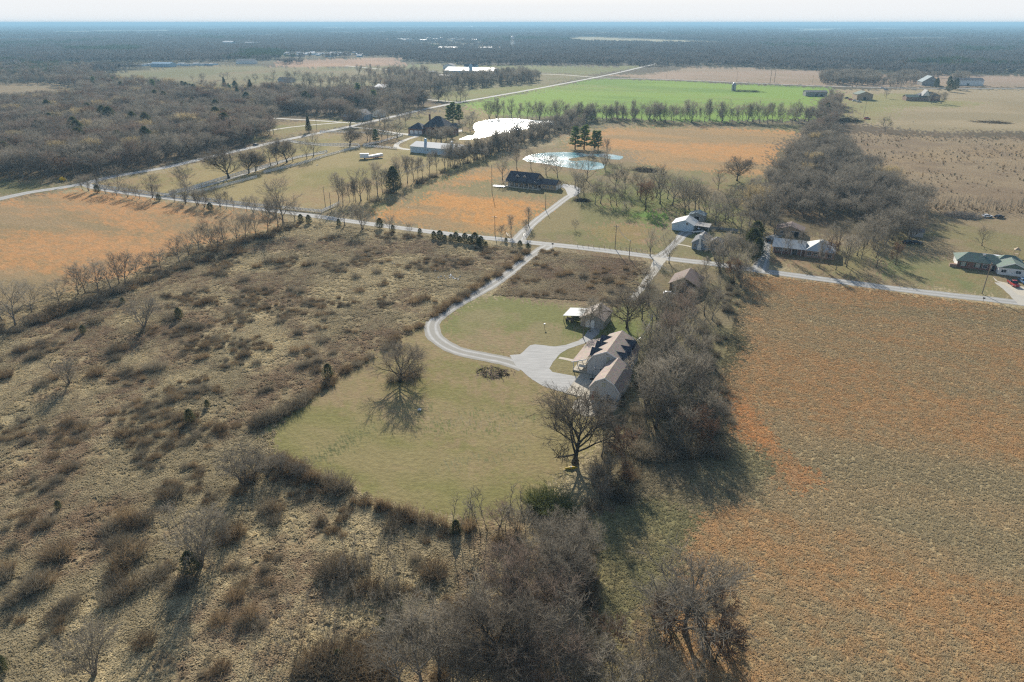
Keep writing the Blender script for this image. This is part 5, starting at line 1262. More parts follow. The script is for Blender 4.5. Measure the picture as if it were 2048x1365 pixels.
# ------------------------------------------------------------------ white shed and carport
B = Bld('white_shed', 'white metal shed with a pale roof and open carport on its right', 'shed', P(1343, 460))
B.prism('wall', [(0, 0), (0, 2.9), (5.6, 5.0), (9.6, 3.0), (9.6, 0)], 0, 9, M['white_metal'])
B.roof([(-.3, 2.8), (5.6, 5.004), (9.9, 2.85)], -.3, 9.3, M['roof_white'], .1, trim=M['trim'])
B.window('F', 6.6, 3.0, .9, .9, 0, bars=1); B.roof([(9.95, 2.9), (16.2, 2.6)], .6, 7.4, M['roof_metal'], .1, 'carport_roof')
for x in (11.5, 15.9):
    for y in (.8, 7.1): B.box('post', x - .07, x + .07, y - .07, y + .07, 0, 2.6, M['trim'])
B.box('back_wall', 9.7, 16.0, 7.25, 7.33, 0, 2.5, M['old_wall'])
B = Bld('blue_shed', 'small shed with a weathered blue metal roof behind the white shed', 'shed', P(1377, 441))
B.prism('wall', [(0, 0), (0, 2.7), (3.6, 3.9), (7.2, 2.7), (7.2, 0)], 0, 6, M['old_wall']); B.roof([(-.3, 2.6), (3.6, 3.904), (7.5, 2.6)], -.3, 6.3, M['roof_teal'], .1)
B.window('F', 3.6, .05, 2.4, 2.2, 0, bars=0, glass=M['dark'], part='barn_door', door=True)
def wall_run(o, L, h=1.5, mat=None):
    n = int(L / 2.4)
    me = None
    for i in range(n):
        if me is None: m = MB(); m.box(.04, 2.36, -.04, .04, .1, h); q = m.obj('fence_panel', mat or M['old_wall'], o); me = q.data
        else: q = link(bpy.data.objects.new('fence_panel', me), o)
        q.location = (i * 2.4, 0, 0)
    mp = None
    for i in range(n + 1):
        if mp is None: m = MB(); m.box(-.055, .035, -.05, .05, 0, h + .08); q = m.obj('post', M['trim'], o); mp = q.data
        else: q = link(bpy.data.objects.new('post', mp), o)
        q.location = (i * 2.4, 0, 0)
a, b = P(1420, 459), P(1486, 466)
o = empty('board_fence', a, math.atan2(b[1] - a[1], b[0] - a[0])); setp(o, 'long grey board fence running right from the white shed carport', 'fence'); wall_run(o, math.hypot(b[0] - a[0], b[1] - a[1]))

# ------------------------------------------------------------------ ranch house with pale metal roof
B = Bld('ranch_house', 'long brick ranch house under a pale metal roof behind bare trees', 'house', P(1545, 505))
B.box('wall', 0, 11.9, 0, 9.0, 0, 2.7, M['brick']); B.box('wing_wall', 11.92, 22.6, -1.2, 10.5, 0, 2.7, M['brick_tan'])
m = MB()
def gable_y(mb, x0, x1, y0, y1, ze, zr, th=.12):
    ym = (y0 + y1) / 2
    for ya, za, yb, zb in ((y0, ze, ym, zr), (ym, zr, y1, ze)):
        mb.hexa([(x0, ya, za), (x0, yb, zb), (x0, yb, zb + th), (x0, ya, za + th)], [(x1, ya, za), (x1, yb, zb), (x1, yb, zb + th), (x1, ya, za + th)])
gable_y(m, -.5, 12.0, -1.4, 9.6, 2.72, 4.9); m.obj('roof', M['roof_white'], B.o)
B.hip(12.3, 22.6, -1.2, 10.5, 2.9, 3.2, M['roof_white'], part='wing_roof')
for x in (1.6, 3.3, 5.0): B.window('F', x, 1.1, 1.1, 1.0, 0)
B.window('F', 8.2, .1, 1.8, 2.1, 0, bars=1, part='door', door=True)
for x in (13.6, 16.0, 18.6, 21.0): B.window('F', x, .9, 1.3, 1.3, -1.2)
for y in (2.5, 6.5): B.window('L', y, 1, 1.1, 1.1, 0)
for x in (.2, 3.5, 7.0, 10.6): B.box('porch_post', x - .07, x + .07, -1.2, -1.06, 0, 2.7, M['trim'])
B = Bld('back_garage', 'brown grey garage behind the metal roofed ranch house', 'garage', P(1551, 470))
B.prism('wall', [(0, 0), (0, 2.6), (5.5, 4.4), (11, 2.6), (11, 0)], 0, 8, M['tan_wall']); B.roof([(-.4, 2.45), (5.5, 4.404), (11.4, 2.45)], -.4, 8.4, M['roof_brown'], .14)
B.window('F', 7.6, .05, 3.4, 2.2, 0, bars=0, glass=M['dark'], part='garage_door', door=True); B.window('F', 2.4, 1, 1, 1, 0)

# ------------------------------------------------------------------ green roofed brick house
B = Bld('green_roof_house', 'red brick house with a green shingle roof at the right edge', 'house', (168.5, 246.5))
B.box('wall', 0, 12.6, 0, 9.5, 0, 2.6, M['brick']); B.box('white_end', -.05, -.004, 0, 9.5, 0, 2.6, M['white'])
B.hip(-.2, 15.0, 0, 9.5, 2.78, 2.3, M['roof_green'], inset=4.0)
B.box('wing_wall', 12.62, 21.5, -3.2, 7.5, 0, 2.65, M['white'])
m = MB()
B.roof([(12.1, 2.6), (17.1, 4.75), (22.0, 2.6)], -3.7, 4.0, M['roof_green'], .16, 'wing_roof', trim=M['trim'])
B.prism('wing_gable', [(12.62, 2.66), (17.1, 4.7), (21.5, 2.66)], -3.19, 3.8, M['roof_green'])
B.hip(12.8, 21.5, 4.0, 9.5, 2.78, 2.2, M['roof_green'], part='back_roof')
for x in (14.4, 18.9): B.window('F', x, 1.0, 1.6, 1.0, -3.2)
for x, g in ((1.9, 1), (6.6, 1)):
    B.window('F', x, .9, 1.1, 1.3, 0, glass=M['glass_pale'])
    for s_ in (-.85, .85): B.box('shutter', x + s_ - .2, x + s_ + .2, -.06, -.004, .8, 2.2, M['greenp'])
B.window('F', 9.0, .9, 1.4, 1.3, 0); B.window('F', 11.6, .05, 1.0, 2.1, 0, bars=0, glass=M['dark'], part='door', door=True)
m = MB(); m.box(8.1, 8.9, 3.2, 4.0, 3.6, 5.1); m.obj('roof_vent', M['steel'], B.o)
B.box('brick_planter', -2.3, -.1, -.3, 1.2, 0, 1.1, M['brick_tan']); 
def camper(o):
    m = MB(); m.box(0, 9.2, 0, 2.4, .6, 2.9); m.box(-1.2, 0, .3, 2.1, .6, 1.9); m.obj('body', M['carwhite'], o)
    w_ = MB(); w_.box(.4, 5.4, -.03, -.004, 1.9, 2.5); w_.box(-1.23, -1.204, .5, 1.9, 1.25, 1.8); w_.obj('window', M['glass'], o)
    for x in (-.5, 5.2, 6.4):
        for y in (.25, 2.15): t = MB(); t.tube([(x, y - .12, .4), (x, y + .12, .4)], [.4, .4], 12); t.obj('wheel', M['rubber'], o)
boxthing('motor_home', 'long pale motor home parked behind the green roofed house', 'motor home', 0, 0, camper, world=(181.5, 252.5))
def playset(o):
    m = MB()
    for x in (0, 1.6):
        for y in (0, 1.4): m.box(x - .06, x + .06, y - .06, y + .06, 0, 3.2)
    m.box(0, 1.6, 0, 1.4, 1.5, 1.6); m.obj('frame', M['tan_wall'], o); r = MB(); r.hexa([(-.3, -.3, 3.2), (1.9, -.3, 3.2), (1.9, 1.7, 3.2), (-.3, 1.7, 3.2)], [(.75, .6, 4.2), (.85, .6, 4.2), (.85, .8, 4.2), (.75, .8, 4.2)]); r.obj('roof', M['tan_wall'], o)
    s = MB(); s.hexa([(1.6, .3, 1.5), (3.6, .3, .1), (3.6, .9, .1), (1.6, .9, 1.5)], [(1.6, .3, 1.56), (3.6, .3, .16), (3.6, .9, .16), (1.6, .9, 1.56)]); s.obj('slide', M['yellow'], o)
boxthing('play_tower', 'small wooden play tower behind the green roofed house', 'play tower', 0, 0, playset, world=P(2026, 516))

# ------------------------------------------------------------------ porch house with dark roof
B = Bld('porch_house', 'dark roofed house with a deep white porch and two dormers near the blue pond', 'house', (-3.6, 386.5), math.radians(-27))
B.box('wall', 0, 17.5, 2.8, 11.5, 0, 3.0, M['tan_wall'])
m = MB(); gable_y(m, -.4, 18.0, 0.4, 13.9, 3.4, 7.6, .18); m.obj('roof', M['roof_dark'], B.o)
m = MB()
for x in (.0, 17.42): m.hexa([(x, 2.6, 3.0), (x, 11.5, 3.0), (x, 11.5, 4.7), (x, 7.15, 7.5), (x, 2.6, 4.7)], [(x + .08, 2.6, 3.0), (x + .08, 11.5, 3.0), (x + .08, 11.5, 4.7), (x + .08, 7.15, 7.5), (x + .08, 2.6, 4.7)])
m.obj('gable_wall', M['tan_wall'], B.o)
B.prism('porch_roof', [(-.6, 2.9), (-.6, 3.05), (18.6, 3.05), (18.6, 2.9)], -.4, 2.8, M['roof_dark'])
m = MB(); m.hexa([(17.5, -.4, 3.06), (21.2, -.4, 3.06), (21.2, 10, 3.06), (17.5, 10, 3.06)], [(17.5, 0, 4.5), (17.7, 0, 4.5), (17.7, 10, 4.5), (17.5, 10, 4.5)]); m.obj('side_porch_roof', M['roof_dark'], B.o)
B.box('porch_deck', -.4, 21.0, -.3, 2.8, 0.03, .5, M['concrete']); B.box('side_deck', 17.52, 21.0, 2.82, 10, .03, .5, M['concrete'])
for i in range(8): B.box('porch_post', -.3 + i * 2.9, -.12 + i * 2.9, -.2, -.02, .5, 2.9, M['trim'])
for y in (3, 6.3, 9.6): B.box('porch_post', 20.8, 20.98, y, y + .18, .5, 3.05, M['trim'])
for x in (1.4, 4.0, 7.4, 12.0, 15.8): B.window('F', x, .9, 1.5, 1.7, 2.8)
B.window('F', 9.8, .5, 1.1, 2.2, 2.8, bars=0, glass=M['dark'], part='door', door=True)
for x in (6.0, 10.4):
    d = B.prism('dormer', [(x - .9, 4.6), (x - .9, 5.9), (x, 6.8), (x + .9, 5.9), (x + .9, 4.6)], 3.4, 6.6, M['tan_wall'])
    B.roof([(x - 1.2, 5.65), (x, 6.83), (x + 1.2, 5.65)], 3.1, 6.6, M['roof_dark'], .1, 'dormer_roof', trim=M['trim']); B.window('F', x, 4.85, .8, 1.0, 3.4)
for x0, x1 in ((1.2, 4.4), (8.5, 10.5), (13.2, 16.6)): B.box('tan_roof_panel', x0, x1, -.3, 1.4, 3.06, 3.1, M['tan_wall'])  # flat tan panels lying on the dark porch roof
B.window('R', 6.0, 4.6, .9, 1.1, 17.5)
B = Bld('porch_house_garage', 'small dark roofed double garage right of the porch house', 'garage', (16.0, 380.5), math.radians(-27))
B.box('wall', 0, 9, 0, 7.5, 0, 2.9, M['tan_wall']); m = MB(); gable_y(m, -.4, 9.4, -.4, 7.9, 2.85, 5.0, .15); m.obj('roof', M['roof_dark'], B.o)
m = MB()
for x in (.0, 8.92): m.hexa([(x, 0, 2.91), (x, 7.5, 2.91), (x, 3.75, 4.9)], [(x + .08, 0, 2.91), (x + .08, 7.5, 2.91), (x + .08, 3.75, 4.9)])
m.obj('gable_wall', M['tan_wall'], B.o)
for x in (2.0, 4.4, 6.6): B.window('F', x, 1.1, .8, 1.0, 0)
for y in (2.0, 5.5): B.window('R', y, .05, 2.7, 2.3, 9.0, bars=0, glass=M['white'], part='garage_door', door=True)
boxthing('garden_deck', 'low white railed deck left of the porch house', 'deck', 0, 0, lambda o: (lambda m: (m.box(0, 7, 0, 3, .3, .45), [m.box(i, i + .1, 0, .1, .45, 1.35) for i in range(7)], m.box(0, 7, 0, .08, 1.35, 1.45), m.obj('rails', M['trim'], o)))(MB()), world=P(985, 374))

# ------------------------------------------------------------------ long white barn
B = Bld('long_white_barn', 'long white barn with a pale roof and two blue roof ventilators', 'barn', P(821, 305), math.radians(-26))
B.prism('wall', [(0, 0), (0, 4.2)] + [(0.01, 4.2)] + [(39, 4.2), (39, 0)], 0, 17, M['white_metal'])
m = MB(); gable_y(m, -.4, 39.4, -.4, 17.4, 4.22, 6.6, .12); m.obj('roof', M['roof_white'], B.o)
m = MB()
for x in (0.0, 38.9): m.hexa([(x, 0, 4.21), (x, 17, 4.21), (x, 8.5, 6.5)], [(x + .1, 0, 4.21), (x + .1, 17, 4.21), (x + .1, 8.5, 6.5)])
m.obj('gable_wall', M['white_metal'], B.o)
for x in (12.5, 14.6): B.window('F', x, 2.2, .8, .7, 0, bars=0)
for x, y in ((8.5, 7.2), (32, 4.2)):
    m = MB(); m.lathe([(1.0, 4.8), (1.0, 8.6), (1.3, 8.7), (.5, 9.3)], 12, (x, y)); m.obj('roof_ventilator', M['blue_metal'], B.o)
B.window('L', 5, .05, 4, 3.4, 0, bars=0, glass=M['white'], part='barn_door', door=True)
boxthing('low_shed', 'low pale greenhouse roof half hidden by trees right of the long white barn', 'shed', 0, 0, lambda o: (lambda m: (m.box(0, 16, 0, 6, 0, 2.2), m.hexa([(-.3, -.3, 2.21), (16.3, -.3, 2.21), (16.3, 6.3, 2.21), (-.3, 6.3, 2.21)], [(-.3, 2.9, 3.2), (16.3, 2.9, 3.2), (16.3, 3.1, 3.2), (-.3, 3.1, 3.2)]), m.obj('shell', M['roof_metal'], o)))(MB()), world=P(934, 305))

# ------------------------------------------------------------------ brick mansion
B = Bld('brick_mansion', 'large brick mansion with a steep dark hipped roof beside the glaring pond', 'house', P(817, 268), math.radians(-20))
B.box('wall', 0, 13.5, 0, 12, 0, 4.2, M['brick']); B.hip(0, 13.5, 0, 12, 4.35, 4.2, M['roof_dark'])
B.box('main_wall', 12.5, 33, 2.5, 19, 0, 6.2, M['brick']); B.hip(12.5, 33, 2.5, 19, 6.35, 7.5, M['roof_dark'], part='main_roof')
B.box('bay_wall', 17, 23, -1.5, 2.48, 0, 6.4, M['brick']); B.hip(17, 23, -1.5, 6, 6.5, 4.4, M['roof_dark'], part='bay_roof')
B.box('side_wall', 33.02, 39, 4, 15, 0, 4.2, M['brick']); B.hip(32.8, 39, 4, 15, 4.35, 4, M['roof_dark'], part='side_roof')
for x in (3.2, 7.2, 11): B.window('F', x, .1, 3, 2.8, 0, bars=0, glass=M['white'], part='garage_door', door=True)
for x in (14.8, 25.5, 29.5): B.window('F', x, 1, 1.4, 1.8, 2.5); B.window('F', x, 4, 1.2, 1.4, 2.5)
B.window('F', 20, 1, 2.2, 3.8, -1.5)
m = MB(); m.box(15, 16.2, 9, 10.2, 9, 15.4); m.obj('chimney', M['brick'], B.o)
def gazebo(o):
    for i in range(6):
        a = i * math.pi / 3; m = MB(); m.box(2.6 * math.cos(a) - .08, 2.6 * math.cos(a) + .08, 2.6 * math.sin(a) - .08, 2.6 * math.sin(a) + .08, 0, 2.6); m.obj('post', M['wood'], o)
    m = MB(); m.lathe([(3.4, 2.6), (3.4, 2.7), (.2, 4.6)], 6); m.obj('roof', M['roof_dark'], o)
boxthing('gazebo', 'small dark roofed gazebo between the mansion and its pond', 'gazebo', (911, 257), 0, gazebo)
# ------------------------------------------------------------------ farther buildings
def gable_house(name, label, cat, px, ang, W_, L_, hw, hr, wall, roof, wins=2, along='y', doors=0, group=None, pane=None):
    """W_ across the picture, L_ going away; ridge along x or y"""
    B = Bld(name, label, cat, P(*px), math.radians(ang), group)
    if along == 'y':
        B.prism('wall', [(0, 0), (0, hw), (W_ / 2, hr), (W_, hw), (W_, 0)], 0, L_, wall)
        B.roof([(-.4, hw - .15), (W_ / 2, hr + .004), (W_ + .4, hw - .15)], -.4, L_ + .4, roof, .14)
    else:
        B.box('wall', 0, W_, 0, L_, 0, hw, wall)
        m = MB(); gable_y(m, -.4, W_ + .4, -.4, L_ + .4, hw + .02, hr, .14); m.obj('roof', roof, B.o)
        m = MB()
        for x in (0.0, W_ - .1): m.hexa([(x, 0, hw + .004), (x, L_, hw + .004), (x, L_ / 2, hr - .05)], [(x + .1, 0, hw + .004), (x + .1, L_, hw + .004), (x + .1, L_ / 2, hr - .05)])
        m.obj('gable_wall', wall, B.o)
    for i in range(wins): B.window('F', W_ * (i + 1) / (wins + 1 + doors), 1.1, min(1.4, W_ * .15), 1.2, 0, bars=0, glass=pane)
    for i in range(doors): B.window('F', W_ * (wins + i + 1) / (wins + 1 + doors), .05, min(3.4, W_ * .3), 2.8, 0, bars=0, glass=M['dark'], part='door', door=True)  # dark leaf; on the open sheds it is painted interior shade
    return B
gable_house('grey_house', 'grey house half hidden by bare trees at the junction beyond the county road', 'house', (706, 240), -22, 15, 11, 5.0, 9.0, M['grey_wall'], M['roof_grey'], 3)
gable_house('brick_annex', 'small brick annex left of the grey junction house', 'house', (686, 241), -22, 10, 8, 3, 5, M['brick'], M['roof_grey'], 2, 'x')
gable_house('blue_house', 'little blue gabled house among the far village trees', 'house', (664, 190), -20, 15, 12, 4.5, 8.5, M['blue_metal'], M['roof_teal'], 2)
gable_house('blue_cottage', 'small blue cottage in the far pasture', 'house', (556, 165), -15, 22, 14, 4, 7, M['blue_metal'], M['roof_grey'], 3, 'x')
gable_house('white_roof_barn', 'small barn with a gleaming white roof beyond the junction trees', 'barn', (748, 181), -28, 19, 22, 4, 7.5, M['old_wall'], M['white'], 1, 'x', 1)
gable_house('white_blue_barn', 'big long white roofed barn with pale blue walls by the far road', 'barn', (889, 151), -20, 92, 34, 8, 13, M['blue_metal'], M['white'], 0, 'x', 2)
B = [o for o in bpy.data.objects if o.name == 'white_blue_barn'][0]
m = MB(); m.lathe([(3, 9), (3, 17), (1, 19)], 12, (48, 6)); m.obj('roof_ventilator', M['blue_metal'], B)
gable_house('long_poultry_shed', 'long white roofed shed in front of the big white and blue barn', 'shed', (867, 156.5), -16, 28, 12, 3.6, 5.6, M['blue_metal'], M['white'], 0, 'x', 0)
gable_house('low_brown_shed', 'low brown roofed shed left of the long white roofed shed', 'shed', (846, 147), -12, 24, 8, 2.6, 4, M['tan_wall'], M['roof_metal'], 0, 'x', 0)
gable_house('far_cottage', 'small white cottage behind the big white and blue barn', 'house', (886, 138), -20, 22, 16, 6, 10, M['white'], M['roof_grey'], 2)
gable_house('far_cottage', 'pale house right behind the big white and blue barn', 'house', (928, 138), -20, 26, 14, 5, 9, M['blue_metal'], M['roof_grey'], 2, 'x')
gable_house('field_shelter', 'open fronted grey roofed shelter on the corner of the wheat field', 'shed', (1611, 193), -6, 26, 14, 5.0, 6.6, M['old_wall'], M['roof_grey'], 1, 'x', 2)
gable_house('tan_shed', 'tan shed with a green roof and a dark open door', 'shed', (1713, 200), -8, 18, 18, 6.0, 9.2, M['tan_wall'], M['roof_green'], 0, 'y', 1)
B = gable_house('farmhouse', 'low brick farmhouse with a green roof and white gable beyond the brown scrub', 'house', (1812, 202), -8, 27, 13, 4.0, 6.4, M['brick_tan'], M['roof_green'], 3, 'x')
B.box('wing_wall', 14, 38, 2, 16, 0, 5.6, M['brick']); B.hip(14, 38, 2, 16, 5.7, 4.0, M['roof_dark'], part='wing_roof'); B.prism('white_gable', [(17, 5.8), (21, 12.2), (25, 5.8)], -1, 4, M['white'])
B.roof([(16.3, 5.6), (21, 12.25), (25.7, 5.6)], -1.6, 9, M['roof_metal'], .3, 'gable_roof')
gable_house('old_barn', 'tall pale grey barn beyond the far right road', 'barn', (1843, 171.5), -10, 24, 20, 5, 13, M['old_wall'], M['roof_teal'], 0, 'y', 0)
gable_house('white_farm_shed', 'white shed between the bare trees at the far right', 'shed', (1905, 171), -8, 42, 20, 7, 10, M['white'], M['roof_grey'], 0, 'x', 1)
gable_house('hidden_shed', 'long pale roofed shed inside the left wood', 'shed', (78, 204), -10, 24, 12, 4.2, 6, M['old_wall'], M['roof_metal'], 0, 'x', 1)
gable_house('hidden_cabin', 'small pale roof showing in the left wood', 'shed', (190, 212), -10, 14, 10, 4, 6, M['old_wall'], M['roof_grey'], 0, 'x', 0)
gable_house('village_house', 'grey roofed house between trees right of the grey junction house', 'house', (744, 234), -20, 11, 9, 4, 6.5, M['white'], M['roof_grey'], 2)
gable_house('yard_shed', 'small grey shed in the shaded yard beside the right hand wood', 'shed', (1818, 473), -24, 5.2, 4, 2.2, 3.2, M['steel'], M['roof_grey'], 1, 'x')
# silo in the wheat field
def silo(o):
    m = MB(); m.lathe([(3.0, 0), (3.0, 7), (1.6, 9.2), (.4, 10)], 20); m.obj('bin_shell', M['steel'], o)
    for z in (2, 4, 6): r = MB(); r.lathe([(3.05, z), (3.05, z + .2)], 20); r.obj('band', M['steel'], o)
    l = MB(); l.box(-.3, .3, -3.3, -3.05, 0, 7.4); l.obj('ladder', M['dark'], o)
boxthing('grain_bin', 'round steel grain bin standing alone in the wheat field', 'silo', (1467, 181), 0, silo)
# water tower of the far town
def wtower(o):
    m = MB(); m.lathe([(.4, 26), (3.8, 27), (6.4, 29.5), (6.8, 31.5), (6.8, 36), (5.6, 38.6), (2, 40.4), (.4, 41)], 20); m.obj('tank', M['white'], o)
    for k in range(6):
        a = k * math.pi / 3 + .3; l = MB(); l.tube([(8.2 * math.cos(a), 8.2 * math.sin(a), 0), (5.2 * math.cos(a), 5.2 * math.sin(a), 31)], [.9, .8], 6); l.obj('leg', M['white'], o)
    r = MB(); r.tube([(0, 0, 0), (0, 0, 27)], [1.6, 1.6], 10); r.obj('riser', M['white'], o)
    w_ = MB(); w_.lathe([(6.6, 31.2), (6.6, 31.6)], 20); w_.obj('walkway', M['white'], o)
    for z in (10, 20):
        b = MB(); q = 8.2 - 3 * z / 31
        for k in range(6): a0 = k * math.pi / 3 + .3; a1 = a0 + math.pi / 3; b.tube([(q * math.cos(a0), q * math.sin(a0), z), (q * math.cos(a1), q * math.sin(a1), z)], [.2, .2], 4)
        b.obj('brace', M['white'], o)
boxthing('water_tower', 'tall white water tower of the distant town', 'water tower', (1025, 97), 0, wtower)
o = boxthing('radio_mast', 'thin pale mast just right of the white water tower', 'mast', (1039, 96), 0, lambda o: (lambda m: (m.tube([(0, 0, 0), (0, 0, 24)], [.7, .4], 6), m.obj('pole', M['white'], o)))(MB()))
# the distant town and mobile homes: many small pale buildings
DB = []
def smallb(px, W_, L_, h, wall, roof): DB.append((px, W_, L_, h, wall, roof))
R9 = random.Random(5)
def simple_shed_mesh(nm, W_, L_, h, wall, roof):
    m = MB(); m.box(-W_ / 2, W_ / 2, -L_ / 2, L_ / 2, 0, h, 0); gable_y(m, -W_ / 2 - .3, W_ / 2 + .3, -L_ / 2 - .3, L_ / 2 + .3, h + .02, h * 1.35, .2)
    m.M = [0] * 6 + [1] * (len(m.F) - 6)
    me = bpy.data.meshes.new(nm); me.from_pydata(m.V, [], m.F); me.materials.append(wall); me.materials.append(roof); me.polygons.foreach_set('material_index', m.M); me.update(); return me
shm = [simple_shed_mesh('mobile_home_kind', 18, 7, 3.4, M['white'], M['white']), simple_shed_mesh('mobile_home_kind_b', 22, 8, 3.6, M['white_metal'], M['roof_metal']), simple_shed_mesh('mobile_home_kind_c', 15, 9, 4, M['blue_metal'], M['white'])]
wall_row = []
def spread(name, label_fmt, group, cat, pts, sc=1.0):
    pts = sorted(pts)
    for i, (x, y) in enumerate(pts):
        X, Y = P(x, y); o = bpy.data.objects.new(name, R9.choice(shm)); COL.objects.link(o); o.location = (X, Y, 0); o.rotation_euler = (0, 0, R9.uniform(-.35, .1))
        k = sc * R9.uniform(.8, 1.2); o.scale = (k, k, k); setp(o, label_fmt % ordinal(i + 1), cat, group)
spread('mobile_home', 'pale mobile home, %s from the left in the row above the far left pasture', 'mobile homes above the far left pasture', 'mobile home', [(105 + i * 8.3 + R9.uniform(-2, 2), 134.5 - i * .10 + R9.uniform(-.7, .7)) for i in range(40) if i not in (8, 14)], .75)
spread('mobile_home', 'white mobile home, %s from the left beyond the far pink field', 'mobile homes beyond the far pink field', 'mobile home', [(566 + R9.uniform(0, 160), 106.5 + R9.uniform(0, 8)) for i in range(46)], .85)
spread('town_building', 'white building, %s from the left in the distant town', 'buildings of the distant town', 'building', [(762 + R9.uniform(0, 100), 82 + R9.uniform(-2, 2)) for i in range(12)] + [(868 + i * 9, 101 + R9.uniform(-3, 1)) for i in range(16)] + [(840 + R9.uniform(0, 90), 76 + R9.uniform(-4, 8)) for i in range(16)] + [(1085, 98), (1092, 96), (948, 82), (955, 81), (1020, 101)], 1.5)
gable_house('town_hall_shed', 'long white roofed shed in the middle of the distant town', 'shed', (876, 102), -14, 66, 26, 8, 12, M['white'], M['white'], 0, 'x', 0)
gable_house('blue_workshop', 'blue roofed workshop among the far mobile homes', 'building', (302, 134), -12, 46, 20, 6, 9, M['blue_metal'], M['blue_metal'], 0, 'x', 0)
gable_house('lodge', 'low white building by the far pines', 'building', (472, 128), -12, 42, 20, 6, 10, M['white'], M['roof_metal'], 0, 'x', 0)
gable_house('ridge_house', 'tiny white house on the far pale field', 'building', (1128, 75), -12, 30, 14, 6, 10, M['white'], M['white'], 0, 'x', 0)
spread('horizon_building', 'tiny white building, %s from the left near the horizon', 'tiny buildings near the horizon', 'building', [(400, 59), (560, 62), (730, 60), (748, 50.8), (944, 54), (942, 57), (1180, 72), (1240, 60), (1370, 54), (1610, 55), (640, 55), (328, 78), (460, 92), (505, 92)], 3.2)
# ------------------------------------------------------------------ poles, wires, pylons
def pole_mesh(h):
    m = MB(); m.tube([(0, 0, 0), (0, 0, h)], [.17, .11], 8); c = MB(); c.box(-1.1, 1.1, -.07, .07, h - .75, h - .6)
    i_ = MB()
    for x in (-.95, -.4, .4, .95): i_.lathe([(.06, h - .6), (.09, h - .52), (.05, h - .38)], 6, (x, 0))
    t = MB(); t.lathe([(.22, h - 2.2), (.25, h - 2.1), (.25, h - 1.4), (.2, h - 1.3)], 8, (.42, 0))
    return m, c, i_, t
poles = {}
def upole(key, x, y, h, label, arm=True, ang=GA, trans=False):
    X, Y = P(x, y); o = empty('utility_pole', (X, Y), ang); setp(o, label, 'pole', 'utility poles')
    m, c, i_, t = pole_mesh(h); m.obj('post', M['pole'], o)
    if arm: c.obj('crossarm', M['pole'], o); i_.obj('insulator', M['steel'], o)['kind'] = 'stuff'
    if trans: t.obj('transformer', M['steel'], o)
    poles[key] = Vector((X, Y, h - .45)); return o
upole('g', 1964, 588, 11.2, 'tall wooden utility pole in front of the green roofed house', trans=True, ang=.6)
upole('a', 1230, 498, 10, 'utility pole in the field left of the white shed'); upole('b', 1258, 517, 7.5, 'short utility pole at the near side of the village road', False)
upole('c', 990, 470, 8.5, 'utility pole at the mouth of the straight gravel lane'); upole('d', 984, 386, 15, 'tall utility pole left of the porch house', False)
upole('e', 663, 426, 10, 'utility pole by the village road at the corner of the fenced pasture', False); upole('f', 651, 415, 10.5, 'utility pole inside the corner of the fenced pasture', False)
upole('h', 153, 362, 11, 'utility pole beside the county road near the left edge'); upole('i', 205, 363, 9, 'short utility pole with a lamp by the road junction', False); upole('j', 351, 320, 12.5, 'utility pole against the left wood by the county road')
upole('k', 506, 291, 12, 'utility pole against the left wood nearer the junction'); upole('l', 408, 398, 9, 'utility pole on the fenced pasture by the village road', False); upole('m', 634, 262, 12, 'utility pole beside the dark green spruce', False)
upole('n', 1300, 690, 9.5, 'utility pole in the yard behind the tan house', True); upole('p', 1091, 420, 8, 'small pole beside the straight gravel lane', False); upole('q', 1057, 450, 8, 'small pole left of the straight gravel lane', False)
upole('r', 792, 385, 11, 'utility pole in the diagonal tree line', False); upole('s', 895, 336, 10, 'utility pole below the long white barn'); upole('t', 1333, 158, 14, 'distant pole on the far edge of the wheat field', False)
upole('u', 1473, 164, 16, 'second distant pole on the far edge of the wheat field', False); upole('v', 1624, 170, 14, 'third distant pole near the open shelter', False)
upole('w', 922, 186, 12, 'distant pole beside the county road by the wheat field', False); upole('x', 1240, 156, 12, 'distant pole where the county road leaves the wheat field', False)
upole('y', 1727, 234, 15, 'tall pole near the tan shed with the green roof'); upole('z', 843, 287, 9, 'pole by the lane of the brick mansion', False)
def wire(name, label, a, b, sag=.8, r=.025, n=10):
    a = Vector(a); b = Vector(b); pts = []
    for i in range(n + 1):
        t = i / n; p = a.lerp(b, t); p.z -= sag * 4 * t * (1 - t); pts.append(tuple(p))
    m = MB(); m.tube(pts, [r] * (n + 1), 4); o = m.obj(name, M['steel']); setp(o, label, 'wire', 'overhead wires'); return o
wire('power_line', 'overhead wire dropping from the field pole to the short roadside pole', poles['a'], poles['b'], .9, .035)
wire('power_line', 'second wire beside the one between the field pole and the roadside pole', poles['a'] + Vector((.6, 0, .1)), poles['b'] + Vector((.5, 0, 0)), 1.3, .035)
wire('power_line', 'overhead wire along the diagonal tree line', poles['r'] + Vector((0, 0, -1)), poles['s'], 1.2, .045)
wire('power_line', 'second overhead wire along the diagonal tree line', poles['r'] + Vector((.8, 0, -1)), poles['s'] + Vector((.8, 0, 0)), 1.6, .045)
wire('power_line', 'overhead wire from the pasture corner to the diagonal tree line', poles['f'], poles['r'], 1.4, .03)
wire('power_line', 'slack service wire from the yard pole to the tan house', poles['n'], Vector(HL(gx1 - .5, my1 - 1.0, 6.2)), 1.3, .05)
wire('power_line', 'overhead wire from the roadside pole towards the brown roofed house', poles['b'], Vector((56, 226, 5.0)), .9, .03)
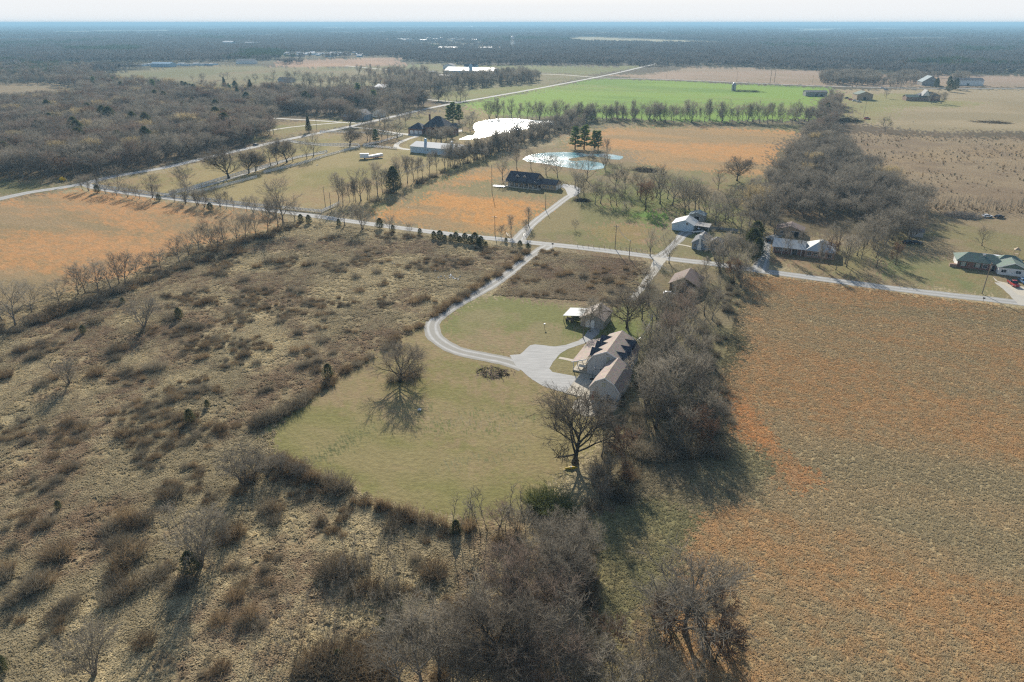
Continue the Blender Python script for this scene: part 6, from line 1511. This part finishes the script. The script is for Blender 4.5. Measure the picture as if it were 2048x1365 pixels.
def pylon(o, h=26):
    for x in (-3.4, 3.4): m = MB(); m.tube([(x, 0, 0), (x, 0, h)], [.32, .22], 6); m.obj('leg', M['pole'], o)
    m = MB(); m.box(-7, 7, -.2, .2, h - 4.0, h - 3.6); m.obj('crossarm', M['pole'], o)
    m = MB(); m.tube([(-3.4, 0, h - 9), (3.4, 0, h - 4)], [.14, .14], 4); m.tube([(3.4, 0, h - 9), (-3.4, 0, h - 4)], [.14, .14], 4); m.obj('brace', M['pole'], o)
for x, y, h, l in ((1544, 167, 36, 'distant twin legged power pylon beyond the wheat field'), (1709, 175, 28, 'distant twin legged pylon in front of the oval copse'), (1797, 176, 40, 'distant twin legged pylon between the two grey copses'), (2030, 137, 30, 'distant pylon at the far right edge')):
    boxthing('power_pylon', l, 'pylon', (x, y), 0, lambda o: pylon(o, h), ang=math.radians(10), group='distant power pylons')
# ------------------------------------------------------------------ white pasture fences
def rail_fence(pts, label, h=1.5):
    Wp = [P(*q) for q in pts]; o = empty('rail_fence', Wp[0], 0); setp(o, label, 'fence', 'white rail fences'); ox, oy = Wp[0]
    rails = [MB() for _ in range(4)]; posts = MB()
    for (a, b) in zip(Wp[:-1], Wp[1:]):
        L = math.hypot(b[0] - a[0], b[1] - a[1]); dx, dy = (b[0] - a[0]) / L, (b[1] - a[1]) / L; nx, ny = -dy * .03, dx * .03
        for k, z in enumerate((.3, .68, 1.06, 1.40)):
            A = (a[0] - ox, a[1] - oy); C = (b[0] - ox, b[1] - oy)
            rails[k].hexa([(A[0] - nx, A[1] - ny, z - .10), (C[0] - nx, C[1] - ny, z - .10), (C[0] + nx, C[1] + ny, z - .10), (A[0] + nx, A[1] + ny, z - .10)], [(A[0] - nx, A[1] - ny, z + .12), (C[0] - nx, C[1] - ny, z + .12), (C[0] + nx, C[1] + ny, z + .12), (A[0] + nx, A[1] + ny, z + .12)])
        for i in range(int(L / 2.6) + 1):
            x = a[0] - ox + dx * i * 2.6; y = a[1] - oy + dy * i * 2.6; posts.box(x - .075, x + .075, y - .075, y + .075, 0, h + .06)
    for r in rails: r.obj('rail', M['trim'], o)
    posts.obj('posts', M['trim'], o)['kind'] = 'stuff'
rail_fence([(206, 360), (190, 367), (200, 375), (310, 390), (430, 404), (540, 416), (643, 426)], 'white rail fence along the village road side of the left pasture')
rail_fence([(643, 426), (660, 418), (680, 409)], 'short white fence turning up to the tree line beside the village road')
rail_fence([(340, 388), (380, 379), (455, 356), (520, 337), (560, 326), (606, 314), (655, 305), (652, 308)], 'white rail fence along the upper side of the grey farm lane')
rail_fence([(375, 389), (420, 381), (468, 368), (514, 356)], 'white rail fence along the lower side of the grey farm lane')
rail_fence([(528, 347), (600, 330), (650, 314), (690, 303), (720, 295), (716, 291), (640, 291), (576, 284)], 'white rail fence rounding the corner above the lower pasture')
rail_fence([(726, 292), (760, 286), (790, 277), (806, 272), (740, 268), (640, 265)], 'white rail fence below the trees of the mansion lawn')
rail_fence([(726, 294), (760, 296), (794, 299)], 'white rail fence running right towards the long white barn')
def wire_fence(pts, label, n, h=1.2):
    Wp = [np.array(P(*q)) for q in pts]; o = empty('wire_fence', tuple(Wp[0]), 0); setp(o, label, 'fence')
    L = [0];
    for a, b in zip(Wp[:-1], Wp[1:]): L.append(L[-1] + np.linalg.norm(b - a))
    me = None; prev = None; wm = MB()
    for i in range(n):
        s = L[-1] * i / (n - 1); k = min(max(j for j in range(len(L)) if L[j] <= s + 1e-6), len(Wp) - 2); t = (s - L[k]) / (L[k + 1] - L[k]); q = Wp[k] + (Wp[k + 1] - Wp[k]) * t - Wp[0]
        if me is None: m = MB(); m.tube([(0, 0, 0), (0, 0, h)], [.07, .06], 6); p_ = m.obj('post', M['wood'], o); me = p_.data
        else: p_ = link(bpy.data.objects.new('post', me), o)
        p_.location = (q[0], q[1], 0)
        if prev is not None:
            for z in (.5, .8, 1.1): wm.tube([(prev[0], prev[1], z), (q[0], q[1], z)], [.012, .012], 3)
        prev = q
    wm.obj('wires', M['steel'], o)['kind'] = 'stuff'
wire_fence([(1155, 494), (1250, 500), (1338, 512)], 'thin wire fence along the field edge above the village road', 18)
wire_fence([(1020, 476), (1012, 470)], 'short wire fence left of the straight lane mouth', 4, 1.4); wire_fence([(1046, 474), (1050, 470), (1062, 476), (1060, 480)], 'wire fence posts right of the straight lane mouth', 5, 1.5)
wire_fence([(1340, 462), (1318, 484), (1300, 500)], 'wire fence running down from the white shed to the road', 9)
# ------------------------------------------------------------------ cars
def car(name, label, px, z, ang, paint, kind='car', world=None, group=None):
    X, Y = world if world else P(*px)
    o = empty(name, (X, Y, z), ang); setp(o, label, {'car': 'car', 'pickup': 'pickup truck', 'suv': 'car'}[kind], group)
    L, Wd = (5.4, 1.95) if kind == 'pickup' else (4.7, 1.85); hw = Wd / 2
    if kind == 'pickup': prof = [(-L / 2, .45), (-L / 2, 1.05), (-.45, 1.08), (-.45, 1.12), (1.25, 1.12), (2.5, 1.0), (L / 2, .85), (L / 2, .45)]; cab = (-.42, 1.2, 1.86, -.3, .75)
    else: prof = [(-L / 2, .42), (-L / 2, .95), (-2.0, 1.02), (1.0, 1.0), (2.1, .86), (L / 2, .7), (L / 2, .42)]; cab = (-1.9, 1.05, 1.62 if kind == 'suv' else 1.42, -1.5, .3)
    m = MB(); m.hexa([(x, -hw, z_) for x, z_ in prof], [(x, hw, z_) for x, z_ in prof]); body = m.obj('body', paint, o)
    x0, x1, zt, x2, x3 = cab; zb = 1.02 if kind != 'pickup' else 1.13; a = hw - .06; b = hw - .26
    c = MB(); c.hexa([(x0, -a, zb), (x1, -a, zb), (x1, a, zb), (x0, a, zb)], [(x2, -b, zt), (x3, -b, zt), (x3, b, zt), (x2, b, zt)]); c.obj('cabin_glass', M['glass'], o)
    r = MB(); r.hexa([(x2 - .04, -b - .02, zt + .003), (x3 + .04, -b - .02, zt + .003), (x3 + .04, b + .02, zt + .003), (x2 - .04, b + .02, zt + .003)], [(x2 + .1, -b + .1, zt + .07), (x3 - .1, -b + .1, zt + .07), (x3 - .1, b - .1, zt + .07), (x2 + .1, b - .1, zt + .07)]); r.obj('roof', paint, o)
    if kind == 'pickup': bd = MB(); bd.box(-L / 2 + .12, -.6, -hw + .12, hw - .12, 1.055, 1.11); bd.obj('bed', M['black'], o)
    for sx in (-L * .31, L * .31):
        for sy in (-hw + .08, hw - .08): w_ = MB(); w_.tube([(sx, sy - .12, .36), (sx, sy + .12, .36)], [.36, .36], 12); q = w_.obj('wheel', M['rubber'], o); h_ = MB(); h_.tube([(sx, sy - .13, .36), (sx, sy + .13, .36)], [.2, .2], 8); h_.obj('hub', M['silver'], q)
    for sy in (-hw + .3, hw - .3): l = MB(); l.box(L / 2 + .003, L / 2 + .04, sy - .18, sy + .18, .6, .78); l.obj('headlight', M['white'], o); t = MB(); t.box(-L / 2 - .04, -L / 2 - .003, sy - .12, sy + .12, .7, .95); t.obj('tail_light', M['red'], o)
    return o
car('red_pickup', 'red pickup truck parked on the drive of the green roofed house', (2026, 571), .03, math.radians(-100), M['red'], 'pickup')
car('parked_car', 'dark blue car parked beyond the red pickup truck', (2046, 566), .03, math.radians(-100), M['blue_tarp'])
car('parked_pickup', 'white pickup truck parked under the carport of the white shed', (1396, 466), .03, math.radians(10), M['carwhite'], 'pickup')
car('parked_car', 'dark car parked at the left end of the metal roofed ranch house', (1536, 482), .03, math.radians(65), M['black'], 'suv')
car('parked_van', 'white vehicle parked behind the metal roofed ranch house', (1590, 470), .0, math.radians(-20), M['carwhite'], 'suv')
car('passing_car', 'black car driving on the county road near the left wood', (512, 291.5), .03, math.radians(66), M['black'])
car('parked_car', 'silver car parked among the trees below the brown roofed house', (1340, 592), .0, math.radians(-10), M['silver'])
for i, (x, y, a, p_, l) in enumerate(((1694, 198, 10, 'black', 'black tractor like vehicle left of the tan shed'), (1702, 201, -20, 'red', 'red vehicle beside the black one left of the tan shed'), (1718, 205, 5, 'silver', 'silver car parked below the tan shed'), (1709, 203, 0, 'carwhite', 'white van parked below the tan shed'), (1734, 239, 15, 'red', 'red machine parked in the stubble near the tall pole'), (1765, 178, 10, 'carwhite', 'white car on the far road near the oval copse'), (1772, 181, 0, 'blue_tarp', 'blue car near the white one on the far road'))):
    car('farm_vehicle', l, (x, y), 0, math.radians(a), M[p_], 'suv').scale = (1.25, 1.25, 1.25)
for i, (x, y, a, p_, l) in enumerate(((1815, 487, 20, 'black', 'black car wreck, left of the pair under the right hand wood'), (1832, 488, -10, 'black', 'black car wreck, right of the pair under the right hand wood'))):
    car('old_car', l, (x, y), 0, math.radians(a), M[p_])
car('parked_car', 'white car behind the brush pile on the right hand meadow', (1974, 435), 0, 0, M['carwhite']); car('parked_car', 'black car beside the white one on the right hand meadow', (1998, 436), 0, .3, M['black'])
def mail(o):
    m = MB(); m.tube([(0, 0, 0), (0, 0, 1.1)], [.06, .06], 5); m.obj('post', M['wood'], o); b = MB(); b.box(-.35, .35, -.16, .16, 1.1, 1.5); b.obj('box', M['black'], o)
boxthing('mailbox', 'black mailbox on a post across the road from the green roofed house', 'mailbox', (1966, 604), 0, mail)
def sign(o):
    m = MB(); m.tube([(0, 0, 0), (0, 0, 2.2)], [.05, .05], 5); m.obj('post', M['steel'], o); b = MB(); b.box(-.4, .4, -.03, .03, 1.6, 2.3); b.obj('plate', M['black'], o)
boxthing('road_sign', 'small dark road sign at the corner of the gravel driveway', 'sign', (1105, 497), 0, sign)
def stop_(o):
    m = MB(); m.tube([(0, 0, 0), (0, 0, 2.1)], [.05, .05], 5); m.obj('post', M['steel'], o); b = MB()
    b.hexa([(.45 * math.cos(math.pi / 8 + i * math.pi / 4), -.03, 2.3 + .45 * math.sin(math.pi / 8 + i * math.pi / 4)) for i in range(8)], [(.45 * math.cos(math.pi / 8 + i * math.pi / 4), .03, 2.3 + .45 * math.sin(math.pi / 8 + i * math.pi / 4)) for i in range(8)]); b.obj('plate', M['red'], o)
boxthing('stop_sign', 'tiny red stop sign where the village road meets the county road', 'sign', (171, 366), 0, stop_)
# trailer, wedge shaped white wing by the white barn
def trailer(o):
    m = MB(); m.box(0, 6.0, 0, 2.6, .9, 3.6); m.obj('box', M['carwhite'], o)
    for y in (.1, 2.5): w_ = MB(); w_.tube([(3.0, y - .15, .45), (3.0, y + .15, .45)], [.45, .45], 10); w_.obj('wheel', M['rubber'], o)
    h_ = MB(); h_.tube([(0, 1.3, .9), (-1.5, 1.3, .5)], [.08, .08], 4); h_.obj('hitch', M['black'], o)
boxthing('box_trailer', 'white box trailer on the pasture below the long white barn', 'trailer', (720, 319), 0, trailer, ang=math.radians(5))
def flat(o):
    m = MB(); m.hexa([(0, 0, 1.1), (13.5, 0, 1.1), (13.5, 3.2, 1.1), (0, 3.2, 1.1)], [(0, 0, 1.9), (13.5, 0, 2.7), (13.5, 3.2, 2.7), (0, 3.2, 1.9)]); m.obj('deck', M['carwhite'], o)
    r = MB(); r.box(0, 13.5, -.06, -.004, .8, 1.1); r.obj('side_rail', M['red'], o)
    for x in (8, 9.4):
        for y in (.2, 3.0): w_ = MB(); w_.tube([(x, y - .15, .5), (x, y + .15, .5)], [.5, .5], 10); w_.obj('wheel', M['rubber'], o)
boxthing('flat_trailer', 'long white covered trailer with a red edge lying beside the box trailer', 'trailer', (731, 320), 0, flat, ang=math.radians(38))
def kayak(o):
    m = MB(); m.tube([(-1.8, 0, .2), (-1.2, 0, .25), (0, 0, .3), (1.2, 0, .25), (1.8, 0, .2)], [.05, .28, .36, .28, .05], 8); m.obj('hull', M['yellow'], o)
    c = MB(); c.lathe([(.28, .62), (.28, .67)], 12); c.obj('cockpit', M['black'], o)
boxthing('kayak', 'bright yellow kayak lying at the foot of the biggest oak', 'kayak', (1142, 938), .0, kayak, ang=math.radians(8)).scale = (.8, .8, .8)
def equip(o):
    m = MB(); m.box(-1.6, 1.6, -.8, .8, .6, 1.5); m.box(-.6, .6, -.7, .7, 1.503, 2.4); m.obj('body', M['yellow'], o); a = MB(); a.tube([(1.6, 0, 1.3), (3.0, 0, 2.4), (3.9, 0, .8)], [.15, .15, .12], 5); a.obj('arm', M['yellow'], o)
    for x in (-1.1, 1.1):
        for y in (-.85, .85): w_ = MB(); w_.tube([(x, y - .15, .5), (x, y + .15, .5)], [.5, .5], 10); w_.obj('wheel', M['rubber'], o)
boxthing('yellow_digger', 'yellow digger parked at the edge of the left wood', 'digger', (125, 363), 0, equip)
def litter(o, n, sp, sc, mat):
    R = random.Random(n)
    for i in range(n):
        x, y = R.gauss(0, sp), R.gauss(0, sp * .7); s = sc * R.uniform(.5, 1.3); a = R.uniform(0, 3)
        m = MB(); c, d = math.cos(a) * s, math.sin(a) * s
        m.hexa([(x - c, y - d, .15), (x + d * .5, y - c * .5, .12), (x + c, y + d, .18), (x - d * .5, y + c * .5, .14)], [(x - c, y - d, .3), (x + d * .5, y - c * .5, .42), (x + c, y + d, .35), (x - d * .5, y + c * .5, .4)]); m.obj('scrap', mat, o)
boxthing('scrap_heap', 'scatter of white scrap in the scrub left of the gravel driveway', 'scrap', (902, 556), 0, lambda o: litter(o, 22, 2.2, .35, M['white']))
boxthing('white_scrap', 'single white scrap lying in the upper scrub', 'scrap', (870, 543), 0, lambda o: litter(o, 3, .5, .4, M['white']))
boxthing('white_scrap', 'single white scrap left of the others in the upper scrub', 'scrap', (785, 527), 0, lambda o: litter(o, 2, .5, .3, M['white']))
boxthing('white_sheet', 'crumpled white sheet lying on the mown lawn', 'scrap', (838, 821), 0, lambda o: litter(o, 4, .35, .42, M['white']))
boxthing('white_scrap', 'white object lying on the lower pasture by the fence corner', 'scrap', (634, 331), 0, lambda o: litter(o, 2, .3, .6, M['white']))
boxthing('bird_bath', 'tiny white bird feeder standing on the inner lawn', 'bird feeder', (1089, 657), 0, lambda o: (lambda m: (m.tube([(0, 0, 0), (0, 0, 1.3)], [.05, .05], 5), m.obj('post', M['wood'], o), (lambda q: (q.box(-.22, .22, -.22, .22, 1.3, 1.6), q.obj('box', M['white'], o)))(MB())))(MB()))
# heaps of dead branches
def heap(seed, n, R_, h, L, dark=.5):
    R = random.Random(seed); m = MB()
    for i in range(n):
        a = R.uniform(0, 6.28); r = R_ * math.sqrt(R.random()); z = h * max(0, 1 - (r / R_) ** 2) * R.random()
        p = Vector((r * math.cos(a), r * math.sin(a), z + .05)); d = Vector((R.uniform(-1, 1), R.uniform(-1, 1), R.uniform(-.2, .35))).normalized() * L * R.uniform(.4, 1); q = p + d; q.z = max(q.z, .04)
        m.tube([tuple(p), tuple(q)], [.07, .03], 3, cap=False)
    return m
def brush(name, label, px, seed, n, R_, h, L, mat, sx=1.0):
    X, Y = P(*px); o = heap(seed, n, R_, h, L).obj(name, mat); o.location = (X, Y, 0); o.scale = (sx, 1, 1); o.rotation_euler = (0, 0, GA); setp(o, label, 'brush pile'); return o
brush('brush_pile', 'flat circle of raked twigs and ash on the mown lawn', (985, 746), 1, 150, 3.3, .22, 1.2, M['twig_brown'], 1.25)
brush('brush_pile', 'pale pile of felled branches on the right hand meadow', (1925, 434), 2, 420, 5, 2.2, 4, M['dead'], 1.5)
brush('brush_pile', 'dark heap of brush at the corner of the tan field', (1700, 243), 3, 420, 8, 4, 6, M['bark_dark'], 1.3)
brush('brush_pile', 'long dark brush pile on the orange field by the bare grove', (1290, 342), 4, 300, 4.5, 2.4, 4, M['bark_dark'], 1.6)
brush('brush_pile', 'dark pile of brush beside the gravel parking bend', (1163, 402), 5, 200, 2.6, 1.2, 3, M['bark_dark'], 1.4)
brush('brush_pile', 'low dark brush pile in the wheat field', (1495, 184), 6, 260, 9, 2.4, 5, M['bark_dark'], 2.2)
brush('brush_pile', 'grey brush patch in the pale stubble at the far right', (1985, 246), 7, 260, 7, 1.6, 4, M['twig_brown'], 2.2)
# small dark cedars dotted over the right scrub, and its thin brush
X, Y = rand_in(W([(1660, 268), (1760, 268), (1860, 276), (2120, 280), (2120, 440), (1960, 438), (1860, 424), (1790, 362), (1700, 306)]), 4.2)
k = fbm(X, Y, 26, 61, 3) > .42; X, Y = X[k], Y[k]; n = len(X)
idx = NR.choice(8, n, p=[.22, .25, .22, .06, .06, .15, .02, .02])
pr = [PR['thorn'][0]['whole'], PR['sapling'][0]['whole'], PR['sapling'][1]['whole'], PR['brown_shrub'][0]['whole'], PR['brown_shrub'][1]['whole'], PR['shrub'][0]['whole'], PR['cedar'][0]['whole'], PR['cedar'][1]['whole']]
sc = np.array([.6, .36, .34, .3, .3, .36, .16, .14])[idx] * NR.uniform(.6, 1.2, n)
scatter('scrubland_brush', np.stack([X, Y, X * 0], 1), pr, sc, idx=idx, label='thin brush, saplings and tiny cedars over the brown scrubland at right')
X, Y = rand_in(W([(1850, 405), (1960, 412), (2120, 418), (2120, 432), (1960, 428), (1850, 420)]), 1.8); n = len(X)
scatter('sapling_thicket', np.stack([X, Y, X * 0], 1), [PR['sapling'][0]['whole'], PR['sapling'][1]['whole'], PR['thorn'][0]['whole']], NR.uniform(.32, .55, n), idx=NR.choice(3, n, p=[.4, .4, .2]), label='band of upright brown saplings above the right hand meadow')
X, Y = rand_in(W([(690, 1090), (800, 1080), (830, 1160), (800, 1260), (740, 1240), (640, 1330), (480, 1360), (520, 1250), (660, 1200)]), 1.7); n = len(X)
scatter('sapling_thicket', np.stack([X, Y, X * 0], 1), [PR['sapling'][0]['whole'], PR['sapling'][1]['whole']], NR.uniform(.34, .6, n), label='thin upright saplings standing in the scrub below the lawn')
# low brush in the rough land that grows between the shrubs
X, Y = rand_in(roughA, 2.1); c, r_ = land(X, Y); px_, py_ = unP(X, Y)
k = (r_ > .9) & (px_ > -330) & (px_ < 2430) & (py_ < 1470) & (fbm(X, Y, 11, 14, 4) > .625); X, Y = X[k], Y[k]; n = len(X)
scatter('low_brush', np.stack([X, Y, X * 0], 1), [q['whole'] for q in PR['brown_shrub']] + [q['whole'] for q in PR['shrub']], NR.uniform(.28, .7, n), NR.uniform(.4, .95, n), label='low brown briars spread in drifts through the rough land')
X, Y = rand_in(roughB, 2.4); n = len(X); k = fbm(X, Y, 8, 14, 3) > .62; X, Y = X[k], Y[k]; n = len(X)
scatter('low_brush', np.stack([X, Y, X * 0], 1), [q['whole'] for q in PR['brown_shrub']], NR.uniform(.3, .7, n), NR.uniform(.4, .9, n), label='low brown briars in the rough land right of the gravel driveway')
# understory of the tree belts
X, Y = rand_in(W([(1200, 830), (1240, 780), (1300, 700), (1300, 640), (1320, 600), (1440, 560), (1480, 560), (1470, 640), (1430, 740), (1460, 800), (1470, 900), (1300, 930), (1200, 930)]), 3.4); n = len(X)
k = fbm(X, Y, 9, 15, 3) > .54; X, Y = X[k], Y[k]; n = len(X)
scatter('undergrowth', np.stack([X, Y, X * 0], 1), [q['whole'] for q in PR['shrub']] + [PR['russet'][0]['whole']], NR.uniform(.5, 1.1, n), idx=NR.randint(0, 3, n), label='grey undergrowth beneath the tree belt beside the big field')
X, Y = rand_in(W([(900, 1260), (960, 1120), (1080, 1090), (1190, 1080), (1200, 1250), (1180, 1380), (740, 1390), (640, 1390), (640, 1310), (790, 1300)]), 3.0); n = len(X)
k = fbm(X, Y, 7, 16, 3) > .58; X, Y = X[k], Y[k]; n = len(X)
scatter('undergrowth', np.stack([X, Y, X * 0], 1), [q['whole'] for q in PR['shrub']] + [q['whole'] for q in PR['brown_shrub']], NR.uniform(.6, 1.3, n), label='grey and brown undergrowth beneath the trees at the bottom edge')
# smoke near the horizon
m, nt, b = newmat('smoke_white'); b.inputs['Base Color'].default_value = (.85, .88, .9, 1); b.inputs['Roughness'].default_value = 1
lw = nt.nodes.new('ShaderNodeLayerWeight'); lw.inputs[0].default_value = .35; nn = noise(nt, .01, 4, .6, geo_pos(nt))
mm = nt.nodes.new('ShaderNodeMath'); mm.operation = 'MULTIPLY'; nt.links.new(maprange(nt, lw.outputs['Facing'], 0, 1, .8, 0), mm.inputs[0]); nt.links.new(maprange(nt, nn, .4, .6, .3, 1), mm.inputs[1]); nt.links.new(mm.outputs[0], b.inputs['Alpha'])
SM = MB(); Rs = random.Random(3)
for i in range(34):
    t = i / 33; x, y = P(1118 - t * 125, 56.0 - t * .6); c = Vector((x, y + Rs.uniform(-200, 200), -6 + Rs.uniform(0, 6))); rx = Rs.uniform(40, 90) * (1 + t); rz = Rs.uniform(25, 60) * (1 - .4 * t)
    b0 = len(SM.V)
    for a in range(5):
        th = math.pi * (a + .5) / 5
        for k in range(8): ph = k * math.pi / 4; SM.V.append((c.x + rx * math.sin(th) * math.cos(ph), c.y + rx * math.sin(th) * math.sin(ph), c.z + rz * math.cos(th)))
    for a in range(4):
        for k in range(8): SM.F.append((b0 + a * 8 + k, b0 + a * 8 + (k + 1) % 8, b0 + (a + 1) * 8 + (k + 1) % 8, b0 + (a + 1) * 8 + k)); SM.M.append(0)
setp(SM.obj('smoke', m, smooth=True), 'white smoke drifting low along the horizon', kind='stuff')
# ------------------------------------------------------------------ the air
HZ = MB(); HZ.box(-45000, 45000, -2000, 45000, -1.0, 92.0)
hm = bpy.data.materials.new('air'); hm.use_nodes = True; nt = hm.node_tree; nt.nodes.remove(nt.nodes['Principled BSDF'])
pv = nt.nodes.new('ShaderNodeVolumePrincipled'); pv.inputs['Color'].default_value = (.44, .76, 1.0, 1); pv.inputs['Density'].default_value = 1.4e-4; pv.inputs['Anisotropy'].default_value = 0.0
nt.links.new(pv.outputs[0], nt.nodes['Material Output'].inputs['Volume'])
hz = HZ.obj('haze', hm); setp(hz, 'thin blue haze over the land', kind='stuff')
